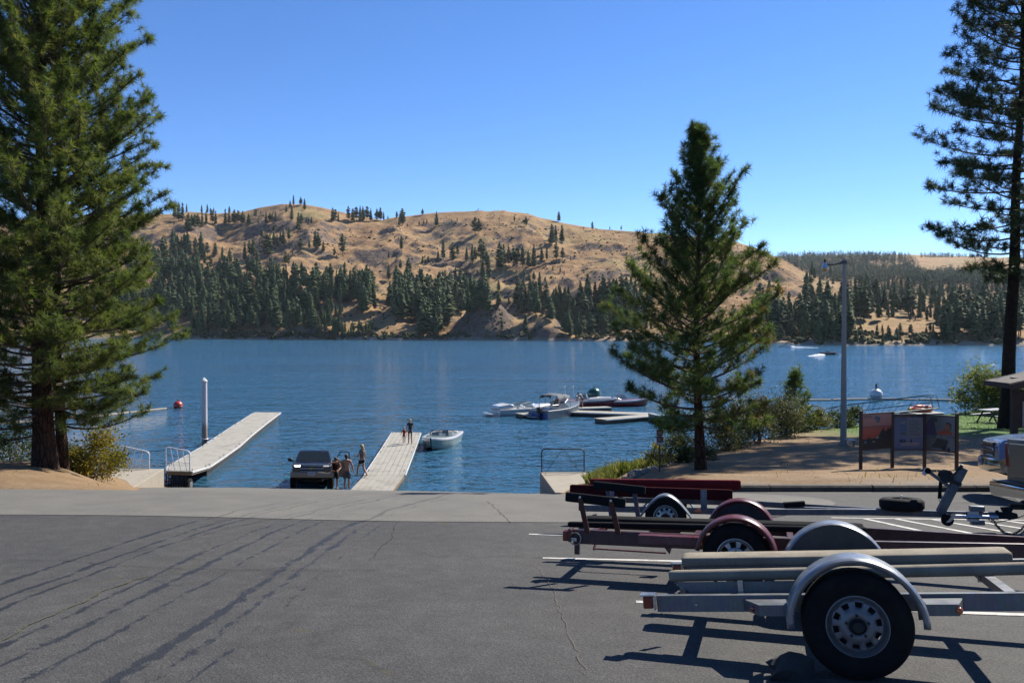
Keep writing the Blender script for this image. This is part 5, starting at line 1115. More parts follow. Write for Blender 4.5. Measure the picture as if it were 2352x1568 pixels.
def dock(label, secs, nplank=7, fender=(True, True), skip_fender0=False, cleats=True, fl=.34):
    """secs: list of (left point, right point) cross lines; each section carries planks along its length"""
    root = empty('floating_dock', (secs[0][0] + secs[0][1]) / 2); inv = root.matrix_basis.inverted()
    def par(o, p=None):
        o.parent = p or root
        if p is None: o.matrix_parent_inverse = inv
        return o
    for i in range(len(secs) - 1):
        l0, r0 = secs[i]; l1, r1 = secs[i + 1]; g = .012 / max(.1, (l1 - l0).length); L0 = l0.lerp(l1, g); L1 = l0.lerp(l1, 1 - g); R0 = r0.lerp(r1, g); R1 = r0.lerp(r1, 1 - g); up = Vector((0, 0, 1))
        mb = MB(); d = Vector((0, 0, -.045)); e = Vector((0, 0, -.20)); mb.add([L0 + d, R0 + d, R1 + d, L1 + d, L0 + e, R0 + e, R1 + e, L1 + e], [(0, 1, 2, 3), (7, 6, 5, 4), (0, 4, 5, 1), (1, 5, 6, 2), (2, 6, 7, 3), (3, 7, 4, 0)])
        fr = par(mb.build('deck_section', M_beam, None, None))
        for k in range(nplank):
            a = k / nplank; b = (k + 1) / nplank; gp_ = .045 / nplank; a += gp_ ; b -= gp_; q = [L0.lerp(R0, a), L0.lerp(R0, b), L1.lerp(R1, b), L1.lerp(R1, a)]; z = random.uniform(-.002, .003)
            mb = MB(); mb.add([p + Vector((0, 0, z)) for p in q] + [p - Vector((0, 0, .043)) for p in q], [(0, 1, 2, 3), (7, 6, 5, 4), (0, 4, 5, 1), (1, 5, 6, 2), (2, 6, 7, 3), (3, 7, 4, 0)]); o = mb.build('plank', M_plank, None, None); o.parent = fr
        if max(l0.z, l1.z) < .9:
            mb = MB(); dn = Vector((0, 0, 1)); c = [L0.lerp(R0, .06), L0.lerp(R0, .94), L1.lerp(R1, .94), L1.lerp(R1, .06)]; mb.add([p - dn * .2 for p in c] + [p - dn * (.2 + fl + .2) for p in c], [(0, 1, 2, 3), (7, 6, 5, 4), (0, 4, 5, 1), (1, 5, 6, 2), (2, 6, 7, 3), (3, 7, 4, 0)]); o = mb.build('float', M_float, None, None); o.parent = fr
        for s, (p, q) in enumerate(((L0, L1), (R0, R1))):
            if not fender[s] or (skip_fender0 and i == 0): continue
            sd_ = (secs[i][1] - secs[i][0]).normalized() * (-1 if s == 0 else 1) * .035
            mb = MB(); mb.beam(p + sd_ - up * .055, q + sd_ - up * .055, .07, .10); o = mb.build('fender_strip', M_white, None, None, .02); o.parent = fr
            if cleats:
                for u in (.12, .88):
                    c = p.lerp(q, u) - sd_ * 2.5; mb = MB(); dv = (q - p).normalized(); mb.tube([c + up * .06 - dv * .10, c + up * .075, c + up * .06 + dv * .10], .016, 6); mb.tube([c, c + up * .07], .02, 6); o = mb.build('cleat', M_cleat, None); o.parent = fr
    tag(root, label, 'dock'); return root
V3 = Vector
rt = [(-15.38, 39.75, 1.42), (-17.0, 46.5, .55), (-17.5, 50.2, .50), (-18.1, 55.0, .52), (-19.05, 60.4, .50), (-20.15, 67.8, .54), (-21.55, 77.2, .52)]; wl = [1.25, 2.35, 2.4, 2.4, 2.4, 2.4, 2.45]
DL = dock('long left floating dock with pale deck and white edge, reaching past the white piling', [(V3((x - w_, y + .12, z)), V3((x, y, z))) for (x, y, z), w_ in zip(rt, wl)], 8)
lt = [(-7.98, 40.55, .30), (-7.82, 44.0, .52), (-8.35, 52.8, .55), (-8.95, 61.9, .55)]
DR = dock('pale floating dock right of the dark pickup, people standing at its end', [(V3((x, y, z)), V3((x + 2.12, y - .05, z))) for (x, y, z) in lt], 7, skip_fender0=True)
rail_panel((-16.6, 39.72, 1.44), (-15.42, 39.66, 1.44), 1.15, .95, M_pipe, 'white pipe railing on the near end of the left dock', lean=-1, bars=3, mesh=.4)
# roller under the near end of the left dock
DLi = DL.matrix_basis.inverted()
o = MB(); o.lathe([(.0, -.10), (.28, -.10), (.33, -.06), (.33, .06), (.28, .10), (0, .10)], (-15.55, 39.9, .72), 'X', 24); w_ = o.build('dock_wheel', M_tyre, None); w_.parent = DL; w_.matrix_parent_inverse = DLi
mb = MB(); mb.lathe([(0, .105), (.16, .11), (.18, .10)], (-15.55, 39.9, .72), 'X', 20); o = mb.build('wheel_disc', M_rimw, None); o.parent = w_
mb = MB(); mb.tube([(-16.6, 39.9, .72), (-15.5, 39.9, .72)], .03, 8); mb.beam((-15.72, 39.9, .72), (-15.72, 39.9, 1.3), .05, .05, (1, 0, 0)); o = mb.build('wheel_axle', M_dark, None); o.parent = w_
for k in range(9):
    mb = MB(); mb.tube([(-16.65 + k * .12, 39.9, .1), (-16.65 + k * .12, 39.9, 1.26)], .028, 8); o = mb.build('upright_bar', M_dark, None); o.parent = DL; o.matrix_parent_inverse = DLi

# white steel piling with cone cap
p = at(470, 1025, 58.4); pil = empty('piling', (p.x, p.y, 0)); t = NT('piling_paint'); z = t.sep(t.pos())[2]; n = t.noise(t.pos((1, 1, .3)), 3, 4)
c = t.mix(t.ramp(t.math('ADD', z, t.math('MULTIPLY', t.math('SUBTRACT', n, .5), .8)), [(.0, 1), (1.0, 1)]), (0, 0, 0), (.66, .64, .66)); c = t.mix(t.mapr(t.math('ADD', z, t.math('MULTIPLY', t.math('SUBTRACT', n, .5), .7)), 1.3, 1.7, 1, 0), c, (.34, .25, .20)); M_pil = t.fin(c, .55)
mb = MB(); mb.lathe([(.19, -3), (.19, 4.55)], n=24); mb.build('pipe', M_pil, pil); mb = MB(); mb.lathe([(.215, 4.52), (.215, 4.60), (0.0, 4.86)], n=24); mb.build('cone_cap', M_white, pil, .4)
mb = MB(); mb.tube([(.26 * math.cos(a), .26 * math.sin(a), .52) for a in np.linspace(0, 6.283, 17)], .035, 6); mb.beam((.2, 0, .52), (.75, -.05, .52), .12, .06); mb.build('hoop', M_pipe, pil); tag(pil, 'tall white steel piling with pointed cap beside the left dock', 'piling')

# ================================================================ BUOYS, LOG BOOMS
M_log = pm('bleached_log', (.42, .36, .29), .9, var=.35, scale=2, bump=.4)
def boom(pts, label, grp, seed):
    rg = random.Random(seed)
    for i in range(len(pts) - 1):
        a = V3(pts[i]); b = V3(pts[i + 1]); n = max(1, round((b - a).length / 6)); 
        for k in range(n):
            p = a.lerp(b, k / n + .01); q = a.lerp(b, (k + 1) / n - .01); r_ = rg.uniform(.13, .19); mb = MB(); mid = p.lerp(q, .5) + V3((rg.uniform(-.1, .1), rg.uniform(-.1, .1), .02)); mb.tube([p + V3((0, 0, .03)), mid + V3((0, 0, .03)), q + V3((0, 0, .03))], [r_, r_ * .96, r_ * .85], 9); o = mb.build('boom_log', M_log, None); tag(o, label, 'log', grp)
boom([(-47, 70, 0), (-44, 71.7, 0), (-39.5, 77, 0), (-35.8, 86, 0)], 'bleached log of the floating boom left of the piling', 'logs of the left boom', 1)
boom([(20, 97, 0), (32, 95, 0), (42.2, 97.5, 0), (52, 95, 0), (58, 92, 0)], 'bleached log of the floating boom by the white ball buoy', 'logs of the right boom', 2)
def ball(name, c, r, m, label, top=None):
    root = empty(name, (c[0], c[1], 0)); mb = MB(); mb.sphere((0, 0, c[2]), r, 24, 16, (1, 1, .96)); mb.build('ball', m, root, 1.2)
    mb = MB(); mb.tube([(0, 0, c[2] + r * .9), (0, 0, c[2] + r * 1.05 + (top or .1))], top and .12 or .08, 10); mb.build('mooring_post', M_cleat, root)
    mb = MB(); mb.lathe([(r * 1.0, c[2] - r * .25), (r * 1.03, c[2] - r * .2), (r * 1.0, c[2] - r * .15)], n=24); mb.build('waterline_band', M_cleat, root); tag(root, label, 'buoy'); return root
ball('buoy', (-35.0, 86.9, .28), .48, pm('red_buoy', (.55, .05, .03), .35), 'round red buoy on the water beside the left pine branches')
ball('buoy', (43.0, 97.9, .52), .74, pm('white_buoy', (.78, .80, .82), .4), 'large white ball buoy with a short post by the right boom', .55)
ball('buoy', (9.35, 94.5, .85), .80, pm('green_buoy', (.015, .10, .05), .25, coat=.5), 'large dark green ball buoy behind the moored boats')

# ================================================================ MARINA DOCKS AND GANGWAY
def flat(px, py, z=.4): 
    v = (py - 757) / 1907; Y = (EYE - z) / v; return V3(((px - 1176) / 1907 * Y, Y, z))
def simple_dock(label, a, b, w, n=5):
    d = (b - a).normalized(); s = V3((d.y, -d.x, 0)) * w / 2; k = max(1, round((b - a).length / 6)); return dock(label, [(a.lerp(b, i / k) - s, a.lerp(b, i / k) + s) for i in range(k + 1)], n, cleats=False, fl=.12)
simple_dock('long pale marina walkway running behind the mid sized pine', flat(1322, 944), flat(1900, 964), 1.9)
simple_dock('short pale dock finger with bare end, left of the pine crown', flat(1378, 962), flat(1520, 951), 1.6)
simple_dock('small dock end between white runabout and grey cabin boat', flat(1192, 950), flat(1330, 943), 1.5)
simple_dock('narrow far dock finger in front of the red boat', flat(1320, 936.5), flat(1400, 934), 1.2)
simple_dock('small float carrying the orange inflatable near the lawn', flat(2085, 947), flat(2150, 945), 2.2)
gw = empty('gangway', (0, 0, 0)); A = flat(1897, 966, .45); B = V3((33.0, 64.5, 2.1)); d_ = (B - A); sd_ = V3((d_.y, -d_.x, 0)).normalized() * .7
mb = MB(); mb.beam(A, B, 1.4, .08); mb.build('walkway', M_plank, gw, None)
for s in (-1, 1):
    N = 9; top_ = []; mb = MB()
    for k in range(N + 1): p = A.lerp(B, k / N) + sd_ * s; top_.append(p + V3((0, 0, 1.1)))
    mb.tube([A + sd_ * s, A + sd_ * s + V3((0, 0, .95)) + d_.normalized() * .25] + top_[1:-1] + [B + sd_ * s + V3((0, 0, .95)) - d_.normalized() * .2, B + sd_ * s], .035, 6); mb.build('handrail', M_pipeb, gw)
    for k in range(1, N):
        p = A.lerp(B, k / N) + sd_ * s; q = A.lerp(B, (k + .6) / N) + sd_ * s + V3((0, 0, 1.08)); mb = MB(); mb.tube([p, q], .018, 5); mb.build('rail_brace', M_pipeb, gw)
    mb = MB(); mb.tube([A + sd_ * s + V3((0, 0, .5)), B + sd_ * s + V3((0, 0, .5))], .014, 5); mb.build('mid_rail', M_pipeb, gw)
tag(gw, 'gangway with dark pipe handrails sloping from the lawn bank down to the marina', 'gangway')
a = flat(1830, 962); b = flat(1893, 966); rail_panel((a.x, a.y + .9, .42), (b.x, b.y + .9, .42), 1.15, 1.15, M_pipeb, 'pipe railing at the marina end of the gangway', True, mesh=0, r=.035)

# ================================================================ BOATS
M_gel = pm('white_gelcoat', (.78, .78, .76), .25, var=.05, coat=.4); M_alum = pm('bare_aluminium_hull', (.22, .25, .28), .45, .4, var=.15); M_blueh = pm('blue_hull_paint', (.02, .07, .32), .35, var=.1); M_seat = pm('cream_vinyl', (.58, .52, .42), .6); M_redh = pm('maroon_hull_paint', (.22, .015, .02), .3, coat=.4); M_greenh = pm('dark_green_hull', (.015, .06, .045), .25, coat=.5); M_teal = pm('teal_hull', (.04, .20, .22), .4)
t = NT('tinted_screen'); t.fin((.25, .32, .34), .05, 0, None, .5); tr = t.new('BsdfTransparent'); mx = t.new('MixShader'); mx.inputs[0].default_value = .6; t.t.links.new(tr.outputs[0], mx.inputs[1]); t.t.links.new(t.p.outputs[0], mx.inputs[2]); t.t.links.new(mx.outputs[0], t.out.inputs['Surface']); M_screen = t.m
def boat(label, loc, yaw, L, B, fb, hull_m, deck_m, cat='boat', open_bow=True, sheer=.25, scale=1, stripe=None):
    """x forward; a planing hull with decked gunwales and a sunken cockpit"""
    root = empty('motor_boat', (loc[0], loc[1], 0), R(yaw)); tag(root, label, cat)
    st = [0, .12, .3, .5, .66, .8, .9, .96, 1]; bw = [.92, .98, 1, .99, .92, .74, .5, .28, .03]; xs_ = [(s - .5) * L for s in st]
    hb = [b * B / 2 for b in bw]; zs = [fb + sheer * max(0, (s - .35) / .65) ** 1.8 for s in st]; rk = [0, 0, 0, 0, 0, .02, .05, .09, .13]
    rings = []; deck = []
    for s, x, h, z, r_ in zip(st, xs_, hb, zs, rk):
        k = -.28 + .36 * max(0, (s - .7) / .3) ** 1.6; c = h * .88
        rings.append([(x - r_ * L * .35, 0, k), (x - r_ * L * .2, c * .8, k + .10 + .22 * max(0, (s - .6))), (x - r_ * L * .1, c, k + .24 + .25 * max(0, (s - .6))), (x, h, z - .10), (x, h, z)])
    mb = MB(); full = [[p for p in r_] + [(p[0], -p[1], p[2]) for p in reversed(r_[1:])] for r_ in rings]
    mb.strip(full); n = len(full[0]); mb.f.append(tuple(range(n))); mb.build('hull', hull_m, root, .7)
    mb = MB(); gi = .17
    rub = []
    for s, x, h, z in zip(st, xs_, hb, zs):
        rub.append([(x + (.02 if s == 1 else 0), h + .02, z - .13), (x + (.03 if s == 1 else 0), h + .03, z - .02), (x, h, z + .02), (x - (.06 if s > .9 else 0), max(0, h - gi), z + .03), (x - (.06 if s > .9 else 0), max(0, h - gi - .02), z - .05)])
    for sgn in (1, -1): mb.strip([[(p[0], p[1] * sgn, p[2]) for p in r_] for r_ in rub])
    mb.build('gunwale', deck_m, root, .7)
    mb = MB(); fl = [(x, max(.0, h - gi), .12) for s, x, h in zip(st, xs_, hb) if s < .95]; mb.strip([[p, (p[0], -p[1], p[2])] for p in fl]); 
    mb.strip([[(x, max(0, h - gi), z), (x, max(0, h - gi), .12)] for s, x, h, z in zip(st, xs_, hb, zs) if s < .95]); mb.strip([[(x, -max(0, h - gi), z), (x, -max(0, h - gi), .12)] for s, x, h, z in zip(st, xs_, hb, zs) if s < .95]); mb.build('cockpit', M_seat, root, None)
    mb = MB(); mb.box((-L / 2 + .22, 0, fb - .06), (.44, B * .84, .14)); mb.build('stern_deck', deck_m, root, .5, .03)
    return root
def screen(root, x, w, z, h, rake=.35, wing=.7, fm=None):
    mb = MB(); q = [(x - wing, -w, z), (x + .05, -w * .72, z), (x + .16, 0, z), (x + .05, w * .72, z), (x - wing, w, z)]; q2 = [(p[0] - rake * h - (.0 if abs(p[1]) < w else .25), p[1] * .9, z + h * (1 if abs(p[1]) < w else .55)) for p in q]; mb.strip([q, q2]); mb.build('windscreen', M_screen, root, None)
    mb = MB(); mb.tube(q2, .022, 6)
    for p, p2 in zip(q, q2): mb.tube([p, p2], .018, 5)
    mb.build('screen_frame', fm or M_dark, root)
def seats(root, pts, m=None):
    for x, y in pts:
        mb = MB(); mb.box((x, y, .38), (.5, .48, .2)); mb.box((x - .24, y, .6), (.12, .48, .42)); mb.build('seat', m or M_seat, root, .5, .04)
# wakeboard boat by the right dock, bow to the camera
b = boat('white topped pale green ski boat drifting bow first beside the right dock', flat(1011, 1022, 0)[:2], -97, 6.2, 2.35, .62, pm('pale_green_hull', (.34, .42, .38), .3, coat=.4), M_gel)
screen(b, .35, .93, .68, .42, .3, .9); seats(b, [(-.4, .5), (-.4, -.5), (-1.6, .0)], pm('dark_vinyl', (.05, .06, .09), .5)); mb = MB(); rounded(mb, (-2.5, -.8, .55), (-2.5, .8, .55), .6, .3, .08); mb.build('engine_cover', M_seat, b, .8)
for y in (.55, -.55):
    mb = MB(); rounded(mb, (.9, y, .36), (2.1, y * .6, .40), .34, .2, .06); mb.build('bow_cushion', M_seat, b, .8)
mb = MB(); mb.tube([(1.6 + .16 * math.cos(a), -.1 + .14 * math.sin(a), .52 + .01 * a) for a in np.linspace(0, 18, 60)], .018, 5); mb.build('rope_coil', pm('yellow_rope', (.6, .5, .2), .8), b)
# white runabout at the marina
b = boat('long white runabout with sun deck moored at the left end of the marina', flat(1202, 951, 0)[:2], 27, 6.0, 2.2, .62, M_gel, M_gel)
screen(b, .6, .95, .74, .5, .5, .9, M_zinc); mb = MB(); mb.loft([[(-3.1, -.9, .68), (-3.1, .9, .68), (-3.0, .8, .95), (-3.0, -.8, .95)], [(-1.9, -.95, .7), (-1.9, .95, .7), (-1.9, .85, 1.12), (-1.9, -.85, 1.12)], [(-1.5, -.95, .7), (-1.5, .95, .7), (-1.5, .85, 1.05), (-1.5, -.85, 1.05)]]); mb.build('sun_deck', M_gel, b, .5, .05); mb = MB(); mb.box((-3.65, 0, .22), (.6, 1.9, .07)); mb.build('swim_platform', M_gel, b, .5, .02); seats(b, [(-.6, .5), (-.6, -.5)])
mb = MB(); mb.loft([[(x, -w, z), (x, w, z), (x, w * .8, z + h_), (x, -w * .8, z + h_)] for x, w, z, h_ in ((.75, .95, .7, .1), (1.8, .8, .76, .16), (2.8, .4, .86, .08))]); mb.build('fore_deck', M_gel, b, .5, .05)
mb = MB(); mb.tube([(-3.4, -.85, .7), (-3.2, -.5, 1.25), (-3.2, .5, 1.25), (-3.4, .85, .7)], .02, 6); mb.build('stern_rail', M_zinc, b)
# aluminium cabin boat, stern to the camera
b = boat('grey aluminium fishing boat with canopy and outboard, stern toward the camera', flat(1283, 955, 0)[:2], 52, 6.6, 2.5, .78, M_alum, M_alum, sheer=.45)
mb = MB(); mb.box((-3.28, 0, .22), (.05, 2.2, .62)); mb.build('blue_transom', M_blueh, b, None)
mb = MB(); mb.box((-3.6, .45, .18), (.5, 1.1, .06)); mb.build('swim_step', M_gel, b, .5, .02)
mb = MB(); mb.box((-3.55, -.35, .85), (.45, .42, .5)); mb.beam((-3.5, -.35, .7), (-3.5, -.35, -.3), .16, .28, (1, 0, 0)); mb.build('outboard_motor', M_dark, b, .5, .06)
mb = MB()
for x, z in ((-1.5, 2.05), (-.6, 2.15), (.35, 2.0)):
    mb.tube([(x, -1.15, .85), (x, -1.12, z - .28), (x, -.9, z), (x, .9, z), (x, 1.12, z - .28), (x, 1.15, .85)], .03, 6)
mb.build('canopy_frame', M_zinc, b)
mb = MB(); mb.strip([[(x, -1.13, z - .36), (x, -1.0, z - .06), (x, -.7, z + .03), (x, 0, z + .07), (x, .7, z + .03), (x, 1.0, z - .06), (x, 1.13, z - .36)] for x, z in ((-1.6, 2.04), (-.6, 2.15), (.4, 2.0))]); mb.build('canopy', pm('dark_canopy', (.10, .12, .15), .8), b, .9)
screen(b, .9, 1.0, .86, .75, .45, .6, M_zinc); seats(b, [(-.2, .5), (-.2, -.5), (-1.9, .6)], M_dark)
mb = MB(); mb.tube([(-2.6, -1.15, .8), (-2.6, -1.15, 1.25), (-1.7, -1.15, 1.25), (-1.7, -1.15, .8)], .02, 6); mb.tube([(-2.6, 1.15, .8), (-2.6, 1.15, 1.25), (-1.7, 1.15, 1.25), (-1.7, 1.15, .8)], .02, 6); mb.build('side_rail', M_zinc, b)
mb = MB(); mb.tube([(-2.9, -1.1, .8), (-3.05, -1.15, 2.4)], .012, 5); mb.tube([(-.5, 1.1, 2.0), (-.3, 1.25, 3.3)], .010, 5); mb.build('fishing_rod', M_dark, b)
mb = MB(); mb.box((-2.5, .35, .62), (.6, .5, .42)); mb.build('blue_cooler', M_blueh, b, .5, .04); mb = MB(); mb.box((-2.4, -.5, .55), (.4, .4, .3)); mb.build('red_box', pm('red_plastic', (.35, .03, .03), .5), b, .5, .03)
# maroon and white boat behind
b = boat('maroon and white boat with bare canopy hoops behind the grey fishing boat', flat(1345, 933, 0)[:2], -8, 6.6, 2.3, .66, M_redh, M_gel)
screen(b, .2, .95, .8, .5, .4, .8, M_zinc); mb = MB(); mb.loft([[(x, -w, z), (x, w, z), (x, w * .8, z + h_), (x, -w * .8, z + h_)] for x, w, z, h_ in ((.4, .95, .78, .1), (1.6, .8, .84, .18), (2.7, .4, .94, .08))]); mb.build('fore_deck', M_gel, b, .5, .05)
mb = MB()
for x in (-2.2, -1.3): mb.tube([(x, -1.05, .8), (x - .1, -1.05, 1.8), (x, -.7, 2.1), (x, .7, 2.1), (x - .1, 1.05, 1.8), (x, 1.05, .8)], .035, 6)
mb.build('canopy_hoops', M_zinc, b); seats(b, [(-.7, .5), (-.7, -.5)])
b = boat('second maroon boat half hidden by the pine crown, behind the dock', flat(1432, 932, 0)[:2], 6, 5.6, 2.1, .6, M_redh, M_gel); screen(b, .2, .85, .75, .4, .4, .7, M_zinc); seats(b, [(-.6, .45), (-.6, -.45)])
b = boat('teal and silver boat moored behind the pine trunk', flat(1562, 968, 0)[:2], 14, 5.2, 2.2, .7, M_teal, M_gel); screen(b, .2, .9, .75, .45, .4, .7, M_zinc); seats(b, [(-.6, .45), (-.6, -.45)]); mb = MB(); mb.tube([(-.2, .6, .7), (-.2, .6, 4.6)], .05, 8); mb.build('light_mast', M_white, b)
b = boat('red boat tied to the marina walkway right of the pine trunk', flat(1690, 966, 0)[:2], 10, 4.8, 2.0, .6, M_redh, M_redh); screen(b, .2, .8, .65, .35, .4, .6, M_zinc); seats(b, [(-.6, .4), (-.6, -.4)])
# two boats under way with foam wakes
M_foam = pm('foam', (.80, .83, .85), .9, var=.1, scale=1.5, bump=.6, bscale=3)
def wake(a, b, w0, w1, label):
    a = V3(a); b = V3(b); d = (b - a).normalized(); s = V3((-d.y, d.x, 0)); rings = []
    for k in range(25):
        u = k / 24; c = a.lerp(b, u) + s * random.uniform(-.2, .2); w_ = w0 + (w1 - w0) * u + random.uniform(-.4, .4); hgt = .5 * (1 - u) ** 2 + .06
        rings.append([c + s * w_ - V3((0, 0, .1)), c + s * w_ * .5 + V3((0, 0, hgt * random.uniform(.6, 1.2))), c + V3((0, 0, hgt * .7)), c - s * w_ * .5 + V3((0, 0, hgt * random.uniform(.6, 1.2))), c - s * w_ - V3((0, 0, .1))])
    mb = MB(); mb.strip(rings); o = mb.build('boat_wake', M_foam, None, .9); tag(o, label, 'wake')
p = flat(1801, 797, 0); b = boat('white speedboat far out on the lake at the left end of its wake', p[:2], 172, 5.4, 2.1, .8, M_gel, M_gel); screen(b, .2, .85, .85, .5, .4, .7); seats(b, [(-.6, .4), (-.6, -.4)]); q = flat(1880, 798.5, 0); wake((p.x + 2.4, p.y - .2, 0), (q.x, q.y, 0), 1.3, .5, 'thin white wake trailing right behind the far white speedboat')
p = flat(1903, 815, 0); b = boat('dark speedboat far out on the lake heading right in spray', p[:2], 4, 5.2, 2.1, .8, pm('dark_hull', (.02, .03, .035), .4), pm('dark_deck', (.06, .07, .08), .5)); screen(b, .2, .85, .85, .5, .4, .7); seats(b, [(-.6, .4), (-.6, -.4)]); q = flat(1855, 817.5, 0); wake((p.x - 2.2, p.y - .3, 0), (q.x, q.y, 0), 1.5, .6, 'white wake trailing left behind the dark speedboat'); wake((p.x + 2.5, p.y - .8, 0), (p.x + 4.6, p.y - .9, 0), 1.0, .3, 'burst of spray at the bow of the dark speedboat')
# inflatable on the little float
M_or = pm('orange_vinyl', (.62, .09, .03), .4); M_nav = pm('navy_vinyl', (.02, .03, .16), .4); p = flat(2116, 945, .42); inf = empty('inflatable_tube', (p.x, p.y, .42))
mb = MB(); mb.lathe([(.62 + .26 * math.cos(a), .26 + .26 * math.sin(a)) for a in np.linspace(0, 2 * math.pi, 13)[:-1]], n=28, close=True); o = mb.build('lower_ring', M_or, inf); o.scale = (1.3, 1, .8)
mb = MB(); mb.lathe([(.45 + .2 * math.cos(a), .52 + .2 * math.sin(a)) for a in np.linspace(0, 2 * math.pi, 13)[:-1]], n=28, close=True); o = mb.build('upper_ring', M_or, inf); o.scale = (1.35, 1, .85); o.location = (.2, 0, 0)
mb = MB(); mb.sphere((.1, 0, .36), .5, 16, 8, (1.3, 1, .4)); mb.build('seat_cover', M_nav, inf); mb = MB(); mb.sphere((-1.15, -.2, .22), .2, 12, 8); mb.build('yellow_end', pm('yellow_vinyl', (.75, .5, .05), .4), inf); mb = MB(); mb.box((.4, -.55, .62), (.5, .05, .08)); mb.build('white_patch', M_gel, inf, None, .02)
tag(inf, 'orange and navy inflatable tube on a float behind the notice boards', 'inflatable')

# ================================================================ LAMP, BOARDS, SIGN, KIOSK
p = at(1937, 1032, 31.9); x0, y0 = p.x, p.y; z0 = g1(x0, y0); lp = empty('lamp_post', (x0, y0, z0)); H_ = 7.15; M_pole = pm('concrete_pole', (.42, .40, .36), .85, var=.12, bump=.2)
mb = MB(); mb.lathe([(.135, -.2), (.13, .0), (.125, .5), (.07, H_)], n=8); mb.build('pole', M_pole, lp, .9); mb = MB(); mb.lathe([(.19, -.05), (.19, .06), (.14, .09)], n=8); mb.build('base', M_pole, lp, None)
mb = MB(); mb.tube([(0, 0, H_ - .15), (-.35, -.02, H_ - .22), (-.68, -.03, H_ - .24)], .03, 8); mb.box((-.02, 0, H_ - .14), (.2, .18, .12)); mb.build('arm', M_cleat, lp)
mb = MB(); mb.lathe([(.0, .12), (.07, .11), (.09, .02), (.10, -.06), (.12, -.10)], (-.76, -.03, H_ - .26), n=16); mb.build('lamp_housing', M_zinc, lp); mb = MB(); mb.lathe([(.115, -.10), (.12, -.18), (.10, -.24), (.0, -.25)], (-.76, -.03, H_ - .26), n=16); mb.build('lamp_lens', lens('amber_refractor', (.62, .34, .06)), lp); mb = MB(); mb.lathe([(0, .24), (.04, .23), (.045, .1)], (-.76, -.03, H_ - .26), n=10); mb.build('photo_cell', M_dark, lp)
tag(lp, 'tall grey lamp post with amber lamp on a short arm, right of the pine', 'lamp post')
bn = empty('metal_stand', (at(1952, 1030, 31.2).x, 31.2, g1(at(1952, 1030, 31.2).x, 31.2))); mb = MB(); mb.box((0, 0, .24), (.36, .3, .04)); mb.build('top_plate', M_galv2, bn, None)
for sx in (-.14, .14):
    mb = MB(); mb.beam((sx, 0, -.05), (sx, 0, .22), .05, .05, (1, 0, 0)); mb.build('leg', M_galv2, bn, None)
tag(bn, 'small low grey metal stand at the foot of the lamp post', 'stand')

# three panel notice board
M_brown = pm('dark_brown_steel', (.035, .016, .012), .55, var=.2)
nbd = empty('notice_board', (11.3, 22.7, g1(11.3, 22.7))); invb = nbd.matrix_basis.inverted()
posts = []
for px, yt, Yp in ((1977.5, 944, 22.45), (2050, 946, 22.95), (2124, 950, 22.95), (2198, 950, 22.30)):
    top_ = at(px, yt, Yp); zb = g1(top_.x, top_.y); mb = MB(); mb.beam((top_.x, top_.y, zb - .1), top_, .075, .075, (1, 0, 0)); mb.box((top_.x, top_.y, top_.z + .008), (.085, .085, .016)); o = mb.build('post', M_brown, None, None, .004); o.parent = nbd; o.matrix_parent_inverse = invb; posts.append((top_.x, top_.y, zb, top_.z))
def printmat(name, fn):
    t = NT(name); tc = t.new('TexCoord'); s = t.sep(tc.outputs['Generated']); return t.fin(fn(t, s), .55)
def art1(t, s):
    n = t.noise(t.pos((3, 3, 12)), 1, 3); return t.ramp(t.math('ADD', s[2], t.math('MULTIPLY', t.math('SUBTRACT', n, .5), .04)), [(0, (.008, .008, .008)), (.28, (.012, .010, .010)), (.285, (.38, .045, .018)), (.5, (.44, .08, .035)), (.62, (.34, .10, .06)), (.635, (.10, .03, .025)), (.65, (.42, .19, .14)), (.8, (.46, .22, .16)), (1, (.42, .23, .18))])
def art2(t, s):
    n = t.noise(t.pos((4, 4, 9)), 1.5, 4); return t.ramp(t.math('ADD', s[2], t.math('MULTIPLY', t.math('SUBTRACT', n, .5), .12)), [(0, (.09, .12, .22)), (.2, (.13, .17, .27)), (.45, (.12, .165, .28)), (.9, (.10, .14, .20)), (.95, (.03, .03, .035))])
def art3(t, s):
    n = t.noise(t.pos((3, 3, 3)), 1.6, 4); return t.ramp(t.math('ADD', t.math('MULTIPLY', s[0], .7), t.math('MULTIPLY', n, .6)), [(.3, (.06, .07, .07)), (.6, (.10, .13, .13)), (.9, (.15, .19, .23))])
arts = (('print_sunset', art1), ('print_lake_map', art2), ('print_swimmers', art3)); PF = []
for i in range(3):
    a, b = posts[i], posts[i + 1]; A = V3((a[0], a[1], 0)); B = V3((b[0], b[1], 0)); d = (B - A).normalized(); nrm = V3((d.y, -d.x, 0)); L = (B - A).length; A2 = A + d * .045; B2 = B - d * .045
    zt = (a[3] + b[3]) / 2 - .05; zb = zt - .96
    M_ = Matrix(((d.x, nrm.x * -1, 0, A2.x), (d.y, nrm.y * -1, 0, A2.y), (0, 0, 1, zb), (0, 0, 0, 1))); Lp = (B2 - A2).length
    mb = MB(); mb.prism([(0, 0), (Lp, 0), (Lp, .96), (0, .96)], -.012, .012); pn = mb.build('panel', printmat(*arts[i]), None, None); pn.parent = nbd; pn.matrix_parent_inverse = invb; pn.matrix_basis = M_
    for z in (.965, -.005):
        mb = MB(); mb.beam((-.01, 0, z), (Lp + .01, 0, z), .04, .03); o = mb.build('frame_bar', M_brown, pn, None)
    PF.append((pn, Lp))
def plate(parent, poly, m, d=.0145, nm_='print'):
    mb = MB(); mb.prism(poly, -d - .002, -.0125); return mb.build(nm_, m, parent, None)
rect = lambda x, z, w_, h_: [(x, z), (x + w_, z), (x + w_, z + h_), (x, z + h_)]
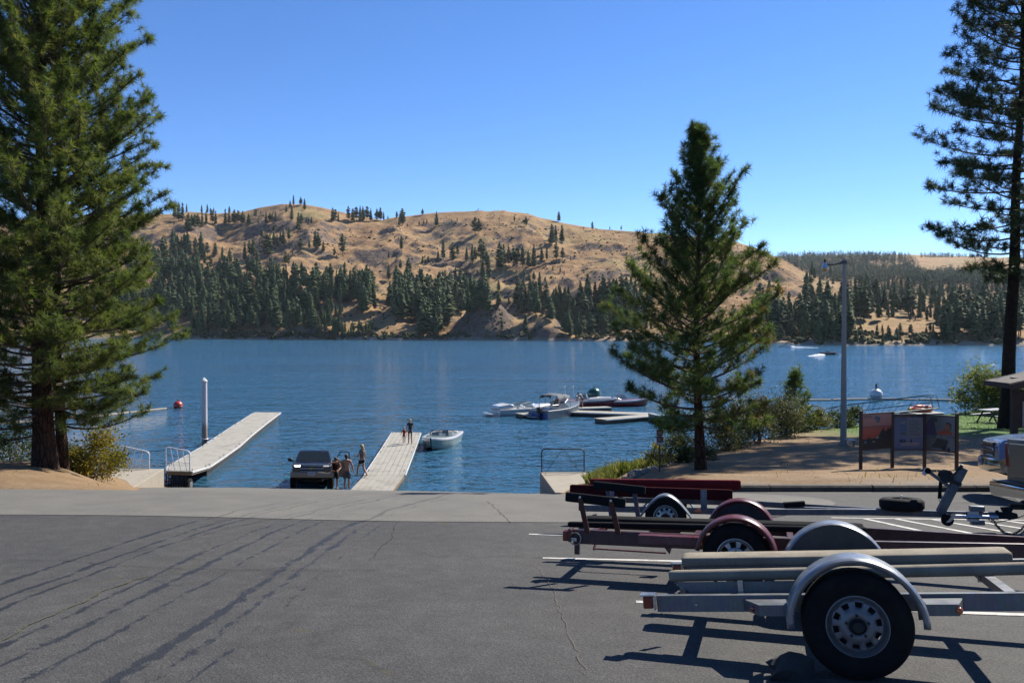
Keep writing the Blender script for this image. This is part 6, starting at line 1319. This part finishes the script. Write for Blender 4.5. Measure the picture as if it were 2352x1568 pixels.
I = lambda n, c: pm('ink_' + n, tuple(x * .65 for x in c), .6, var=.25, scale=20)  # inks darkened evenly, the shade on the board put into their colour
k1 = I('black', (.008, .008, .008)); kb = I('blue', (.08, .22, .36)); kw = I('white', (.50, .52, .52)); kg = I('green', (.12, .17, .06)); ko = I('orange', (.55, .10, .03)); kp = I('purple', (.05, .04, .12)); ks = I('skin', (.35, .18, .12)); kr = I('red', (.35, .04, .05)); kd = I('dim_text', (.30, .18, .15)); kgr = I('grey', (.30, .34, .38)); kdk = I('darkgrey', (.045, .05, .055))
pn, Lp = PF[0]
sil = [(0, .0), (Lp, 0), (Lp, .62), (Lp * .93, .50), (Lp * .88, .56), (Lp * .82, .47), (Lp * .76, .47), (Lp * .72, .56), (Lp * .68, .53), (Lp * .60, .42), (Lp * .54, .33), (Lp * .48, .30), (Lp * .45, .35), (Lp * .42, .29), (Lp * .36, .28), (Lp * .25, .29), (Lp * .21, .35), (Lp * .17, .29), (Lp * .1, .27), (0, .29)]
plate(pn, sil, k1, nm_='treeline_print')
for r_, m in ((rect(.47, .80, .12, .09), kb), (rect(.53, .72, .11, .07), kb), (rect(.58, .79, .08, .07), kg), (rect(.06, .16, .09, .07), kb), (rect(.50, .28, .10, .05), kw), (rect(.36, .19, .12, .02), kw), (rect(.30, .15, .18, .02), kdk)): plate(pn, r_, m, .018, 'inset_print')
for z in (.90, .86): plate(pn, rect(.05, z, .30, .018), kd, .018, 'text_line')
pn, Lp = PF[1]
plate(pn, rect(Lp * .44, .34, Lp * .54, .54), kgr, .0165, 'notice_sheet')
for k in range(4): plate(pn, rect(Lp * .22, .42 + .10 * k, Lp * .17, .055), (kg, kb, kb, kgr)[k], .0165, 'inset_print')
for k in range(9): plate(pn, rect(Lp * .48, .40 + .05 * k, Lp * (.42 - .05 * (k % 3)), .012), kdk, .0195, 'text_line')
plate(pn, rect(.04, .90, Lp * .5, .02), kd, .0165, 'text_line')
plate(pn, [(Lp * .18, .17), (Lp * .26, .11), (Lp * .8, .12), (Lp * .9, .18), (Lp * .6, .20)], kw, .0165, 'boat_print'); plate(pn, [(Lp * .2, .135), (Lp * .84, .145), (Lp * .88, .16), (Lp * .22, .15)], kr, .019, 'boat_stripe_print')
for x in (.19, .26, .34, .56): plate(pn, [(Lp * x, .19), (Lp * x + .045, .19), (Lp * x + .04, .27), (Lp * x + .02, .29), (Lp * x + .005, .27)], kdk, .019, 'figure_print')
pn, Lp = PF[2]
for poly, m in (([(0, .42), (Lp * .38, .42), (Lp * .30, .70), (Lp * .28, .80), (Lp * .12, .84), (0, .70)], kp), ([(Lp * .14, .80), (Lp * .40, .78), (Lp * .38, .90), (Lp * .16, .90)], kdk), ([(Lp * .40, .46), (Lp * .92, .46), (Lp * .90, .53), (Lp * .70, .58), (Lp * .46, .53)], ko), ([(Lp * .60, .56), (Lp * .82, .54), (Lp * .86, .66), (Lp * .78, .76), (Lp * .66, .72)], ks), ([(Lp * .72, .66), (Lp * .88, .60), (Lp * .88, .74), (Lp * .78, .80), (Lp * .68, .76)], kdk), (rect(.0, .385, Lp, .012), k1), (rect(.02, .36, .12, .05), kb), (rect(.27, .36, .12, .05), kgr), (rect(.42, .36, .14, .05), kgr), ([(Lp * .2, .08), (Lp * .7, .06), (Lp * .78, .3), (Lp * .4, .34)], kdk), ([(Lp * .55, .03), (Lp * .7, .03), (Lp * .66, .18)], k1), ([(Lp * .72, .02), (Lp * .86, .02), (Lp * .8, .13)], k1)):
    plate(pn, poly, m, .0165 if m not in (ks, ko) else .019, 'picture_print')
tag(nbd, 'three panel notice board on four brown posts beside the lamp post', 'notice board')

# small symbol sign on a post
p = at(1515, 1083, 23.1); zg = g1(p.x, p.y); sg_ = empty('symbol_sign', (p.x, p.y, zg)); topz = at(1515, 980, 23.1).z - zg
mb = MB(); mb.beam((0, .02, -.1), (0, .02, topz), .045, .03, (1, 0, 0)); mb.build('post', M_brown, sg_, None)
M_sbr = pm('sign_brown', (.16, .030, .022), .5); M_swh = pm('sign_white', (.62, .60, .56), .5)
for k, z in enumerate((topz - .16, topz - .345)):
    mb = MB(); q = .155 / 2 + .01; r_ = .02; pts = []
    for cx, cz, a0 in ((q - r_, q - r_, 0), (-q + r_, q - r_, 90), (-q + r_, -q + r_, 180), (q - r_, -q + r_, 270)):
        for a in (0, 45, 90): pts.append((cx + r_ * math.cos(R(a0 + a)), cz + r_ * math.sin(R(a0 + a))))
    mb.prism([(x, zz + z) for x, zz in pts], -.006, .004); s_ = mb.build('sign_plate', M_sbr, sg_, None)
    M2 = lambda poly: plate(s_, [(x, zz + z) for x, zz in poly], M_swh, .0075, 'symbol')
    def sp(poly): 
        mb = MB(); mb.prism([(x, zz + z) for x, zz in poly], -.0085, -.0062); mb.build('symbol', M_swh, s_, None)
    if k == 0:
        sp([(-.055, .0), (.045, .0), (.06, .022), (-.03, .022), (-.045, .03)]); sp([(-.06, -.012), (.055, -.012), (.055, -.020), (-.06, -.020)]); sp([(-.06, -.045), (.06, -.03), (.06, -.04), (-.06, -.056)])
    else:
        sp([(-.06, -.03), (.06, -.03), (.06, -.04), (-.06, -.04)]); sp([(-.04, -.015), (.0, .025), (.03, .012), (.02, .004), (.003, .012), (-.02, -.015)]); sp([(.035, .02), (.05, .02), (.05, .036), (.035, .036)]); sp([(-.06, .045), (-.05, .055), (.06, -.05), (.05, -.058)])
mb = MB(); mb.box((0, 0, topz - .465), (.165, .008, .055)); mb.build('lower_plate', M_swh, sg_, None); tag(sg_, 'brown symbol sign with two square plates on a thin post', 'sign')

# pay kiosk at the right edge
kx, ky = 16.35, 27.0; kz = g1(kx, ky) - .14; ks_ = empty('pay_kiosk', (kx, ky, kz)); M_kio = pm('kiosk_timber', (.030, .016, .013), .7, var=.3, scale=3)
for x in (0, 2.9):
    mb = MB(); mb.beam((x, 0, -.2), (x, 0, 2.75), .20, .16, (1, 0, 0)); mb.build('post', M_kio, ks_, None, .006)
mb = MB(); mb.prism([(-.58, 2.60), (1.45, 3.05), (3.48, 2.60), (3.48, 2.43), (1.45, 2.88), (-.58, 2.43)], -.75, .75); mb.build('roof', pm('kiosk_roof', (.045, .034, .030), .8, var=.25, scale=5, bump=.4), ks_, None, .01)
mb = MB(); mb.beam((-.60, -.77, 2.47), (1.45, -.77, 2.92), .03, .19); mb.beam((1.45, -.77, 2.92), (3.5, -.77, 2.47), .03, .19); mb.build('fascia', M_kio, ks_, None)
mb = MB(); mb.box((1.45, .0, 1.72), (2.68, .06, 1.25)); mb.build('back_panel', M_kio, ks_, None); mb = MB(); mb.box((1.35, -.035, 1.55), (2.2, .02, .82)); sh_o = mb.build('notice_sheet', pm('pale_paper', (.42, .41, .37), .8, var=.2), ks_, None)
for k in range(8):
    mb = MB(); mb.box((.9 + .12 * (k % 3), -.047, 1.22 + .09 * k), (1.0 + .1 * (k % 2), .004, .02)); mb.build('text_line', pm('grey_ink', (.20, .20, .19), .8), sh_o, None)
mb = MB(); mb.beam((.1, -.02, 2.22), (2.8, -.02, 2.22), .05, .18); mb.build('header_board', M_kio, ks_, None)
fc = bpy.data.curves.new('header_text', 'FONT'); fc.body = 'PAY'; fc.size = .17; fc.extrude = .004; _fo = bpy.data.objects.new('header_text', fc); COL.objects.link(_fo); bpy.context.view_layer.update(); _me = bpy.data.meshes.new_from_object(_fo.evaluated_get(bpy.context.evaluated_depsgraph_get())); bpy.data.objects.remove(_fo); fo = bpy.data.objects.new('header_text', _me); COL.objects.link(fo); fo.parent = ks_; fo.location = (.36, -.052, 2.165); fo.rotation_euler = (R(90), 0, 0); _me.materials.clear(); _me.materials.append(pm('letter_brown', (.20, .11, .06), .6))
mb = MB(); mb.box((.72, -.15, .95), (.28, .2, .42)); mb.build('pay_box', pm('blue_box', (.10, .20, .36), .5), ks_, .5, .01); tag(ks_, 'dark timber pay kiosk with pitched roof at the right edge', 'kiosk')
# picnic table on the lawn
p = at(2282, 962, 47); pt = empty('picnic_table', (p.x, p.y, g1(p.x, p.y)), .5); M_pt = pm('table_boards', (.16, .17, .19), .6)
for k in range(4):
    mb = MB(); mb.box((0, -.3 + .2 * k, .75), (1.8, .18, .045)); mb.build('table_board', M_pt, pt, None)
for s in (-1, 1):
    mb = MB(); mb.box((0, .72 * s, .45), (1.8, .26, .045)); mb.build('seat_board', M_pt, pt, None)
    mb = MB(); mb.beam((.6 * s, -.75, .42), (.6 * s, .75, .42), .05, .09); mb.beam((.6 * s, -.6, 0), (.6 * s, -.2, .74), .05, .09, (1, 0, 0)); mb.beam((.6 * s, .6, 0), (.6 * s, .2, .74), .05, .09, (1, 0, 0)); mb.build('trestle', M_dark, pt, None)
tag(pt, 'picnic table in the shade on the lawn left of the kiosk', 'picnic table')

# ================================================================ PEOPLE
def skinmat(name, col):
    t = NT(name); n = t.noise(t.pos(), 9, 4); c = t.mix(n, tuple(x * .88 for x in col), tuple(x * 1.1 for x in col)); t.p.inputs['Subsurface Weight'].default_value = .0; return t.fin(c, .5, 0, None, .4)
SK = skinmat('sun_tanned_skin', (.46, .24, .15)); SK2 = skinmat('fair_skin', (.56, .33, .23))
def cloth(name, col, pat=None):
    t = NT(name); P = t.pos(); n = t.noise(P, 30, 3); c = t.mix(n, tuple(x * .75 for x in col), tuple(min(1, x * 1.2) for x in col))
    if pat: c = t.mix(t.ramp(t.noise(P, 14, 2), [(.48, 0), (.55, 1)]), c, pat)
    return t.fin(c, .9, 0, t.bump(t.noise(P, 16, 3), .5, .02), .2)
def skin_mesh(V, E, Rd, sub=2, root=0):
    me = bpy.data.meshes.new('skin'); me.from_pydata([tuple(v) for v in V], E, []); o = bpy.data.objects.new('skin', me); COL.objects.link(o)
    m = o.modifiers.new('Skin', 'SKIN'); m.use_smooth_shade = True; m.branch_smoothing = .4
    for i, r_ in enumerate(Rd):
        sv = me.skin_vertices[0].data[i]; r_ = r_ if isinstance(r_, tuple) else (r_, r_); sv.radius = r_; sv.use_root = (i == root)
    s = o.modifiers.new('Sub', 'SUBSURF'); s.levels = sub; s.render_levels = sub
    dg = bpy.context.evaluated_depsgraph_get(); ev = o.evaluated_get(dg); out = bpy.data.meshes.new_from_object(ev); vs = [v.co.copy() for v in out.vertices]; fs = [tuple(p.vertices) for p in out.polygons]
    bpy.data.objects.remove(o); bpy.data.meshes.remove(out); return vs, fs
def person(label, loc, rz, H, pose, skin_m, shorts=None, shirt=None, hair=None, hair_len=0, group=None, long_shorts=False, vest=None):
    """forward is +y. pose overrides joints given for a 1.75 m body"""
    J = dict(pel=(0, 0, .96), sp=(0, .0, 1.14), ch=(0, .0, 1.34), nb=(0, -.01, 1.46), nk=(0, .0, 1.53), hm=(0, .015, 1.635), ht=(0, .005, 1.72),
             ls=(-.17, -.01, 1.42), le=(-.235, -.03, 1.14), lw=(-.25, .05, .90), lh=(-.25, .08, .83), rs=(.17, -.01, 1.42), re=(.235, -.03, 1.14), rw=(.25, .05, .90), rh=(.25, .08, .83),
             lp=(-.085, 0, .91), lk=(-.10, .02, .50), la=(-.10, -.02, .085), lt=(-.115, .17, .03), rp=(.085, 0, .91), rk=(.10, .02, .50), ra=(.10, -.02, .085), rt=(.115, .17, .03))
    J.update({a: b for a, b in pose.items() if a != 'face'}); k = H / 1.75; J = {a: Vector(b) * k for a, b in J.items()}
    names = list(J); ix = {n: i for i, n in enumerate(names)}
    Rd = dict(pel=.135, sp=(.12, .10), ch=(.15, .11), nb=.075, nk=.052, hm=(.082, .095), ht=.062, ls=.064, le=.044, lw=.029, lh=(.036, .022), rs=.064, re=.044, rw=.029, rh=(.036, .022), lp=.095, lk=.06, la=.04, lt=.034, rp=.095, rk=.06, ra=.04, rt=.034)
    E = [('pel', 'sp'), ('sp', 'ch'), ('ch', 'nb'), ('nb', 'nk'), ('nk', 'hm'), ('hm', 'ht'), ('nb', 'ls'), ('ls', 'le'), ('le', 'lw'), ('lw', 'lh'), ('nb', 'rs'), ('rs', 're'), ('re', 'rw'), ('rw', 'rh'), ('pel', 'lp'), ('lp', 'lk'), ('lk', 'la'), ('la', 'lt'), ('pel', 'rp'), ('rp', 'rk'), ('rk', 'ra'), ('ra', 'rt')]
    sc = lambda r_: tuple(x * k for x in r_) if isinstance(r_, tuple) else r_ * k
    root = empty('person', loc, rz); vs, fs = skin_mesh([J[n] for n in names], [(ix[a], ix[b]) for a, b in E], [sc(Rd[n]) for n in names], 2, ix['pel'])
    mb = MB(); mb.v = [tuple(v) for v in vs]; mb.f = fs
    for h_, w_ in (('lh', 'lw'), ('rh', 'rw')):       # five fingers on each hand
        d = (J[h_] - J[w_]).normalized(); s = d.orthogonal().normalized(); q = d.cross(s)
        for i, (o_, L) in enumerate(((-.024, .062), (-.008, .075), (.008, .07), (.024, .055))):
            b = J[h_] + s * o_ * k + d * .015 * k; mb.tube([b, b + d * L * .55 * k + q * .006 * k, b + d * L * k + q * .022 * k], [.0085 * k, .008 * k, .006 * k], 6)
        b = J[h_] - d * .02 * k - s * .03 * k; mb.tube([b, b - s * .022 * k + d * .025 * k, b - s * .026 * k + d * .055 * k], [.010 * k, .009 * k, .007 * k], 6)
    f = (J['hm'] - J['nk']).normalized(); fw = Vector((0, 1, 0)); fw = (fw - f * fw.dot(f)).normalized()
    if 'face' in pose: fw = Vector(pose['face']).normalized()
    sd_ = fw.cross(f).normalized(); c = J['hm']
    mb.sphere(c + fw * .098 * k - f * .015 * k, .014 * k, 8, 6, (1, 1.2, 1.5))                     # nose
    for s in (-1, 1): mb.sphere(c + sd_ * .088 * k * s - f * .005 * k, .022 * k, 8, 6, (.5, .9, 1.3))  # ears
    mb.build('body', skin_m, root, 1.5)
    em = pm('eye_dark', (.03, .02, .02), .3)
    for s in (-1, 1):
        e = MB(); e.sphere(c + fw * .088 * k + sd_ * .032 * k * s + f * .012 * k, .011 * k, 8, 6); e.build('eye', em, root)
    e = MB(); e.sphere(c + fw * .088 * k - f * .052 * k, .02 * k, 8, 4, (1.2, .5, .35)); e.build('mouth', pm('lips', (.35, .13, .11), .5), root)
    if hair:
        hb = MB(); cc = c + f * .02 * k - fw * .012 * k; hb.sphere(cc, .1 * k, 14, 10, (1.02, 1.08, 1.08)); hb.v = [tuple(Vector(p) if (Vector(p) - cc).dot(fw) < .045 * k or (Vector(p) - cc).dot(f) > .045 * k else Vector(p) - fw * .05 * k) for p in hb.v]
        if hair_len: hb.tube([cc - fw * .05 * k, cc - fw * .085 * k - f * .08 * k, cc - fw * .08 * k - f * (.08 + hair_len) * k], [.085 * k, .075 * k, .04 * k], 10)
        hb.build('hair', hair, root, 1.5)
    def garment(nm_, chain, m, extra, sub=2):
        nn = list(dict.fromkeys([x for e in chain for x in e])); I_ = {n: i for i, n in enumerate(nn)}; P = []; Q = []
        for n in nn:
            if isinstance(n, tuple): P.append(J[n[0]].lerp(J[n[1]], n[2])); r_ = n[3]
            else: P.append(J[n]); r_ = Rd[n] if not isinstance(Rd[n], tuple) else Rd[n][0]
            Q.append((r_ + extra) * k)
        v, f_ = skin_mesh(P, [(I_[a], I_[b]) for a, b in chain], Q, sub, 0); g = MB(); g.v = [tuple(x) for x in v]; g.f = f_; g.build(nm_, m, root, 1.5)
    if shorts:
        e = .98 if long_shorts else .5; hem = lambda s: (s + 'p', s + 'k', e, .088); wst = ('pel', 'sp', .35, .125)
        garment('shorts', [('pel', wst), ('pel', 'lp'), ('lp', hem('l')), ('pel', 'rp'), ('rp', hem('r'))], shorts, .018)
    if shirt:
        bl = ('pel', 'sp', .05, .135); garment('shirt', [('sp', bl), ('sp', 'ch'), ('ch', 'nb'), ('nb', 'ls'), ('ls', ('ls', 'le', .5, .055)), ('nb', 'rs'), ('rs', ('rs', 're', .5, .055))], shirt, .014)
    if vest:
        bl = ('pel', 'sp', .1, .135); garment('vest', [('sp', bl), ('sp', 'ch'), ('ch', ('ch', 'nb', .8, .10))], vest, .035)
    tag(root, label, 'person', group); return root
H_br = pm('brown_hair', (.08, .04, .022), .7, var=.3, scale=30, bump=.5); H_dk = pm('dark_brown_hair', (.035, .02, .014), .7, var=.3, scale=30, bump=.5); H_bl = pm('blond_hair', (.55, .40, .20), .6, var=.25, scale=30, bump=.5)
rz_ = lambda x, y: float(ramp_z(x, y)) + .01
# man bending his head by the truck door
x, y = at(770, 1130, 42.0)[:2]; person('person with bowed head in open dark shirt and dark shorts beside the truck door', (x, y, rz_(x, y)), R(200), 1.74, dict(ch=(0, .10, 1.32), nb=(0, .15, 1.43), nk=(0, .19, 1.49), hm=(0, .26, 1.56), ht=(0, .31, 1.63), ls=(-.17, .12, 1.38), le=(-.27, .10, 1.12), lw=(-.14, .28, 1.02), lh=(-.09, .34, 1.02), rs=(.17, .12, 1.38), re=(.27, .12, 1.12), rw=(.15, .3, 1.0), rh=(.1, .36, 1.0), sp=(0, .03, 1.14)), SK, cloth('dark_shorts', (.035, .038, .042)), None, H_br, long_shorts=True, vest=cloth('maroon_shirt', (.07, .02, .018)))
# shirtless man from behind, arm out to the truck mirror
x, y = at(797, 1130, 41.2)[:2]; person('shirtless person seen from behind in grey shorts, arm stretched to the truck', (x, y, rz_(x, y)), R(10), 1.76, dict(ls=(-.19, 0, 1.43), le=(-.46, .02, 1.36), lw=(-.74, .05, 1.33), lh=(-.81, .06, 1.32), hm=(-.02, .03, 1.63), re=(.27, -.02, 1.15), rw=(.31, .03, .92), rh=(.32, .05, .85)), SK, cloth('grey_shorts', (.11, .115, .13)), None, H_dk, long_shorts=True)
# blonde woman on the right dock
x, y = at(832, 1104, 43.4)[:2]; person('blond person in grey patterned top and black shorts walking on the right dock', (x, y, .50), R(62), 1.70, dict(lk=(-.10, .20, .52), la=(-.11, .24, .09), lt=(-.12, .42, .03), rk=(.10, .0, .50), ra=(.10, -.26, .10), rt=(.11, -.08, .03), le=(-.25, .05, 1.16), lw=(-.2, .27, 1.14), lh=(-.19, .34, 1.15), face=(.6, 1, 0)), SK2, cloth('black_shorts', (.012, .012, .013)), cloth('patterned_top', (.10, .095, .095), (.42, .40, .37)), H_bl, .16)
# woman and child at the end of the dock
x, y = at(942, 1019, 55.5)[:2]; person('person in dark grey top and black shorts at the right dock end', (x, y, .56), R(12), 1.68, dict(re=(.25, .02, 1.16), rw=(.28, .24, 1.06), rh=(.28, .30, 1.06)), SK2, cloth('black_skirt', (.012, .012, .014)), cloth('charcoal_top', (.055, .058, .07)), H_bl, .04)
x, y = at(928, 1017, 55.9)[:2]; person('small child in a red life vest at the far end of the right dock', (x, y, .56), R(-8), 1.08, dict(hm=(0, .02, 1.64), ht=(0, .01, 1.76), le=(-.27, .0, 1.16), lw=(-.36, .04, .96), lh=(-.38, .05, .90)), SK2, cloth('navy_shorts', (.02, .022, .03)), None, H_bl, vest=cloth('red_vest', (.52, .03, .025)))
# marina: bending on the dock, seated, and in the cabin boat
p = flat(1338, 936, .42); person('person in swimwear leaning over on the dock beside the maroon boat', (p.x, p.y, .42), R(75), 1.70, dict(sp=(0, .06, 1.13), ch=(0, .20, 1.30), nb=(0, .28, 1.38), nk=(0, .34, 1.42), hm=(0, .42, 1.47), ht=(0, .48, 1.53), ls=(-.17, .27, 1.34), le=(-.2, .42, 1.12), lw=(-.18, .56, .95), lh=(-.18, .6, .9), rs=(.17, .27, 1.34), re=(.2, .42, 1.12), rw=(.18, .56, .95), rh=(.18, .6, .9)), SK2, cloth('black_swimwear', (.012, .012, .014)), None, H_dk)
sit = dict(pel=(0, 0, .20), sp=(0, -.02, .38), ch=(0, .0, .58), nb=(0, .0, .70), nk=(0, .01, .77), hm=(0, .03, .875), ht=(0, .02, .96), ls=(-.17, 0, .66), le=(-.24, .08, .42), lw=(-.2, .28, .34), lh=(-.2, .35, .34), rs=(.17, 0, .66), re=(.24, .08, .42), rw=(.2, .28, .34), rh=(.2, .35, .34), lp=(-.09, .03, .17), lk=(-.12, .42, .20), la=(-.12, .46, -.2), lt=(-.12, .62, -.26), rp=(.09, .03, .17), rk=(.12, .42, .20), ra=(.12, .46, -.2), rt=(.12, .62, -.26))
p = flat(1327, 938, .42); person('person sitting on the dock edge facing the grey fishing boat', (p.x, p.y - .1, .42), R(150), 1.70, sit, SK2, cloth('dark_swim', (.03, .03, .05)), None, H_br)
p = flat(1273, 950, .3); person('bare chested person in red shorts standing inside the grey fishing boat', (p.x + .35, p.y + 1.2, .13), R(150), 1.74, {}, SK, cloth('red_shorts', (.30, .03, .03)), None, H_dk)

# ================================================================ the summer air over the lake
hz = MB(); hz.box((0, 1700, 190), (7600, 3700, 410)); ho = hz.build('haze', None, None, None); tag(ho, kind='stuff')
hm = bpy.data.materials.new('summer_haze'); hm.use_nodes = True; hm.node_tree.nodes.remove(hm.node_tree.nodes['Principled BSDF'])
pv = hm.node_tree.nodes.new('ShaderNodeVolumePrincipled'); pv.inputs['Color'].default_value = (.80, .88, 1, 1); pv.inputs['Density'].default_value = .00003; pv.inputs['Anisotropy'].default_value = .2
hm.node_tree.links.new(pv.outputs[0], hm.node_tree.nodes['Material Output'].inputs['Volume']); ho.data.materials.append(hm)
